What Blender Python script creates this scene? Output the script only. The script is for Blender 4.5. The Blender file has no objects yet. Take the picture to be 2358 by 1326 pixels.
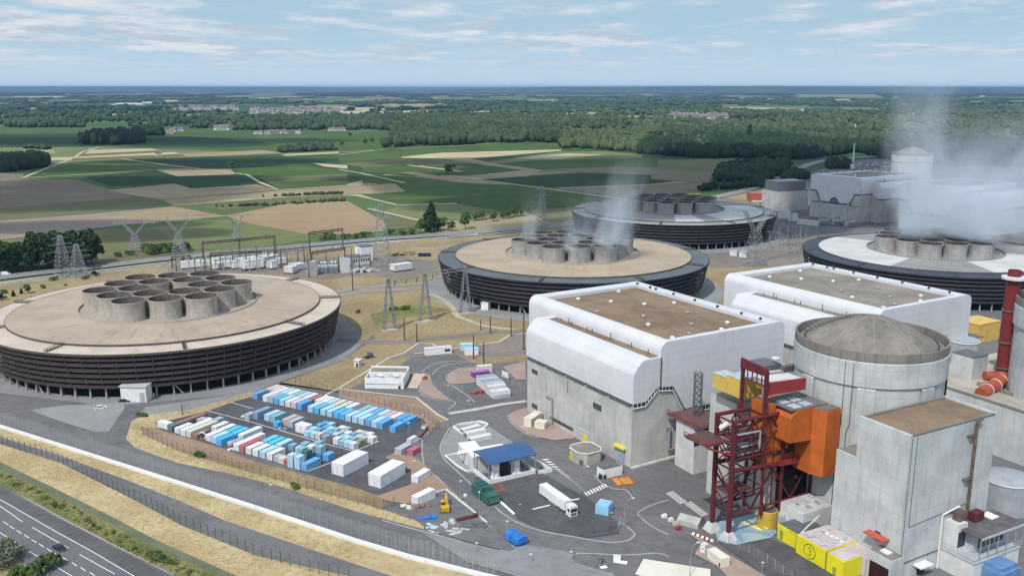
import bpy, bmesh, math, random
import numpy as np
from mathutils import Vector, Matrix
from mathutils.geometry import tessellate_polygon
R = math.radians
rng = random.Random(7)
C = bpy.context.scene.collection
scn = bpy.context.scene

# ------------------------------------------------------------------ camera
CAM_H, FPX, HOR, PW, PH = 118.0, 2100.0, 200.0, 2358, 1326
PITCH = math.atan2(PH / 2 - HOR, FPX)
cd = bpy.data.cameras.new('camera'); cam = bpy.data.objects.new('camera', cd); C.objects.link(cam)
cam.location = (0, 0, CAM_H); cam.rotation_euler = (R(90) - PITCH, 0, 0)
cd.sensor_width = 36; cd.lens = 36 * FPX / PW; cd.clip_start = 1; cd.clip_end = 120000
scn.camera = cam

# ------------------------------------------------------------------ sky and sun
SUN_AZ_DIR = Vector((-0.46, -0.888, 0)).normalized(); SUN_EL = R(51)
w = bpy.data.worlds.new('World'); scn.world = w; w.use_nodes = True
nt = w.node_tree; nt.nodes.clear()
def wn(t, **k):
    n = nt.nodes.new(t)
    for a, b in k.items(): setattr(n, a, b)
    return n
sky = wn('ShaderNodeTexSky', sky_type='NISHITA', sun_disc=False, sun_elevation=SUN_EL, altitude=100, air_density=1.0, dust_density=0.5, ozone_density=1.0)
sky.sun_rotation = math.atan2(SUN_AZ_DIR.x, SUN_AZ_DIR.y)
tc = wn('ShaderNodeTexCoord'); sep = wn('ShaderNodeSeparateXYZ'); nt.links.new(tc.outputs['Generated'], sep.inputs[0])
def wm(op, a, b=None, clamp=False):
    n = wn('ShaderNodeMath', operation=op, use_clamp=clamp)
    for i, v in enumerate((a, b)):
        if v is None: continue
        if isinstance(v, (int, float)): n.inputs[i].default_value = v
        else: nt.links.new(v, n.inputs[i])
    return n.outputs[0]
zc = wm('MAXIMUM', wm('ADD', sep.outputs[2], 0.06), 0.02)
cmb = wn('ShaderNodeCombineXYZ')
nt.links.new(wm('DIVIDE', sep.outputs[0], zc), cmb.inputs[0]); nt.links.new(wm('DIVIDE', sep.outputs[1], zc), cmb.inputs[1])
def cloud_noise(scale, detail, rough, off):
    mp = wn('ShaderNodeMapping'); mp.inputs['Location'].default_value = off; mp.inputs['Scale'].default_value = (scale, scale * 0.75, 1)
    nt.links.new(cmb.outputs[0], mp.inputs[0])
    n = wn('ShaderNodeTexNoise'); n.inputs['Scale'].default_value = 1; n.inputs['Detail'].default_value = detail; n.inputs['Roughness'].default_value = rough
    nt.links.new(mp.outputs[0], n.inputs['Vector']); return n.outputs[0]
n1 = cloud_noise(0.85, 8, 0.60, (3.1, 1.7, 0)); n2 = cloud_noise(0.17, 4, 0.5, (8.2, 4.4, 2)); n3 = cloud_noise(2.3, 6, 0.64, (1.2, 9.4, 5))
cov = wm('ADD', wm('ADD', wm('MULTIPLY', n1, 0.55), wm('MULTIPLY', n2, 0.28)), wm('MULTIPLY', n3, 0.22))
mr = wn('ShaderNodeMapRange', interpolation_type='SMOOTHSTEP'); mr.inputs[1].default_value = 0.455; mr.inputs[2].default_value = 0.59
nt.links.new(cov, mr.inputs[0])
# thin pale veil that thickens towards the horizon, broken cloud above it
veil = wn('ShaderNodeMapRange', interpolation_type='SMOOTHSTEP'); veil.inputs[1].default_value = 0.0; veil.inputs[2].default_value = 0.075; veil.inputs[3].default_value = 1.0; veil.inputs[4].default_value = 0.30
nt.links.new(sep.outputs[2], veil.inputs[0])
fade = wn('ShaderNodeMapRange', interpolation_type='SMOOTHSTEP'); fade.inputs[1].default_value = 0.004; fade.inputs[2].default_value = 0.045; nt.links.new(sep.outputs[2], fade.inputs[0])
HORIZON, GAP, CLOUD_COL, CLOUD_BASE = (3.25, 4.15, 5.05, 1), (2.15, 3.45, 4.4, 1), (4.75, 4.95, 5.2, 1), (3.2, 3.6, 4.05, 1)
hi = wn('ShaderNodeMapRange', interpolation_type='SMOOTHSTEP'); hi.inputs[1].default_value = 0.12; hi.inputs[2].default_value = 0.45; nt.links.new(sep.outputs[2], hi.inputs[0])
def wmix(f, a, b):
    n = wn('ShaderNodeMixRGB')
    for i, v in enumerate((f, a, b)):
        if isinstance(v, tuple): n.inputs[i].default_value = v
        elif isinstance(v, (int, float)): n.inputs[i].default_value = v
        else: nt.links.new(v, n.inputs[i])
    return n.outputs[0]
vcol = wmix(hi.outputs[0], HORIZON, (5.6, 6.9, 8.6, 1))          # thin cloud overhead, brightened above the frame to lift fill light
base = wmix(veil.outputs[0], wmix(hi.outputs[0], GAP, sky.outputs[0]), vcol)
tone = wn('ShaderNodeMapRange', interpolation_type='SMOOTHSTEP'); tone.inputs[1].default_value = 0.40; tone.inputs[2].default_value = 0.58; nt.links.new(cloud_noise(1.7, 5, 0.6, (5.2, 2.1, 7)), tone.inputs[0])
ccol = wmix(hi.outputs[0], wmix(tone.outputs[0], CLOUD_BASE, CLOUD_COL), (7.0, 7.8, 8.9, 1))  # cloud tone overhead likewise brightened, out of view, for fill light
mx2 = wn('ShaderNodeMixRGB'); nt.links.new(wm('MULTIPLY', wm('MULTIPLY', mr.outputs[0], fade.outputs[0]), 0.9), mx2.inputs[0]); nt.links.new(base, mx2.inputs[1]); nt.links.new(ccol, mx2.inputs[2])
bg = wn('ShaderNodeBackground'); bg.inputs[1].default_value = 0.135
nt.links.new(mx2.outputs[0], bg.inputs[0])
wo = wn('ShaderNodeOutputWorld'); nt.links.new(bg.outputs[0], wo.inputs[0])
sl = bpy.data.lights.new('sun', 'SUN'); sl.energy = 2.75; sl.angle = R(0.53); sl.color = (1.0, 0.965, 0.915)
so = bpy.data.objects.new('sun', sl); C.objects.link(so)
sd = Vector((SUN_AZ_DIR.x * math.cos(SUN_EL), SUN_AZ_DIR.y * math.cos(SUN_EL), math.sin(SUN_EL)))
so.rotation_euler = sd.to_track_quat('Z', 'Y').to_euler()
scn.view_settings.view_transform = 'Standard'; scn.view_settings.look = 'None'
scn.view_settings.exposure = 0.26; scn.view_settings.gamma = 1
scn.render.engine = 'CYCLES'
scn.cycles.use_adaptive_sampling = True; scn.cycles.max_bounces = 6; scn.cycles.diffuse_bounces = 2; scn.cycles.volume_bounces = 2
scn.cycles.transparent_max_bounces = 24; scn.cycles.volume_step_rate = 0.6; scn.cycles.use_denoising = True; scn.cycles.sample_clamp_indirect = 6

# ------------------------------------------------------------------ helpers: picture point -> ground point
ZW = {'F': (0, 0, 1), 'Z1': (0, 560, 2.8756), 'Z2': (0, 900, 2.8756), 'Z3': (340, 860, 3.4676), 'Z4': (780, 740, 4.1435), 'Z5': (880, 960, 3.5727), 'Z6': (1480, 800, 2.5205), 'Z7': (1000, 440, 3.4676), 'Z8': (1640, 300, 3.0139), 'Y1': (0, 180, 2.8825), 'Y2': (780, 180, 2.9475), 'Y3': (1500, 180, 2.7483), 'Y4': (380, 460, 3.5727), 'Y5': (1180, 600, 2.6515), 'Y6': (1640, 580, 3.2841), 'Y7': (780, 600, 4.9125), 'X1': (340, 870, 5.5265), 'X2': (640, 870, 5.1), 'X3': (1800, 1100, 4.2258), 'X4': (2150, 600, 3.317), 'X5': (1560, 800, 2.6525), 'X6': (1500, 1180, 6.55)}
def pix(k, x, y):
    a, b, s = ZW[k]; return a + x / s, b + y / s
def ray(px, py):
    u, v = px - PW / 2, PH / 2 - py
    return Vector((u, FPX * math.cos(PITCH) + v * math.sin(PITCH), -FPX * math.sin(PITCH) + v * math.cos(PITCH)))
def at(px, py, z=0.0):
    d = ray(px, py); s = (z - CAM_H) / d.z
    return Vector((d.x * s, d.y * s, z))
def A(k, x, y, z=0.0): return at(*pix(k, x, y), z)
def zat(px, py, X, Y):
    d = ray(px, py); return CAM_H + d.z / d.y * Y
def hat(k, x, y, base): return zat(*pix(k, x, y), base.x, base.y)

# ------------------------------------------------------------------ helpers: meshes
class MB:
    def __init__(s): s.v = []; s.f = []; s.m = []; s.mi = 0
    def add(s, vs, fs):
        o = len(s.v); s.v += [tuple(p) for p in vs]; s.f += [tuple(i + o for i in f) for f in fs]; s.m += [s.mi] * len(fs); return s
    def box(s, c, d, rz=0.0):
        cs, sn = math.cos(rz), math.sin(rz); vs = []
        for z in (-.5, .5):
            for x, y in ((-.5, -.5), (.5, -.5), (.5, .5), (-.5, .5)):
                X, Y = x * d[0], y * d[1]; vs.append((c[0] + X * cs - Y * sn, c[1] + X * sn + Y * cs, c[2] + z * d[2]))
        return s.add(vs, [(3, 2, 1, 0), (4, 5, 6, 7), (0, 1, 5, 4), (1, 2, 6, 5), (2, 3, 7, 6), (3, 0, 4, 7)])
    def prism(s, poly, z0, z1, cap0=True):
        n = len(poly); a = sum(poly[i][0] * poly[(i + 1) % n][1] - poly[(i + 1) % n][0] * poly[i][1] for i in range(n))
        if a < 0: poly = list(reversed(poly))
        vs = [(p[0], p[1], z0) for p in poly] + [(p[0], p[1], z1) for p in poly]
        fs = [(i, (i + 1) % n, n + (i + 1) % n, n + i) for i in range(n)]
        tri = tessellate_polygon([[Vector((p[0], p[1], 0)) for p in poly]])
        for t in tri:
            t = list(t); p, q, r_ = (Vector(poly[i][:2]) for i in t)
            if (q - p).cross(r_ - p) < 0: t.reverse()
            fs.append(tuple(n + i for i in t))
            if cap0: fs.append(tuple(reversed(t)))
        return s.add(vs, fs)
    def flat(s, poly, z):
        vs = [Vector((p[0], p[1], 0)) for p in poly]
        fs = []
        for t in tessellate_polygon([vs]):
            t = list(t); p, q, r_ = (vs[i] for i in t)
            if (q - p).cross(r_ - p).z < 0: t.reverse()
            fs.append(tuple(t))
        return s.add([(p.x, p.y, z) for p in vs], fs)
    def extr(s, prof, o, u, v, L, u0=0.0):
        """profile of (v,z) pairs swept along u from u0 to L"""
        n = len(prof); vs = [Vector(o) + u * uu + v * p[0] + Vector((0, 0, p[1])) for uu in (u0, L) for p in prof]
        fs = [(i, n + i, n + (i + 1) % n, (i + 1) % n) for i in range(n)]
        tri = tessellate_polygon([[Vector((p[0], p[1], 0)) for p in prof]])
        for t in tri: fs += [tuple(t), tuple(n + i for i in reversed(t))]
        return s.add(vs, fs)
    def tube(s, p, q, r0, r1=None, n=8, cap=True):
        p, q = Vector(p), Vector(q); r1 = r0 if r1 is None else r1
        d = (q - p).normalized(); a = d.orthogonal().normalized(); b = d.cross(a); vs = []
        for c, r_ in ((p, r0), (q, r1)):
            for i in range(n):
                t = 2 * math.pi * (i + .5) / n; vs.append(c + (a * math.cos(t) + b * math.sin(t)) * r_)
        fs = [(i, (i + 1) % n, n + (i + 1) % n, n + i) for i in range(n)]
        if cap: fs += [tuple(range(n - 1, -1, -1)), tuple(range(n, 2 * n))]
        return s.add(vs, fs)
    def bar(s, p, q, w_): return s.tube(p, q, w_ * .7071, n=4)
    def path(s, pts, r_, n=8):
        for i in range(len(pts) - 1): s.tube(pts[i], pts[i + 1], r_, n=n)
        return s
    def lathe(s, prof, c, n=48, a0=0.0, a1=2 * math.pi, caps=False):
        full = abs(a1 - a0 - 2 * math.pi) < 1e-6; m = len(prof); k = n if full else n + 1; vs = []
        for i in range(k):
            t = a0 + (a1 - a0) * i / n
            for r_, z in prof: vs.append((c[0] + r_ * math.cos(t), c[1] + r_ * math.sin(t), c[2] + z))
        fs = []
        for i in range(n):
            j = (i + 1) % k
            for e in range(m - 1): fs.append((i * m + e, j * m + e, j * m + e + 1, i * m + e + 1))
        if caps and not full: fs += [tuple(range(m)), tuple(reversed(range((k - 1) * m, k * m)))]
        return s.add(vs, fs)
    def quad(s, a, b, c, d): return s.add([a, b, c, d], [(0, 1, 2, 3)])
    def build(s, name, mats, parent=None, smooth=None, label=None, world=True):
        me = bpy.data.meshes.new(name)
        off = Vector((0, 0, 0))
        p = parent
        while p is not None and world: off = off + p.location; p = p.parent
        me.from_pydata([(a[0] - off.x, a[1] - off.y, a[2] - off.z) for a in s.v], [], s.f)
        for m_ in (mats if isinstance(mats, (list, tuple)) else [mats]): me.materials.append(m_)
        if any(s.m): me.polygons.foreach_set('material_index', s.m)
        if smooth is not None:
            me.polygons.foreach_set('use_smooth', [True] * len(me.polygons))
            try: me.set_sharp_from_angle(angle=R(smooth))
            except Exception: pass
        me.update()
        o = bpy.data.objects.new(name, me); C.objects.link(o)
        if parent: o.parent = parent
        if label: o['label'] = label
        return o
def tag(o, label, cat, group=None, kind=None):
    if label: o['label'] = label
    if cat: o['category'] = cat
    if group: o['group'] = group
    if kind: o['kind'] = kind
    return o
def thing(name, label, cat, loc=(0, 0, 0), rz=0.0, group=None):
    o = bpy.data.objects.new(name, None); o.empty_display_size = 1; C.objects.link(o)
    o.location = loc; o.rotation_euler = (0, 0, rz); return tag(o, label, cat, group)
def struct(o): o['kind'] = 'structure'; return o
def dup(o, loc=None, rz=None, label=None, group=None, parent=None):
    c = o.copy(); C.objects.link(c); c.parent = parent
    for ch in list(o.children): dup(ch, parent=c)
    if loc is not None: c.location = loc
    if rz is not None: c.rotation_euler = (0, 0, rz)
    if label: c['label'] = label
    if group: c['group'] = group
    return c

# ------------------------------------------------------------------ helpers: materials
class NT:
    def __init__(s, name):
        s.m = bpy.data.materials.new(name); s.m.use_nodes = True; s.t = s.m.node_tree; s.b = s.t.nodes['Principled BSDF']
        s.pos = s.n('ShaderNodeNewGeometry').outputs['Position']; s.obj = s.n('ShaderNodeTexCoord').outputs['Object']
    def n(s, t, **k):
        o = s.t.nodes.new(t)
        for a, b in k.items(): setattr(o, a, b)
        return o
    def l(s, a, b): s.t.links.new(a, b)
    def math(s, op, a, b=None, c=None, clamp=False):
        o = s.n('ShaderNodeMath', operation=op, use_clamp=clamp)
        for i, v in enumerate((a, b, c)):
            if v is None: continue
            if isinstance(v, (int, float)): o.inputs[i].default_value = v
            else: s.l(v, o.inputs[i])
        return o.outputs[0]
    def mix(s, f, a, b, blend='MIX'):
        o = s.n('ShaderNodeMixRGB', blend_type=blend)
        for i, v in enumerate((f, a, b)):
            if isinstance(v, (int, float)): o.inputs[i].default_value = v
            elif isinstance(v, (tuple, list)): o.inputs[i].default_value = (*v[:3], 1)
            else: s.l(v, o.inputs[i])
        return o.outputs[0]
    def noise(s, scale, detail=4, rough=.55, vec=None, stretch=None, dist=0.0):
        v = vec if vec is not None else s.pos
        if stretch:
            mp = s.n('ShaderNodeMapping'); mp.inputs['Scale'].default_value = stretch; s.l(v, mp.inputs[0]); v = mp.outputs[0]
        o = s.n('ShaderNodeTexNoise'); o.inputs['Scale'].default_value = scale; o.inputs['Detail'].default_value = detail; o.inputs['Roughness'].default_value = rough; o.inputs['Distortion'].default_value = dist
        s.l(v, o.inputs['Vector']); return o.outputs[0]
    def step(s, x, a, b, lo=0.0, hi=1.0):
        o = s.n('ShaderNodeMapRange', interpolation_type='SMOOTHSTEP')
        for i, v in ((1, a), (2, b), (3, lo), (4, hi)): o.inputs[i].default_value = v
        s.l(x, o.inputs[0]); return o.outputs[0]
    def axis(s, ang):
        sp = s.n('ShaderNodeSeparateXYZ'); s.l(s.pos, sp.inputs[0])
        c, d = math.cos(ang), math.sin(ang)
        a = s.math('ADD', s.math('MULTIPLY', sp.outputs[0], c), s.math('MULTIPLY', sp.outputs[1], d))
        b = s.math('SUBTRACT', s.math('MULTIPLY', sp.outputs[1], c), s.math('MULTIPLY', sp.outputs[0], d))
        return a, b, sp.outputs[2]
    def line(s, x, period, width, off=0.0):
        f = s.math('FRACT', s.math('ADD', s.math('DIVIDE', x, period), off + 1000.0))
        return s.math('LESS_THAN', f, width / period)
    def out(s, col, rough=.8, metal=0.0, bump=None, bs=.3, bd=.1, spec=.3):
        if isinstance(col, (tuple, list)): s.b.inputs['Base Color'].default_value = (*col[:3], 1)
        else: s.l(col, s.b.inputs['Base Color'])
        s.b.inputs['Roughness'].default_value = rough; s.b.inputs['Metallic'].default_value = metal
        s.b.inputs['Specular IOR Level'].default_value = spec
        if bump is not None:
            o = s.n('ShaderNodeBump'); o.inputs['Strength'].default_value = bs; o.inputs['Distance'].default_value = bd
            s.l(bump, o.inputs['Height']); s.l(o.outputs[0], s.b.inputs['Normal'])
        return s.m
_mc = {}
def plain(name, col, var=.16, scale=.6, rough=.7, metal=0.0, dirt=0.0, spec=.3, each=0.0):
    """painted or bare surface with uneven tone and a little grime"""
    if name in _mc: return _mc[name]
    t = NT(name); nz = t.noise(scale, 5, .6)
    c = t.mix(t.step(nz, .3, .7), [x * (1 - var) for x in col], [min(1, x * (1 + var)) for x in col])
    if each:   # every copy has faded a little differently
        r_ = t.n('ShaderNodeObjectInfo').outputs['Random']; c = t.mix(t.math('MULTIPLY', r_, each), c, [min(.8, x * .55 + .24) for x in col])
    if dirt:
        d = t.noise(scale * 1.7, 6, .65, stretch=(1, 1, .18)); c = t.mix(t.math('MULTIPLY', t.step(d, .5, .75), dirt), c, [x * .35 + .02 for x in col])
    _mc[name] = t.out(c, rough, metal, spec=spec); return _mc[name]
def ground_mat(name, c1, c2, c3=None, s1=.02, s2=.3, rough=.95, row=None, patch=.5, stripes=None):
    """soil, grass or paving: two tones in broad patches, a third in fine blotches, optional crop rows along an angle"""
    if name in _mc: return _mc[name]
    t = NT(name); a = t.noise(s1, 5, .6, dist=.6); b = t.noise(s2, 5, .65)
    c = t.mix(t.step(a, .36, .64), c1, c2)
    if c3: c = t.mix(t.math('MULTIPLY', t.step(b, .45, .72), patch), c, c3)
    c = t.mix(.35, c, t.mix(t.noise(s2 * 6, 3, .6), (.25, .25, .25), (.78, .78, .78)), 'OVERLAY')
    if row:
        x, y, z = t.axis(row[0]); wv = t.math('SINE', t.math('MULTIPLY', y, 2 * math.pi / row[1])); st = t.noise(.05, 3, .5, stretch=(1, 1, 1))
        c = t.mix(t.math('MULTIPLY', t.math('MULTIPLY_ADD', wv, .5, .5), row[2]), c, row[3])
    if stripes:  # long soft bands (drilling and mowing lines), angle, stretch, strength, colour
        ang, wid, stg, colr = stripes; x, y, z = t.axis(ang)
        cx = t.n('ShaderNodeCombineXYZ'); t.l(t.math('MULTIPLY', x, .06), cx.inputs[0]); t.l(y, cx.inputs[1])
        c = t.mix(t.math('MULTIPLY', t.step(t.noise(1 / wid, 4, .6, vec=cx.outputs[0]), .42, .62), stg), c, colr)
    _mc[name] = t.out(c, rough, spec=.1); return _mc[name]
def concrete(name, col, ang, lift=3.0, pan=6.0, line=.35, dirt=.4, var=.12, off=.13):
    if name in _mc: return _mc[name]
    t = NT(name); x, y, z = t.axis(ang)
    nz = t.noise(.12, 6, .62); st = t.noise(.55, 5, .65, stretch=(1, 1, .12)); fine = t.noise(1.6, 4, .6)
    c = t.mix(t.step(nz, .3, .7), [k * (1 - var) for k in col], [k * (1 + var) for k in col])
    c = t.mix(t.math('MULTIPLY', t.step(st, .48, .78), dirt), c, [k * .5 for k in col])
    c = t.mix(.22, c, t.mix(fine, (.2, .2, .2), (.8, .8, .8)), 'OVERLAY')
    # each pour keeps its own tone
    cell = t.n('ShaderNodeCombineXYZ')
    t.l(t.math('FLOOR', t.math('DIVIDE', z, lift)), cell.inputs[2]); t.l(t.math('FLOOR', t.math('ADD', t.math('DIVIDE', x, pan), off + 500)), cell.inputs[0]); t.l(t.math('FLOOR', t.math('ADD', t.math('DIVIDE', y, pan), off + 500)), cell.inputs[1])
    wn_ = t.n('ShaderNodeTexWhiteNoise'); t.l(cell.outputs[0], wn_.inputs[0])
    c = t.mix(.05, c, t.mix(wn_.outputs[0], (.15, .15, .15), (.85, .85, .85)), 'OVERLAY')
    ln = t.math('MAXIMUM', t.line(z, lift, .09), t.math('MAXIMUM', t.line(x, pan, .09, off), t.line(y, pan, .09, off)))
    c = t.mix(t.math('MULTIPLY', ln, line), c, [k * .45 for k in col])
    _mc[name] = t.out(c, .88, bump=fine, bs=.15, spec=.15); return _mc[name]
# ------------------------------------------------------------------ ground
G = ground_mat
m_farm = None
def farm():
    t = NT('farmland'); v = t.n('ShaderNodeTexVoronoi', feature='F1', distance='CHEBYCHEV'); v.inputs['Scale'].default_value = .0032; v.inputs['Randomness'].default_value = .9
    mp = t.n('ShaderNodeMapping'); mp.inputs['Rotation'].default_value = (0, 0, .35); mp.inputs['Scale'].default_value = (1.0, .62, 1); t.l(t.pos, mp.inputs[0]); t.l(mp.outputs[0], v.inputs['Vector'])
    sp = t.n('ShaderNodeSeparateColor'); t.l(v.outputs['Color'], sp.inputs[0])
    rp = t.n('ShaderNodeValToRGB'); e = rp.color_ramp.elements; rp.color_ramp.interpolation = 'CONSTANT'
    cols = [(0, (.035, .075, .025)), (.28, (.06, .11, .035)), (.5, (.09, .14, .05)), (.66, (.05, .09, .03)), (.8, (.16, .16, .075)), (.9, (.3, .25, .15))]
    e[0].position, e[0].color = 0, (*cols[0][1], 1); e[1].position, e[1].color = cols[1][0], (*cols[1][1], 1)
    for p, c_ in cols[2:]:
        n_ = e.new(p); n_.color = (*c_, 1)
    t.l(sp.outputs[0], rp.inputs[0])
    c = t.mix(.5, rp.outputs[0], t.mix(t.noise(.006, 6, .6), (.25, .25, .25), (.75, .75, .75)), 'OVERLAY')
    return t.out(c, .95, spec=.1)
m_farm = farm()
mb = MB(); S = 46000
mb.v = [(-S, -600, -.3), (S, -600, -.3), (S, S, -.3), (-S, S, -.3)]; mb.f = [(0, 1, 2, 3)]; mb.m = [0]
struct(mb.build('ground', m_farm))

_lay = [0]
def sheet(name, polys, m, z=None, zstep=True):
    """one or more flat polygons, corners given as picture points on the ground"""
    mb = MB()
    if z is None: _lay[0] += 1; z = -.25 + _lay[0] * .006
    for k, pts in polys: mb.flat([at(*pix(k, *p)) for p in pts], z)
    return struct(mb.build(name, m))
def strip_pts(pts, wd, closed=False):
    L, Rr = [], []
    n = len(pts)
    for i, p in enumerate(pts):
        a = pts[max(0, i - 1)]; b = pts[min(n - 1, i + 1)]; d = Vector((b[0] - a[0], b[1] - a[1])).normalized(); nn = Vector((-d.y, d.x)) * wd / 2
        L.append((p[0] + nn.x, p[1] + nn.y)); Rr.append((p[0] - nn.x, p[1] - nn.y))
    return L, Rr
def smooth_line(pts, k=4):
    out = []
    P = [Vector(p) for p in pts]
    for i in range(len(P) - 1):
        p0, p1, p2, p3 = P[max(0, i - 1)], P[i], P[i + 1], P[min(len(P) - 1, i + 2)]
        for j in range(k):
            t = j / k; out.append(.5 * ((2 * p1) + (p2 - p0) * t + (2 * p0 - 5 * p1 + 4 * p2 - p3) * t * t + (3 * p1 - p0 - 3 * p2 + p3) * t ** 3))
    out.append(P[-1]); return out
def strip(name, lines, wd, m, z=None, h=0.0, k=1):
    """ribbon of real width along ground lines; with h it becomes a raised kerb"""
    mb = MB()
    if z is None: _lay[0] += 1; z = -.25 + _lay[0] * .006
    for kk, pts in lines:
        g = [at(*pix(kk, *p)) for p in pts]
        if k > 1: g = smooth_line(g, k)
        L, Rr = strip_pts(g, wd)
        for i in range(len(g) - 1):
            q = [Rr[i], Rr[i + 1], L[i + 1], L[i]]
            if h:
                vs = [(p[0], p[1], -.3) for p in q] + [(p[0], p[1], h) for p in q]
                mb.add(vs, [(4, 5, 6, 7), (0, 1, 5, 4), (1, 2, 6, 5), (2, 3, 7, 6), (3, 0, 4, 7)])
            else: mb.add([(p[0], p[1], z) for p in q], [(0, 1, 2, 3)])
    return struct(mb.build(name, m))

# field colours
c_green = G('field_green', (.062, .10, .022), (.095, .14, .036), (.044, .078, .019), .006, .06, stripes=(.3, 7, .75, (.035, .08, .02)))
c_dark = G('field_dark_green', (.02, .045, .016), (.03, .06, .021), (.02, .042, .016), .006, .08, stripes=(.3, 7, .5, (.03, .06, .025)))
c_lgreen = G('field_pale_green', (.12, .155, .055), (.17, .185, .08), (.09, .13, .045), .006, .06, stripes=(.25, 6, .7, (.2, .19, .09)))
c_tan = G('field_tan', (.30, .235, .14), (.38, .31, .19), (.25, .19, .11), .006, .07, stripes=(.25, 6, .7, (.22, .17, .10)))
c_straw = G('field_straw', (.42, .36, .20), (.5, .44, .26), (.36, .30, .16), .006, .07, stripes=(.25, 8, .4, (.33, .28, .15)))
c_brown = G('field_brown', (.20, .15, .105), (.25, .19, .13), (.16, .13, .09), .006, .08, stripes=(.22, 6, .75, (.13, .125, .075)))
c_orange = G('field_orange', (.29, .19, .115), (.34, .235, .145), (.25, .175, .105), .006, .05, stripes=(.2, 6, .55, (.34, .28, .17)))
c_mauve = G('field_mauve', (.23, .175, .145), (.30, .235, .19), (.20, .155, .12), .005, .06, stripes=(.22, 9, .5, (.3, .25, .2)))
c_olive = G('field_olive', (.105, .115, .05), (.14, .14, .065), (.085, .10, .04), .006, .06, stripes=(.22, 6, .75, (.17, .155, .08)))
c_track = G('track_pale', (.40, .34, .24), (.5, .44, .33), (.33, .27, .19), .02, .2)
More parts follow.
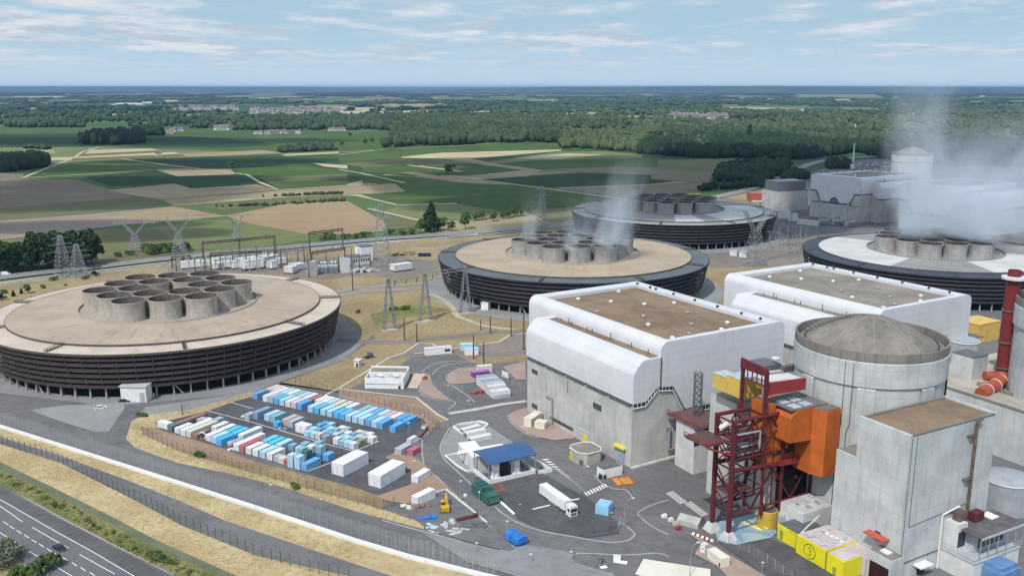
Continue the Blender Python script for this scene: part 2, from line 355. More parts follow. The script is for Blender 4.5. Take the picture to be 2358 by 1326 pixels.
FIELDS = [
 ('Y1', c_green, [(0, 325), (600, 300), (1000, 310), (1500, 345), (2306, 330), (2306, 500), (1700, 490), (660, 455), (0, 470)]),
 ('Y1', c_dark, [(0, 372), (520, 366), (900, 372), (1400, 395), (1860, 440), (1500, 462), (700, 452), (0, 458)]),
 ('Y1', c_lgreen, [(0, 462), (660, 458), (540, 492), (480, 530), (0, 545)]),
 ('Y1', c_tan, [(150, 478), (350, 474), (372, 500), (230, 504)]),
 ('Y1', c_straw, [(600, 476), (1000, 466), (1060, 478), (560, 503)]),
 ('Y1', c_olive, [(560, 503), (1060, 478), (1140, 487), (520, 520)]),
 ('Y1', c_straw, [(490, 522), (1150, 490), (1200, 502), (480, 532)]),
 ('Y1', c_olive, [(470, 545), (480, 532), (1200, 503), (1240, 515), (1000, 533)]),
 ('Y1', c_tan, [(1200, 500), (1750, 478), (1880, 497), (1240, 522)]),
 ('Y1', c_straw, [(150, 528), (500, 522), (470, 545), (180, 545)]),
 ('Y1', c_green, [(160, 652), (480, 552), (810, 540), (1130, 582), (1030, 605)]),
 ('Y1', c_dark, [(850, 535), (1750, 520), (2306, 540), (1960, 570), (1540, 600), (1100, 574)]),
 ('Y1', c_green, [(1540, 600), (1960, 572), (2250, 612), (2306, 618), (1700, 642), (1560, 620)]),
 ('Y1', c_dark, [(550, 655), (1030, 612), (1180, 655), (1620, 645), (1705, 700), (1270, 726), (1160, 692), (740, 718)]),
 ('Y1', c_tan, [(1030, 606), (1160, 600), (1540, 604), (1560, 638), (1180, 652)]),
 ('Y1', c_brown, [(0, 632), (160, 634), (145, 668), (500, 672), (740, 740), (880, 790), (0, 862)]),
 ('Y1', c_olive, [(0, 862), (880, 790), (1110, 815), (900, 872), (500, 906), (0, 946)]),
 ('Y1', c_mauve, [(0, 946), (520, 906), (1150, 850), (1510, 915), (800, 975), (0, 1072)]),
 ('Y1', c_tan, [(640, 925), (1150, 852), (1510, 915), (1000, 955)]),
 ('Y1', c_olive, [(0, 1076), (650, 1010), (1120, 985), (1250, 1180), (1100, 1210), (600, 1235), (0, 1290)]),
 ('Y1', c_lgreen, [(1000, 985), (1560, 928), (2040, 1028), (2060, 1075), (1250, 1185), (1130, 1060)]),
 ('Y1', c_tan, [(720, 742), (1160, 700), (1270, 732), (1705, 706), (1850, 742), (1080, 806), (860, 775)]),
 ('Y1', c_tan, [(1080, 808), (1850, 746), (2306, 714), (2306, 772), (1900, 792), (1150, 848)]),
 ('Y1', c_olive, [(1320, 856), (1900, 795), (2306, 778), (2306, 812), (1900, 832), (1490, 880)]),
 ('Y1', c_green, [(1705, 645), (2306, 612), (2306, 712), (1860, 742)]),
 ('Y1', c_olive, [(1720, 660), (2306, 635), (2306, 668), (1780, 690)]),
 ('Y1', c_straw, [(1860, 506), (2306, 484), (2306, 498), (1900, 516)]),
 ('Y1', c_straw, [(2080, 564), (2306, 578), (2306, 602), (2150, 586)]),
 ('Y1', c_orange, [(1490, 914), (1900, 834), (2306, 816), (2640, 1000), (2330, 1040), (2020, 1032), (1650, 962)]),
 ('Y2', c_green, [(0, 380), (420, 370), (1090, 440), (1500, 435), (1900, 480), (1000, 520), (300, 560), (0, 580)]),
 ('Y2', c_straw, [(420, 535), (700, 506), (1100, 496), (1510, 484), (1510, 494), (900, 546), (750, 550), (430, 540)]),
 ('Y2', c_olive, [(0, 580), (430, 548), (750, 552), (990, 580), (480, 590), (160, 605)]),
 ('Y2', c_tan, [(750, 552), (900, 548), (1100, 585), (1340, 616), (1240, 622), (1000, 592)]),
 ('Y2', c_lgreen, [(990, 570), (1500, 500), (1800, 495), (2060, 520), (2060, 542), (1300, 562), (1100, 580)]),
 ('Y2', c_straw, [(1180, 545), (1560, 512), (1800, 520), (1500, 548)]),
 ('Y2', c_green, [(1100, 582), (1300, 564), (2060, 544), (2500, 560), (2500, 600), (1340, 614)]),
 ('Y2', c_green, [(160, 605), (480, 592), (850, 632), (700, 660), (560, 670), (160, 640)]),
 ('Y2', c_straw, [(450, 590), (480, 588), (850, 630), (830, 636)]),
 ('Y2', c_tan, [(420, 640), (520, 638), (900, 698), (830, 708), (560, 672)]),
 ('Y2', c_green, [(560, 594), (1000, 594), (1240, 624), (860, 664), (700, 655), (850, 632)]),
 ('Y2', c_tan, [(860, 664), (1650, 632), (1500, 645), (900, 690), (740, 660)]),
 ('Y2', c_brown, [(1530, 622), (1900, 600), (2500, 640), (2400, 668), (1650, 642)]),
 ('Y2', c_dark, [(940, 690), (1650, 642), (2400, 668), (2150, 718), (1480, 745), (1230, 725)]),
 ('Y2', c_brown, [(1480, 747), (2150, 720), (2500, 730), (2300, 790), (1850, 805)]),
 ('Y2', c_green, [(160, 650), (560, 676), (830, 710), (1230, 727), (1850, 812), (1640, 870), (1100, 905), (400, 862), (160, 790)]),
 ('Y2', c_tan, [(0, 738), (380, 714), (452, 770), (230, 786), (0, 782)]),
 ('Y2', c_lgreen, [(300, 905), (420, 866), (800, 850), (1100, 905), (1300, 930), (900, 965), (550, 962)]),
 ('Y2', c_olive, [(300, 920), (560, 968), (560, 1010), (330, 1030)]),
 ('Y3', c_lgreen, [(1280, 420), (1520, 432), (1560, 452), (1330, 445)]),
 ('Y3', c_straw, [(1060, 342), (1300, 350), (1290, 372), (1100, 366)]),
 ('Y3', c_olive, [(40, 520), (700, 500), (860, 560), (600, 600), (40, 580)]),
 ('Y3', c_brown, [(0, 580), (420, 590), (360, 660), (0, 640)]),
]
for k, m, pts in FIELDS: sheet('field', [(k, pts)], m)
strip('farm_track', [('Y1', [(860, 448), (660, 456), (545, 492), (490, 530), (330, 590), (150, 662), (0, 668)]), ('Y1', [(330, 562), (810, 536), (1150, 582), (1640, 640)]),
      ('Y1', [(150, 662), (700, 632), (1030, 606)]), ('Y1', [(1640, 640), (1720, 690), (1850, 742)]), ('Y1', [(1200, 525), (1900, 500), (2306, 490), (2700, 465)]), ('Y1', [(1850, 742), (2306, 712), (2500, 700)]),
      ('Y2', [(0, 520), (280, 486), (850, 456), (1090, 440)]), ('Y2', [(100, 790), (400, 862)]), ('Y2', [(0, 620), (150, 645), (450, 712)]), ('Y2', [(400, 862), (800, 850)]), ('Y2', [(200, 885), (550, 966)]),
      ('Y2', [(740, 660), (1230, 726), (1850, 810), (2200, 850)]), ('Y2', [(1480, 746), (2150, 720), (2350, 705)])], 5, c_track)

# ------------------------------------------------------------------ site ground
c_dry = G('dry_grass', (.40, .31, .165), (.50, .405, .225), (.25, .205, .10), .05, .55, patch=.75)
c_dry2 = G('dry_grass_worn', (.27, .205, .115), (.34, .265, .15), (.15, .14, .065), .03, .4, patch=.7)
c_soil = G('reddish_soil', (.27, .18, .135), (.33, .225, .165), (.36, .27, .15), .05, .5, patch=.6)
c_bank = G('brown_bank_grass', (.25, .175, .10), (.33, .25, .13), (.14, .115, .06), .06, .6, patch=.8)
c_weed = G('green_verge', (.13, .15, .05), (.24, .21, .09), (.07, .11, .03), .07, .7, patch=.8)
c_asph = G('asphalt', (.13, .127, .128), (.17, .166, .164), (.092, .09, .091), .03, .35, rough=.9, patch=.65, stripes=(-.5, 1.6, .2, (.215, .213, .21)))
c_asphd = G('asphalt_dark', (.08, .08, .087), (.11, .108, .113), (.058, .058, .062), .06, .35, rough=.9, patch=.7, stripes=(-.6, 1.4, .16, (.14, .138, .135)))
c_asphl = G('asphalt_pale', (.215, .215, .215), (.26, .258, .252), (.16, .16, .16), .05, .4, rough=.9, patch=.6, stripes=(-.4, 2, .2, (.30, .30, .295)))
c_grav = G('gravel_grey', (.25, .255, .25), (.30, .30, .29), (.2, .205, .2), .05, .8, patch=.6)
c_gravb = G('gravel_brown', (.19, .165, .14), (.245, .215, .18), (.14, .12, .105), .03, .5, patch=.6)
c_pave = G('paving_pink', (.32, .24, .20), (.38, .29, .24), (.26, .2, .165), .08, .8, patch=.5)
c_conc = G('paving_concrete', (.42, .41, .385), (.5, .485, .45), (.33, .32, .30), .08, .9, patch=.5)
c_kerb = G('kerb_concrete', (.36, .355, .34), (.44, .43, .41), (.28, .275, .265), .2, 1.2, patch=.4)
c_white = plain('road_paint', (.72, .72, .7), .12, 1.0, .8)
F_ = 'F'
sheet('site_ground', [(F_, [(-700, 740), (0, 648), (230, 622), (700, 572), (1200, 536), (1640, 462), (1800, 425), (2358, 395), (3200, 420), (3600, 1700), (-900, 1700)])], c_dry2)
sheet('gravel_apron', [('Y4', [(1560, 560), (1700, 470), (2050, 420), (2300, 400), (2358, 480), (2200, 600), (1800, 640)]), ('Z8', [(0, 470), (200, 480), (480, 560), (700, 690), (660, 930), (0, 960), (-300, 700)]), ('Z8', [(470, 560), (1200, 620), (2164, 600), (2400, 1300), (1700, 1250), (700, 700)])], c_gravb)
sheet('gravel_apron', [('Y4', [(30, 560), (1100, 480), (1560, 470), (1700, 500), (1750, 600), (1300, 660), (900, 610), (0, 640)])], c_gravb)
sheet('sand_patch', [('Y4', [(1880, 440), (2000, 400), (2200, 385), (2270, 420), (2250, 500), (2020, 490)])], c_tan)
sheet('far_works_asphalt', [(F_, [(1730, 480), (1800, 436), (1870, 398), (1945, 372), (2060, 362), (2600, 366), (2900, 620), (2358, 560), (2100, 525), (1800, 548)])], c_asph)
# ring roads round the cooling towers
TOW = [(-157.2, 408.3, 77.0, 72.3), (36.4, 540.0, 80.5, 76.0), (131.5, 743.5, 82.5, 78.0), (258.0, 549.0, 77.0, 72.5)]
for i, (x, y, r1, r0) in enumerate(TOW):
    mb = MB(); _lay[0] += 1
    pts = [(x + (r1 + 9) * math.cos(R(a)), y + (r1 + 9) * math.sin(R(a))) for a in range(0, 360, 4)]
    mb.flat(pts, -.25 + _lay[0] * .006); struct(mb.build('ring_road', c_asphl if i == 0 else c_grav))
# broad asphalt of the works area
sheet('works_asphalt', [(F_, [(905, 850), (960, 806), (1012, 793), (1100, 803), (1200, 782), (1330, 760), (1850, 680), (2358, 560), (3300, 700), (3500, 1700), (1330, 1700), (1110, 1345), (820, 1262), (0, 990), (-300, 900), (-300, 800), (0, 905), (250, 935), (580, 905), (640, 880), (790, 830), (860, 770)])], c_asph)
sheet('grass_verge', [(F_, [(640, 884), (790, 832), (860, 780), (1000, 760), (1220, 745), (1220, 830), (1100, 840), (1010, 800), (960, 810), (925, 840), (800, 897), (905, 915), (960, 920), (1030, 968), (1012, 975), (975, 1000), (960, 930), (640, 880)])], c_dry2)
sheet('grass_verge', [('Z4', [(0, 665), (300, 690), (740, 738), (960, 930), (830, 1110), (770, 960), (640, 880), (0, 720)])], c_soil)
sheet('grass_verge', [('Y7', [(540, 1130), (760, 1010), (920, 940), (1090, 965), (1300, 985), (1820, 925), (1940, 840), (2100, 830), (2120, 1060), (1640, 1110), (1540, 1060), (900, 1090)])], c_gravb)
strip('gravel_track', [('Y7', [(-40, 400), (300, 352), (900, 310), (1140, 255)]), ('Y7', [(-40, 360), (300, 300), (900, 262), (1180, 190)])], 5, c_grav, k=3)
strip('gravel_track', [('Y7', [(1030, 380), (1180, 440), (1290, 540), (1330, 620), (1500, 690), (1680, 745), (2050, 790)])], 3.2, c_track, k=4)
strip('gravel_track', [('Y7', [(-20, 900), (350, 925), (800, 920), (1200, 870), (1750, 815), (2120, 800)])], 7, c_gravb, k=3)
sheet('grass_patch', [('Y7', [(350, 620), (560, 560), (780, 500), (980, 500), (1250, 560), (900, 620), (700, 660), (420, 730)])], c_weed)
# works roads on the left, between the front cooling tower and the perimeter
sheet('gravel_island', [('Z2', [(200, 128), (420, 96), (815, 82), (828, 112), (722, 268), (640, 274), (420, 210)])], c_grav)
sheet('gravel_island', [('Z2', [(890, 200), (960, 110), (1640, 12), (1500, 70), (1260, 130), (960, 210)])], c_grav)
sheet('dry_bank', [('Z2', [(870, 200), (960, 165), (1290, 120), (1660, 10), (1760, 30), (1300, 165), (1040, 240), (1060, 300), (2358, 730), (2720, 850), (2800, 830), (2810, 920), (2358, 800), (1880, 640), (1500, 545), (1180, 480), (900, 380), (835, 320)])], c_dry)
sheet('brown_bank', [('Z2', [(930, 245), (1050, 250), (1330, 330), (1700, 470), (2030, 560), (2358, 640), (2560, 720), (2540, 780), (2358, 735), (1880, 600), (1500, 500), (1180, 400), (960, 300)])], c_bank)
sheet('soil_patch', [('Z2', [(940, 255), (1060, 262), (1400, 360), (1700, 480), (1560, 470), (1240, 400), (980, 310)])], c_soil)
sheet('container_yard', [('Z3', [(845, 185), (700, 222), (490, 296), (300, 345), (60, 400), (110, 455), (470, 560), (950, 690), (1240, 790), (1930, 995), (2060, 940), (2240, 860), (2255, 800), (2120, 740), (1950, 700), (2100, 560), (2240, 440), (2200, 360)])], c_asphd)
strip('yard_line', [('X1', [(750, 420), (1300, 560), (1879, 730)]), ('X1', [(1060, 315), (1340, 395)]), ('X2', [(0, 610), (500, 760), (890, 865), (1190, 745)]), ('X2', [(350, 1100), (620, 1000)])], .3, c_white)
sheet('soil_patch', [('X2', [(1330, 930), (1560, 910), (1690, 990), (1700, 1060), (1500, 1010)])], c_soil)
# perimeter: white kerb wall, dry grass, patrol path, dry grass, hedge line
sheet('dry_verge', [('Z2', [(-400, 60), (0, 250), (820, 510), (1620, 770), (2358, 1010), (3200, 1250), (3300, 1600), (1900, 1600), (1000, 1130), (0, 560), (-400, 330)])], c_dry)
sheet('patrol_path', [('Z2', [(-400, 130), (0, 305), (400, 430), (860, 600), (1200, 735), (1500, 865), (2358, 1150), (3100, 1390), (3100, 1500), (2358, 1238), (1700, 1095), (1200, 892), (850, 705), (400, 480), (0, 355), (-400, 190)])], c_asph)
sheet('green_verge', [('Z2', [(-400, 330), (0, 470), (200, 570), (400, 680), (700, 820), (1000, 975), (1500, 1200), (1900, 1400), (1500, 1450), (1160, 1225), (800, 1030), (400, 830), (0, 625), (-400, 440)])], c_weed)
strip('path_worn_strip', [('Z2', [(-200, 420), (0, 500), (300, 640), (700, 840), (1000, 1000), (1500, 1225), (1800, 1360)])], 2.6, G('olive_strip', (.12, .135, .085), (.16, .17, .11), (.09, .1, .06), .08, .7))
# public road in the bottom left corner
sheet('public_road', [('Z2', [(-700, 300), (0, 622), (400, 845), (800, 1050), (1200, 1250), (1600, 1460), (1200, 1700), (330, 1290), (0, 1000), (-700, 620)])], G('asphalt_road', (.125, .125, .132), (.15, .15, .156), (.1, .1, .104), .04, .5))
sheet('road_shoulder', [('Z2', [(-700, 315), (0, 640), (400, 860), (800, 1065), (1200, 1265), (1600, 1470), (1300, 1470), (880, 1225), (380, 925), (0, 710), (-700, 390)])], G('asphalt_shoulder', (.10, .098, .095), (.125, .122, .118), (.075, .073, .072), .05, .5))
strip('road_marking', [('Z2', [(-200, 610), (0, 722), (380, 940), (600, 1060), (880, 1225), (1200, 1400)]), ('Z2', [(0, 940), (135, 1028)]), ('Z2', [(195, 1066), (262, 1105)]), ('Z2', [(325, 1140), (470, 1225), (700, 1350)]), ('Z2', [(0, 765), (150, 870)]), ('Z2', [(215, 907), (455, 1045)]), ('Z2', [(525, 1085), (760, 1215)])], .22, c_white)
sheet('road_marking', [('Z2', [(x, y), (x + 5, y - 3), (x + 38, y + 19), (x + 33, y + 22)]) for x, y in ((-48, 827), (20, 870), (62, 898), (108, 928), (158, 957), (207, 988), (256, 1017), (308, 1048), (360, 1078), (416, 1108), (475, 1142), (532, 1174), (592, 1206))], c_white)
strip('bay_joint', [('Z2', [(x, y), (x + 70, y - 22)]) for x, y in ((60, 760), (150, 805), (240, 852), (330, 905), (420, 952), (500, 1000), (580, 1045), (660, 1090), (740, 1135), (820, 1180))], .16, G('joint_pale', (.2, .2, .19), (.24, .24, .23), None))
strip('kerb', [('Z2', [(-300, 470), (0, 622), (200, 730), (400, 845), (800, 1050), (1200, 1250), (1500, 1400)])], .7, c_kerb, h=.14)
# kerb lines of the works roads
KERBS = [('Z5', [(1110, 1090), (1060, 1125), (960, 1110), (700, 1040), (330, 940), (0, 850)]), ('Z5', [(660, 690), (980, 985), (1100, 1085)]), ('Z5', [(930, 740), (1000, 800), (1120, 870), (1300, 935), (1600, 990), (1850, 1030), (2000, 1020), (2065, 985), (2070, 950), (1990, 885), (1950, 870)]),
 ('Z5', [(560, 85), (480, 230), (500, 330), (600, 430), (760, 580)]), ('Z5', [(580, 85), (700, 55), (830, 45), (880, 75)]), ('Z5', [(1030, 0), (1140, 80), (1250, 155), (1400, 160), (1500, 150)]), ('Z5', [(1600, 1130), (1640, 1120), (2000, 1135), (2260, 1120), (2358, 1150)]), ('Z5', [(1570, 1130), (1560, 1180), (1640, 1240), (1900, 1290)]),
 ('Z5', [(1750, 480), (1800, 540), (1900, 590), (2000, 600), (2060, 660)]), ('Z5', [(330, 400), (480, 520), (650, 690)]), ('Z5', [(330, 190), (330, 300), (345, 400)]), ('Z5', [(2100, 790), (2120, 820), (2220, 900), (2358, 970)]), ('Z5', [(2100, 790), (2180, 740), (2358, 680)]),
 ('Z4', [(790, 480), (900, 410), (1060, 380), (1300, 378)]), ('Z4', [(890, 510), (950, 450), (1060, 410), (1300, 385)]), ('Z4', [(1075, 600), (1030, 560), (1040, 510), (1150, 450), (1300, 430)]), ('Z4', [(1080, 610), (1200, 690), (1300, 770)]), ('Z4', [(1045, 840), (1110, 790), (1090, 765), (900, 745), (800, 700), (760, 650)]), ('Z4', [(1610, 900), (1650, 970), (1800, 1080), (1906, 1110)])]
strip('kerb', KERBS, .38, c_kerb, h=.14, k=3)
strip('path_white', [('Z4', [(-200, 745), (0, 642), (270, 480), (480, 350), (620, 305), (760, 212), (900, 218), (925, 240)]), ('Z4', [(0, 648), (740, 730), (940, 890), (1045, 948)]), ('Z4', [(1340, 228), (1530, 200), (1640, 130), (1800, 118)]), ('Z4', [(720, 310), (820, 300), (840, 285), (1170, 255)])], 1.1, G('footpath_pale', (.5, .45, .37), (.58, .52, .43), (.42, .37, .3), .1, .8))
strip('path_white', [('Z4', [(1050, 885), (1300, 845), (1560, 795), (1790, 765)])], 2.6, c_conc)
sheet('soil_patch', [('Z4', [(800, 490), (870, 520), (900, 610), (980, 690), (1090, 762), (900, 742), (800, 690), (765, 640)])], c_pave)
sheet('soil_patch', [('Z4', [(1080, 606), (1035, 560), (1045, 512), (1150, 455), (1330, 440), (1300, 590)])], c_pave)
sheet('soil_patch', [('Z4', [(1560, 440), (1780, 380), (1790, 560), (1700, 560)])], c_pave)
sheet('paved_patch', [('Z4', [(1615, 900), (1700, 850), (1790, 830), (2000, 960), (2250, 1090), (2250, 1120), (2050, 1140), (1906, 1108), (1800, 1078), (1655, 970)])], c_pave)
sheet('paved_patch', [('Z4', [(655, 640), (715, 500), (825, 505), (750, 645)])], G('slab_beige', (.5, .4, .31), (.58, .47, .37), (.44, .35, .28), .1, .8))
sheet('asphalt_patch', [('Z5', [(750, 500), (960, 660), (1130, 850), (1330, 930), (1700, 1000), (1950, 960), (1950, 880), (1700, 680), (1320, 470)])], c_asphd)
sheet('asphalt_patch', [('Z5', [(580, 90), (830, 50), (1100, 230), (1330, 400), (1240, 470), (700, 470), (490, 320), (485, 230)])], c_grav)
sheet('asphalt_patch', [('Z5', [(960, 1100), (1200, 1060), (1560, 1120), (1580, 1200), (1900, 1300), (2000, 1400), (1400, 1400), (700, 1200), (330, 960)])], c_asphl)
sheet('soil_patch', [('Z5', [(20, 340), (120, 290), (340, 390), (460, 520), (600, 620), (520, 610), (400, 640), (200, 720), (60, 700), (-60, 660), (240, 560), (240, 440)])], c_soil)
sheet('asphalt_patch', [('Z5', [(200, 720), (400, 640), (530, 600), (1000, 1000), (1090, 1090), (1050, 1115), (700, 1030), (380, 930), (240, 830), (140, 740)])], c_asph)
sheet('zebra_stripe', [('Z5', [(1310 + 24.5 * i, 355 + 18.5 * i), (1335 + 24.5 * i, 365 + 18.5 * i), (1380 + 24.5 * i, 357 + 21.5 * i), (1360 + 24.5 * i, 350 + 21 * i)]) for i in range(14)], c_white)
sheet('zebra_stripe', [('Z5', [(1660 + 22.5 * i, 630 - 10 * i), (1672 + 22.5 * i, 624 - 10 * i), (1700 + 22.5 * i, 650 - 10 * i), (1687 + 22.5 * i, 657 - 10 * i)]) for i in range(8)], c_white)
sheet('zebra_stripe', [('Z6', [(x, y), (x + 42, y - 13), (x + 47, y - 9.5), (x + 5, y + 3.5)]) for x, y in [(134 + 9.4 * i, 852 + 7.2 * i) for i in range(9)] + [(240 + 9.4 * i, 912 + 7.0 * i) for i in range(11)]], c_white)
sheet('road_marking', [('Z5', [(915, 665), (935, 655), (1095, 800), (1080, 812)]), ('Z5', [(1235, 762), (1380, 728), (1382, 736), (1240, 770)]), ('Z5', [(1530, 690), (1620, 676), (1625, 684), (1535, 700)])], c_white)
sheet('blue_slab', [('X6', [(930, 170), (1540, 30), (1860, 260), (1890, 320), (1810, 390), (1280, 500), (1000, 440)])], ground_mat('blue_stained_slab', (.34, .41, .42), (.17, .29, .37), (.44, .465, .45), .16, .5, patch=.6))
sheet('asphalt_patch', [('X6', [(1000, 450), (1290, 500), (1820, 410), (2150, 560), (2300, 640), (3300, 1100), (2000, 1200), (1500, 800)])], c_asphd)
sheet('footpath_pale', [('X6', [(650, 640), (700, 560), (760, 470), (560, 330), (600, 320), (2000, 1130), (1300, 1130), (1000, 830)])], c_pave)
sheet('beige_slab', [('Z5', [(2150, 1175), (2700, 1260), (2700, 1500), (2080, 1300)])], G('slab_cream', (.62, .58, .48), (.7, .66, .55), (.55, .5, .42), .1, .9))
# dual carriageway and its banks behind the cooling towers
strip('highway', [(F_, [(-300, 690), (0, 640), (230, 614), (400, 594), (700, 566), (900, 549), (1200, 527), (1420, 496), (1640, 456), (1740, 432), (1800, 408), (1872, 376), (1938, 366), (2050, 358)])], 15, c_asphl, k=3)
strip('highway_verge', [(F_, [(-300, 703), (0, 653), (230, 624), (400, 604), (700, 574), (900, 556), (1200, 533), (1420, 501)])], 3.0, c_conc, k=3)
# ------------------------------------------------------------------ cooling towers
def deck_mat(name, col, seams=0, seam=.5, streak=.4, dirt=(.5, .45, .38)):
    t = NT(name); sp = t.n('ShaderNodeSeparateXYZ'); t.l(t.obj, sp.inputs[0])
    ang = t.math('ARCTAN2', sp.outputs[1], sp.outputs[0]); rad = t.math('SQRT', t.math('ADD', t.math('MULTIPLY', sp.outputs[0], sp.outputs[0]), t.math('MULTIPLY', sp.outputs[1], sp.outputs[1])))
    cb = t.n('ShaderNodeCombineXYZ'); t.l(t.math('MULTIPLY', ang, 9.0), cb.inputs[0]); t.l(t.math('MULTIPLY', rad, .03), cb.inputs[1])
    nz = t.noise(.06, 5, .6, vec=t.obj); st = t.noise(2.2, 5, .65, vec=cb.outputs[0]); fi = t.noise(.9, 4, .6, vec=t.obj)
    c = t.mix(t.step(nz, .32, .68), [k * .9 for k in col], [k * 1.1 for k in col])
    c = t.mix(t.math('MULTIPLY', t.step(st, .5, .72), streak), c, [col[i] * dirt[i] for i in range(3)])
    c = t.mix(.25, c, t.mix(fi, (.2, .2, .2), (.8, .8, .8)), 'OVERLAY')
    if seams:
        ln = t.math('LESS_THAN', t.math('ABSOLUTE', t.math('SUBTRACT', t.math('FRACT', t.math('MULTIPLY', ang, seams / (2 * math.pi))), .5)), t.math('DIVIDE', seams * .12 / (2 * math.pi), rad))
        c = t.mix(t.math('MULTIPLY', ln, seam), c, [k * .45 for k in col])
    return t.out(c, .85, spec=.2)
m_louv = plain('louvre_dark', (.042, .032, .03), .25, .25, .75, dirt=.5)
m_louv2 = plain('louvre_black', (.026, .024, .028), .25, .25, .7, dirt=.5)
m_shade = plain('interior_shade', (.005, .0045, .005), .2, .3, .95)  # near-black colour stands in for unlit interiors
m_rib = plain('tower_rib', (.085, .07, .064), .2, .4, .85)
m_tcol = concrete('tower_column', (.36, .335, .31), 0, 3, 50, 0, .4)
def stack_mat(name, col):
    t = NT(name); sp = t.n('ShaderNodeSeparateXYZ'); t.l(t.obj, sp.inputs[0]); z = sp.outputs[2]
    ang = t.math('ARCTAN2', sp.outputs[1], sp.outputs[0])
    oi = t.n('ShaderNodeObjectInfo').outputs['Random']; off = t.n('ShaderNodeCombineXYZ'); t.l(t.math('MULTIPLY', oi, 90), off.inputs[0])
    ad = t.n('ShaderNodeVectorMath', operation='ADD'); t.l(t.obj, ad.inputs[0]); t.l(off.outputs[0], ad.inputs[1]); vec = ad.outputs[0]
    st = t.noise(.55, 6, .65, vec=vec, stretch=(1, 1, .14)); bl = t.noise(.35, 5, .6, vec=vec); fi = t.noise(1.4, 4, .6, vec=vec)
    c = t.mix(t.step(bl, .3, .7), [k * .86 for k in col], [k * 1.1 for k in col])
    c = t.mix(t.math('MULTIPLY', t.step(st, .47, .74), .6), c, [k * .52 for k in col])
    c = t.mix(t.math('MULTIPLY', t.step(t.noise(.5, 5, .6, vec=vec, stretch=(1, 1, .3)), .58, .75), .4), c, (.55, .42, .34))
    c = t.mix(.25, c, t.mix(fi, (.2, .2, .2), (.8, .8, .8)), 'OVERLAY')
    ln = t.math('MAXIMUM', t.line(z, 2.1, .1), t.line(t.math('MULTIPLY', ang, 6.8), 5.34, .1))
    c = t.mix(t.math('MULTIPLY', ln, .4), c, [k * .5 for k in col])
    return t.out(c, .9, bump=fi, bs=.2, spec=.15)
m_stack = stack_mat('stack_concrete', (.40, .355, .305)); m_stackg = stack_mat('stack_concrete_grey', (.33, .32, .30))
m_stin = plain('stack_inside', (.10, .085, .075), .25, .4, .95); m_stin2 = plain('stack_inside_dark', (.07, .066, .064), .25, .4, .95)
m_rail = plain('handrail_dark', (.09, .085, .08), .1, 1, .6)
def stack_mesh(h):
    mb = MB()
    mb.lathe([(7.0, 0), (6.72, 1.2), (6.6, h * .45), (6.75, h * .75), (7.05, h - .5), (7.15, h - .5), (7.15, h), (6.82, h)], (0, 0, 0), 40)
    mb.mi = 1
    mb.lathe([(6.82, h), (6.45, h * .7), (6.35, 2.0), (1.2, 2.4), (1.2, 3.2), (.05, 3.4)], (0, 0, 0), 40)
    for i in range(6):
        a = i * math.pi / 3; mb.box((3.7 * math.cos(a), 3.7 * math.sin(a), 2.9), (5, .9, .12), a)
    return mb
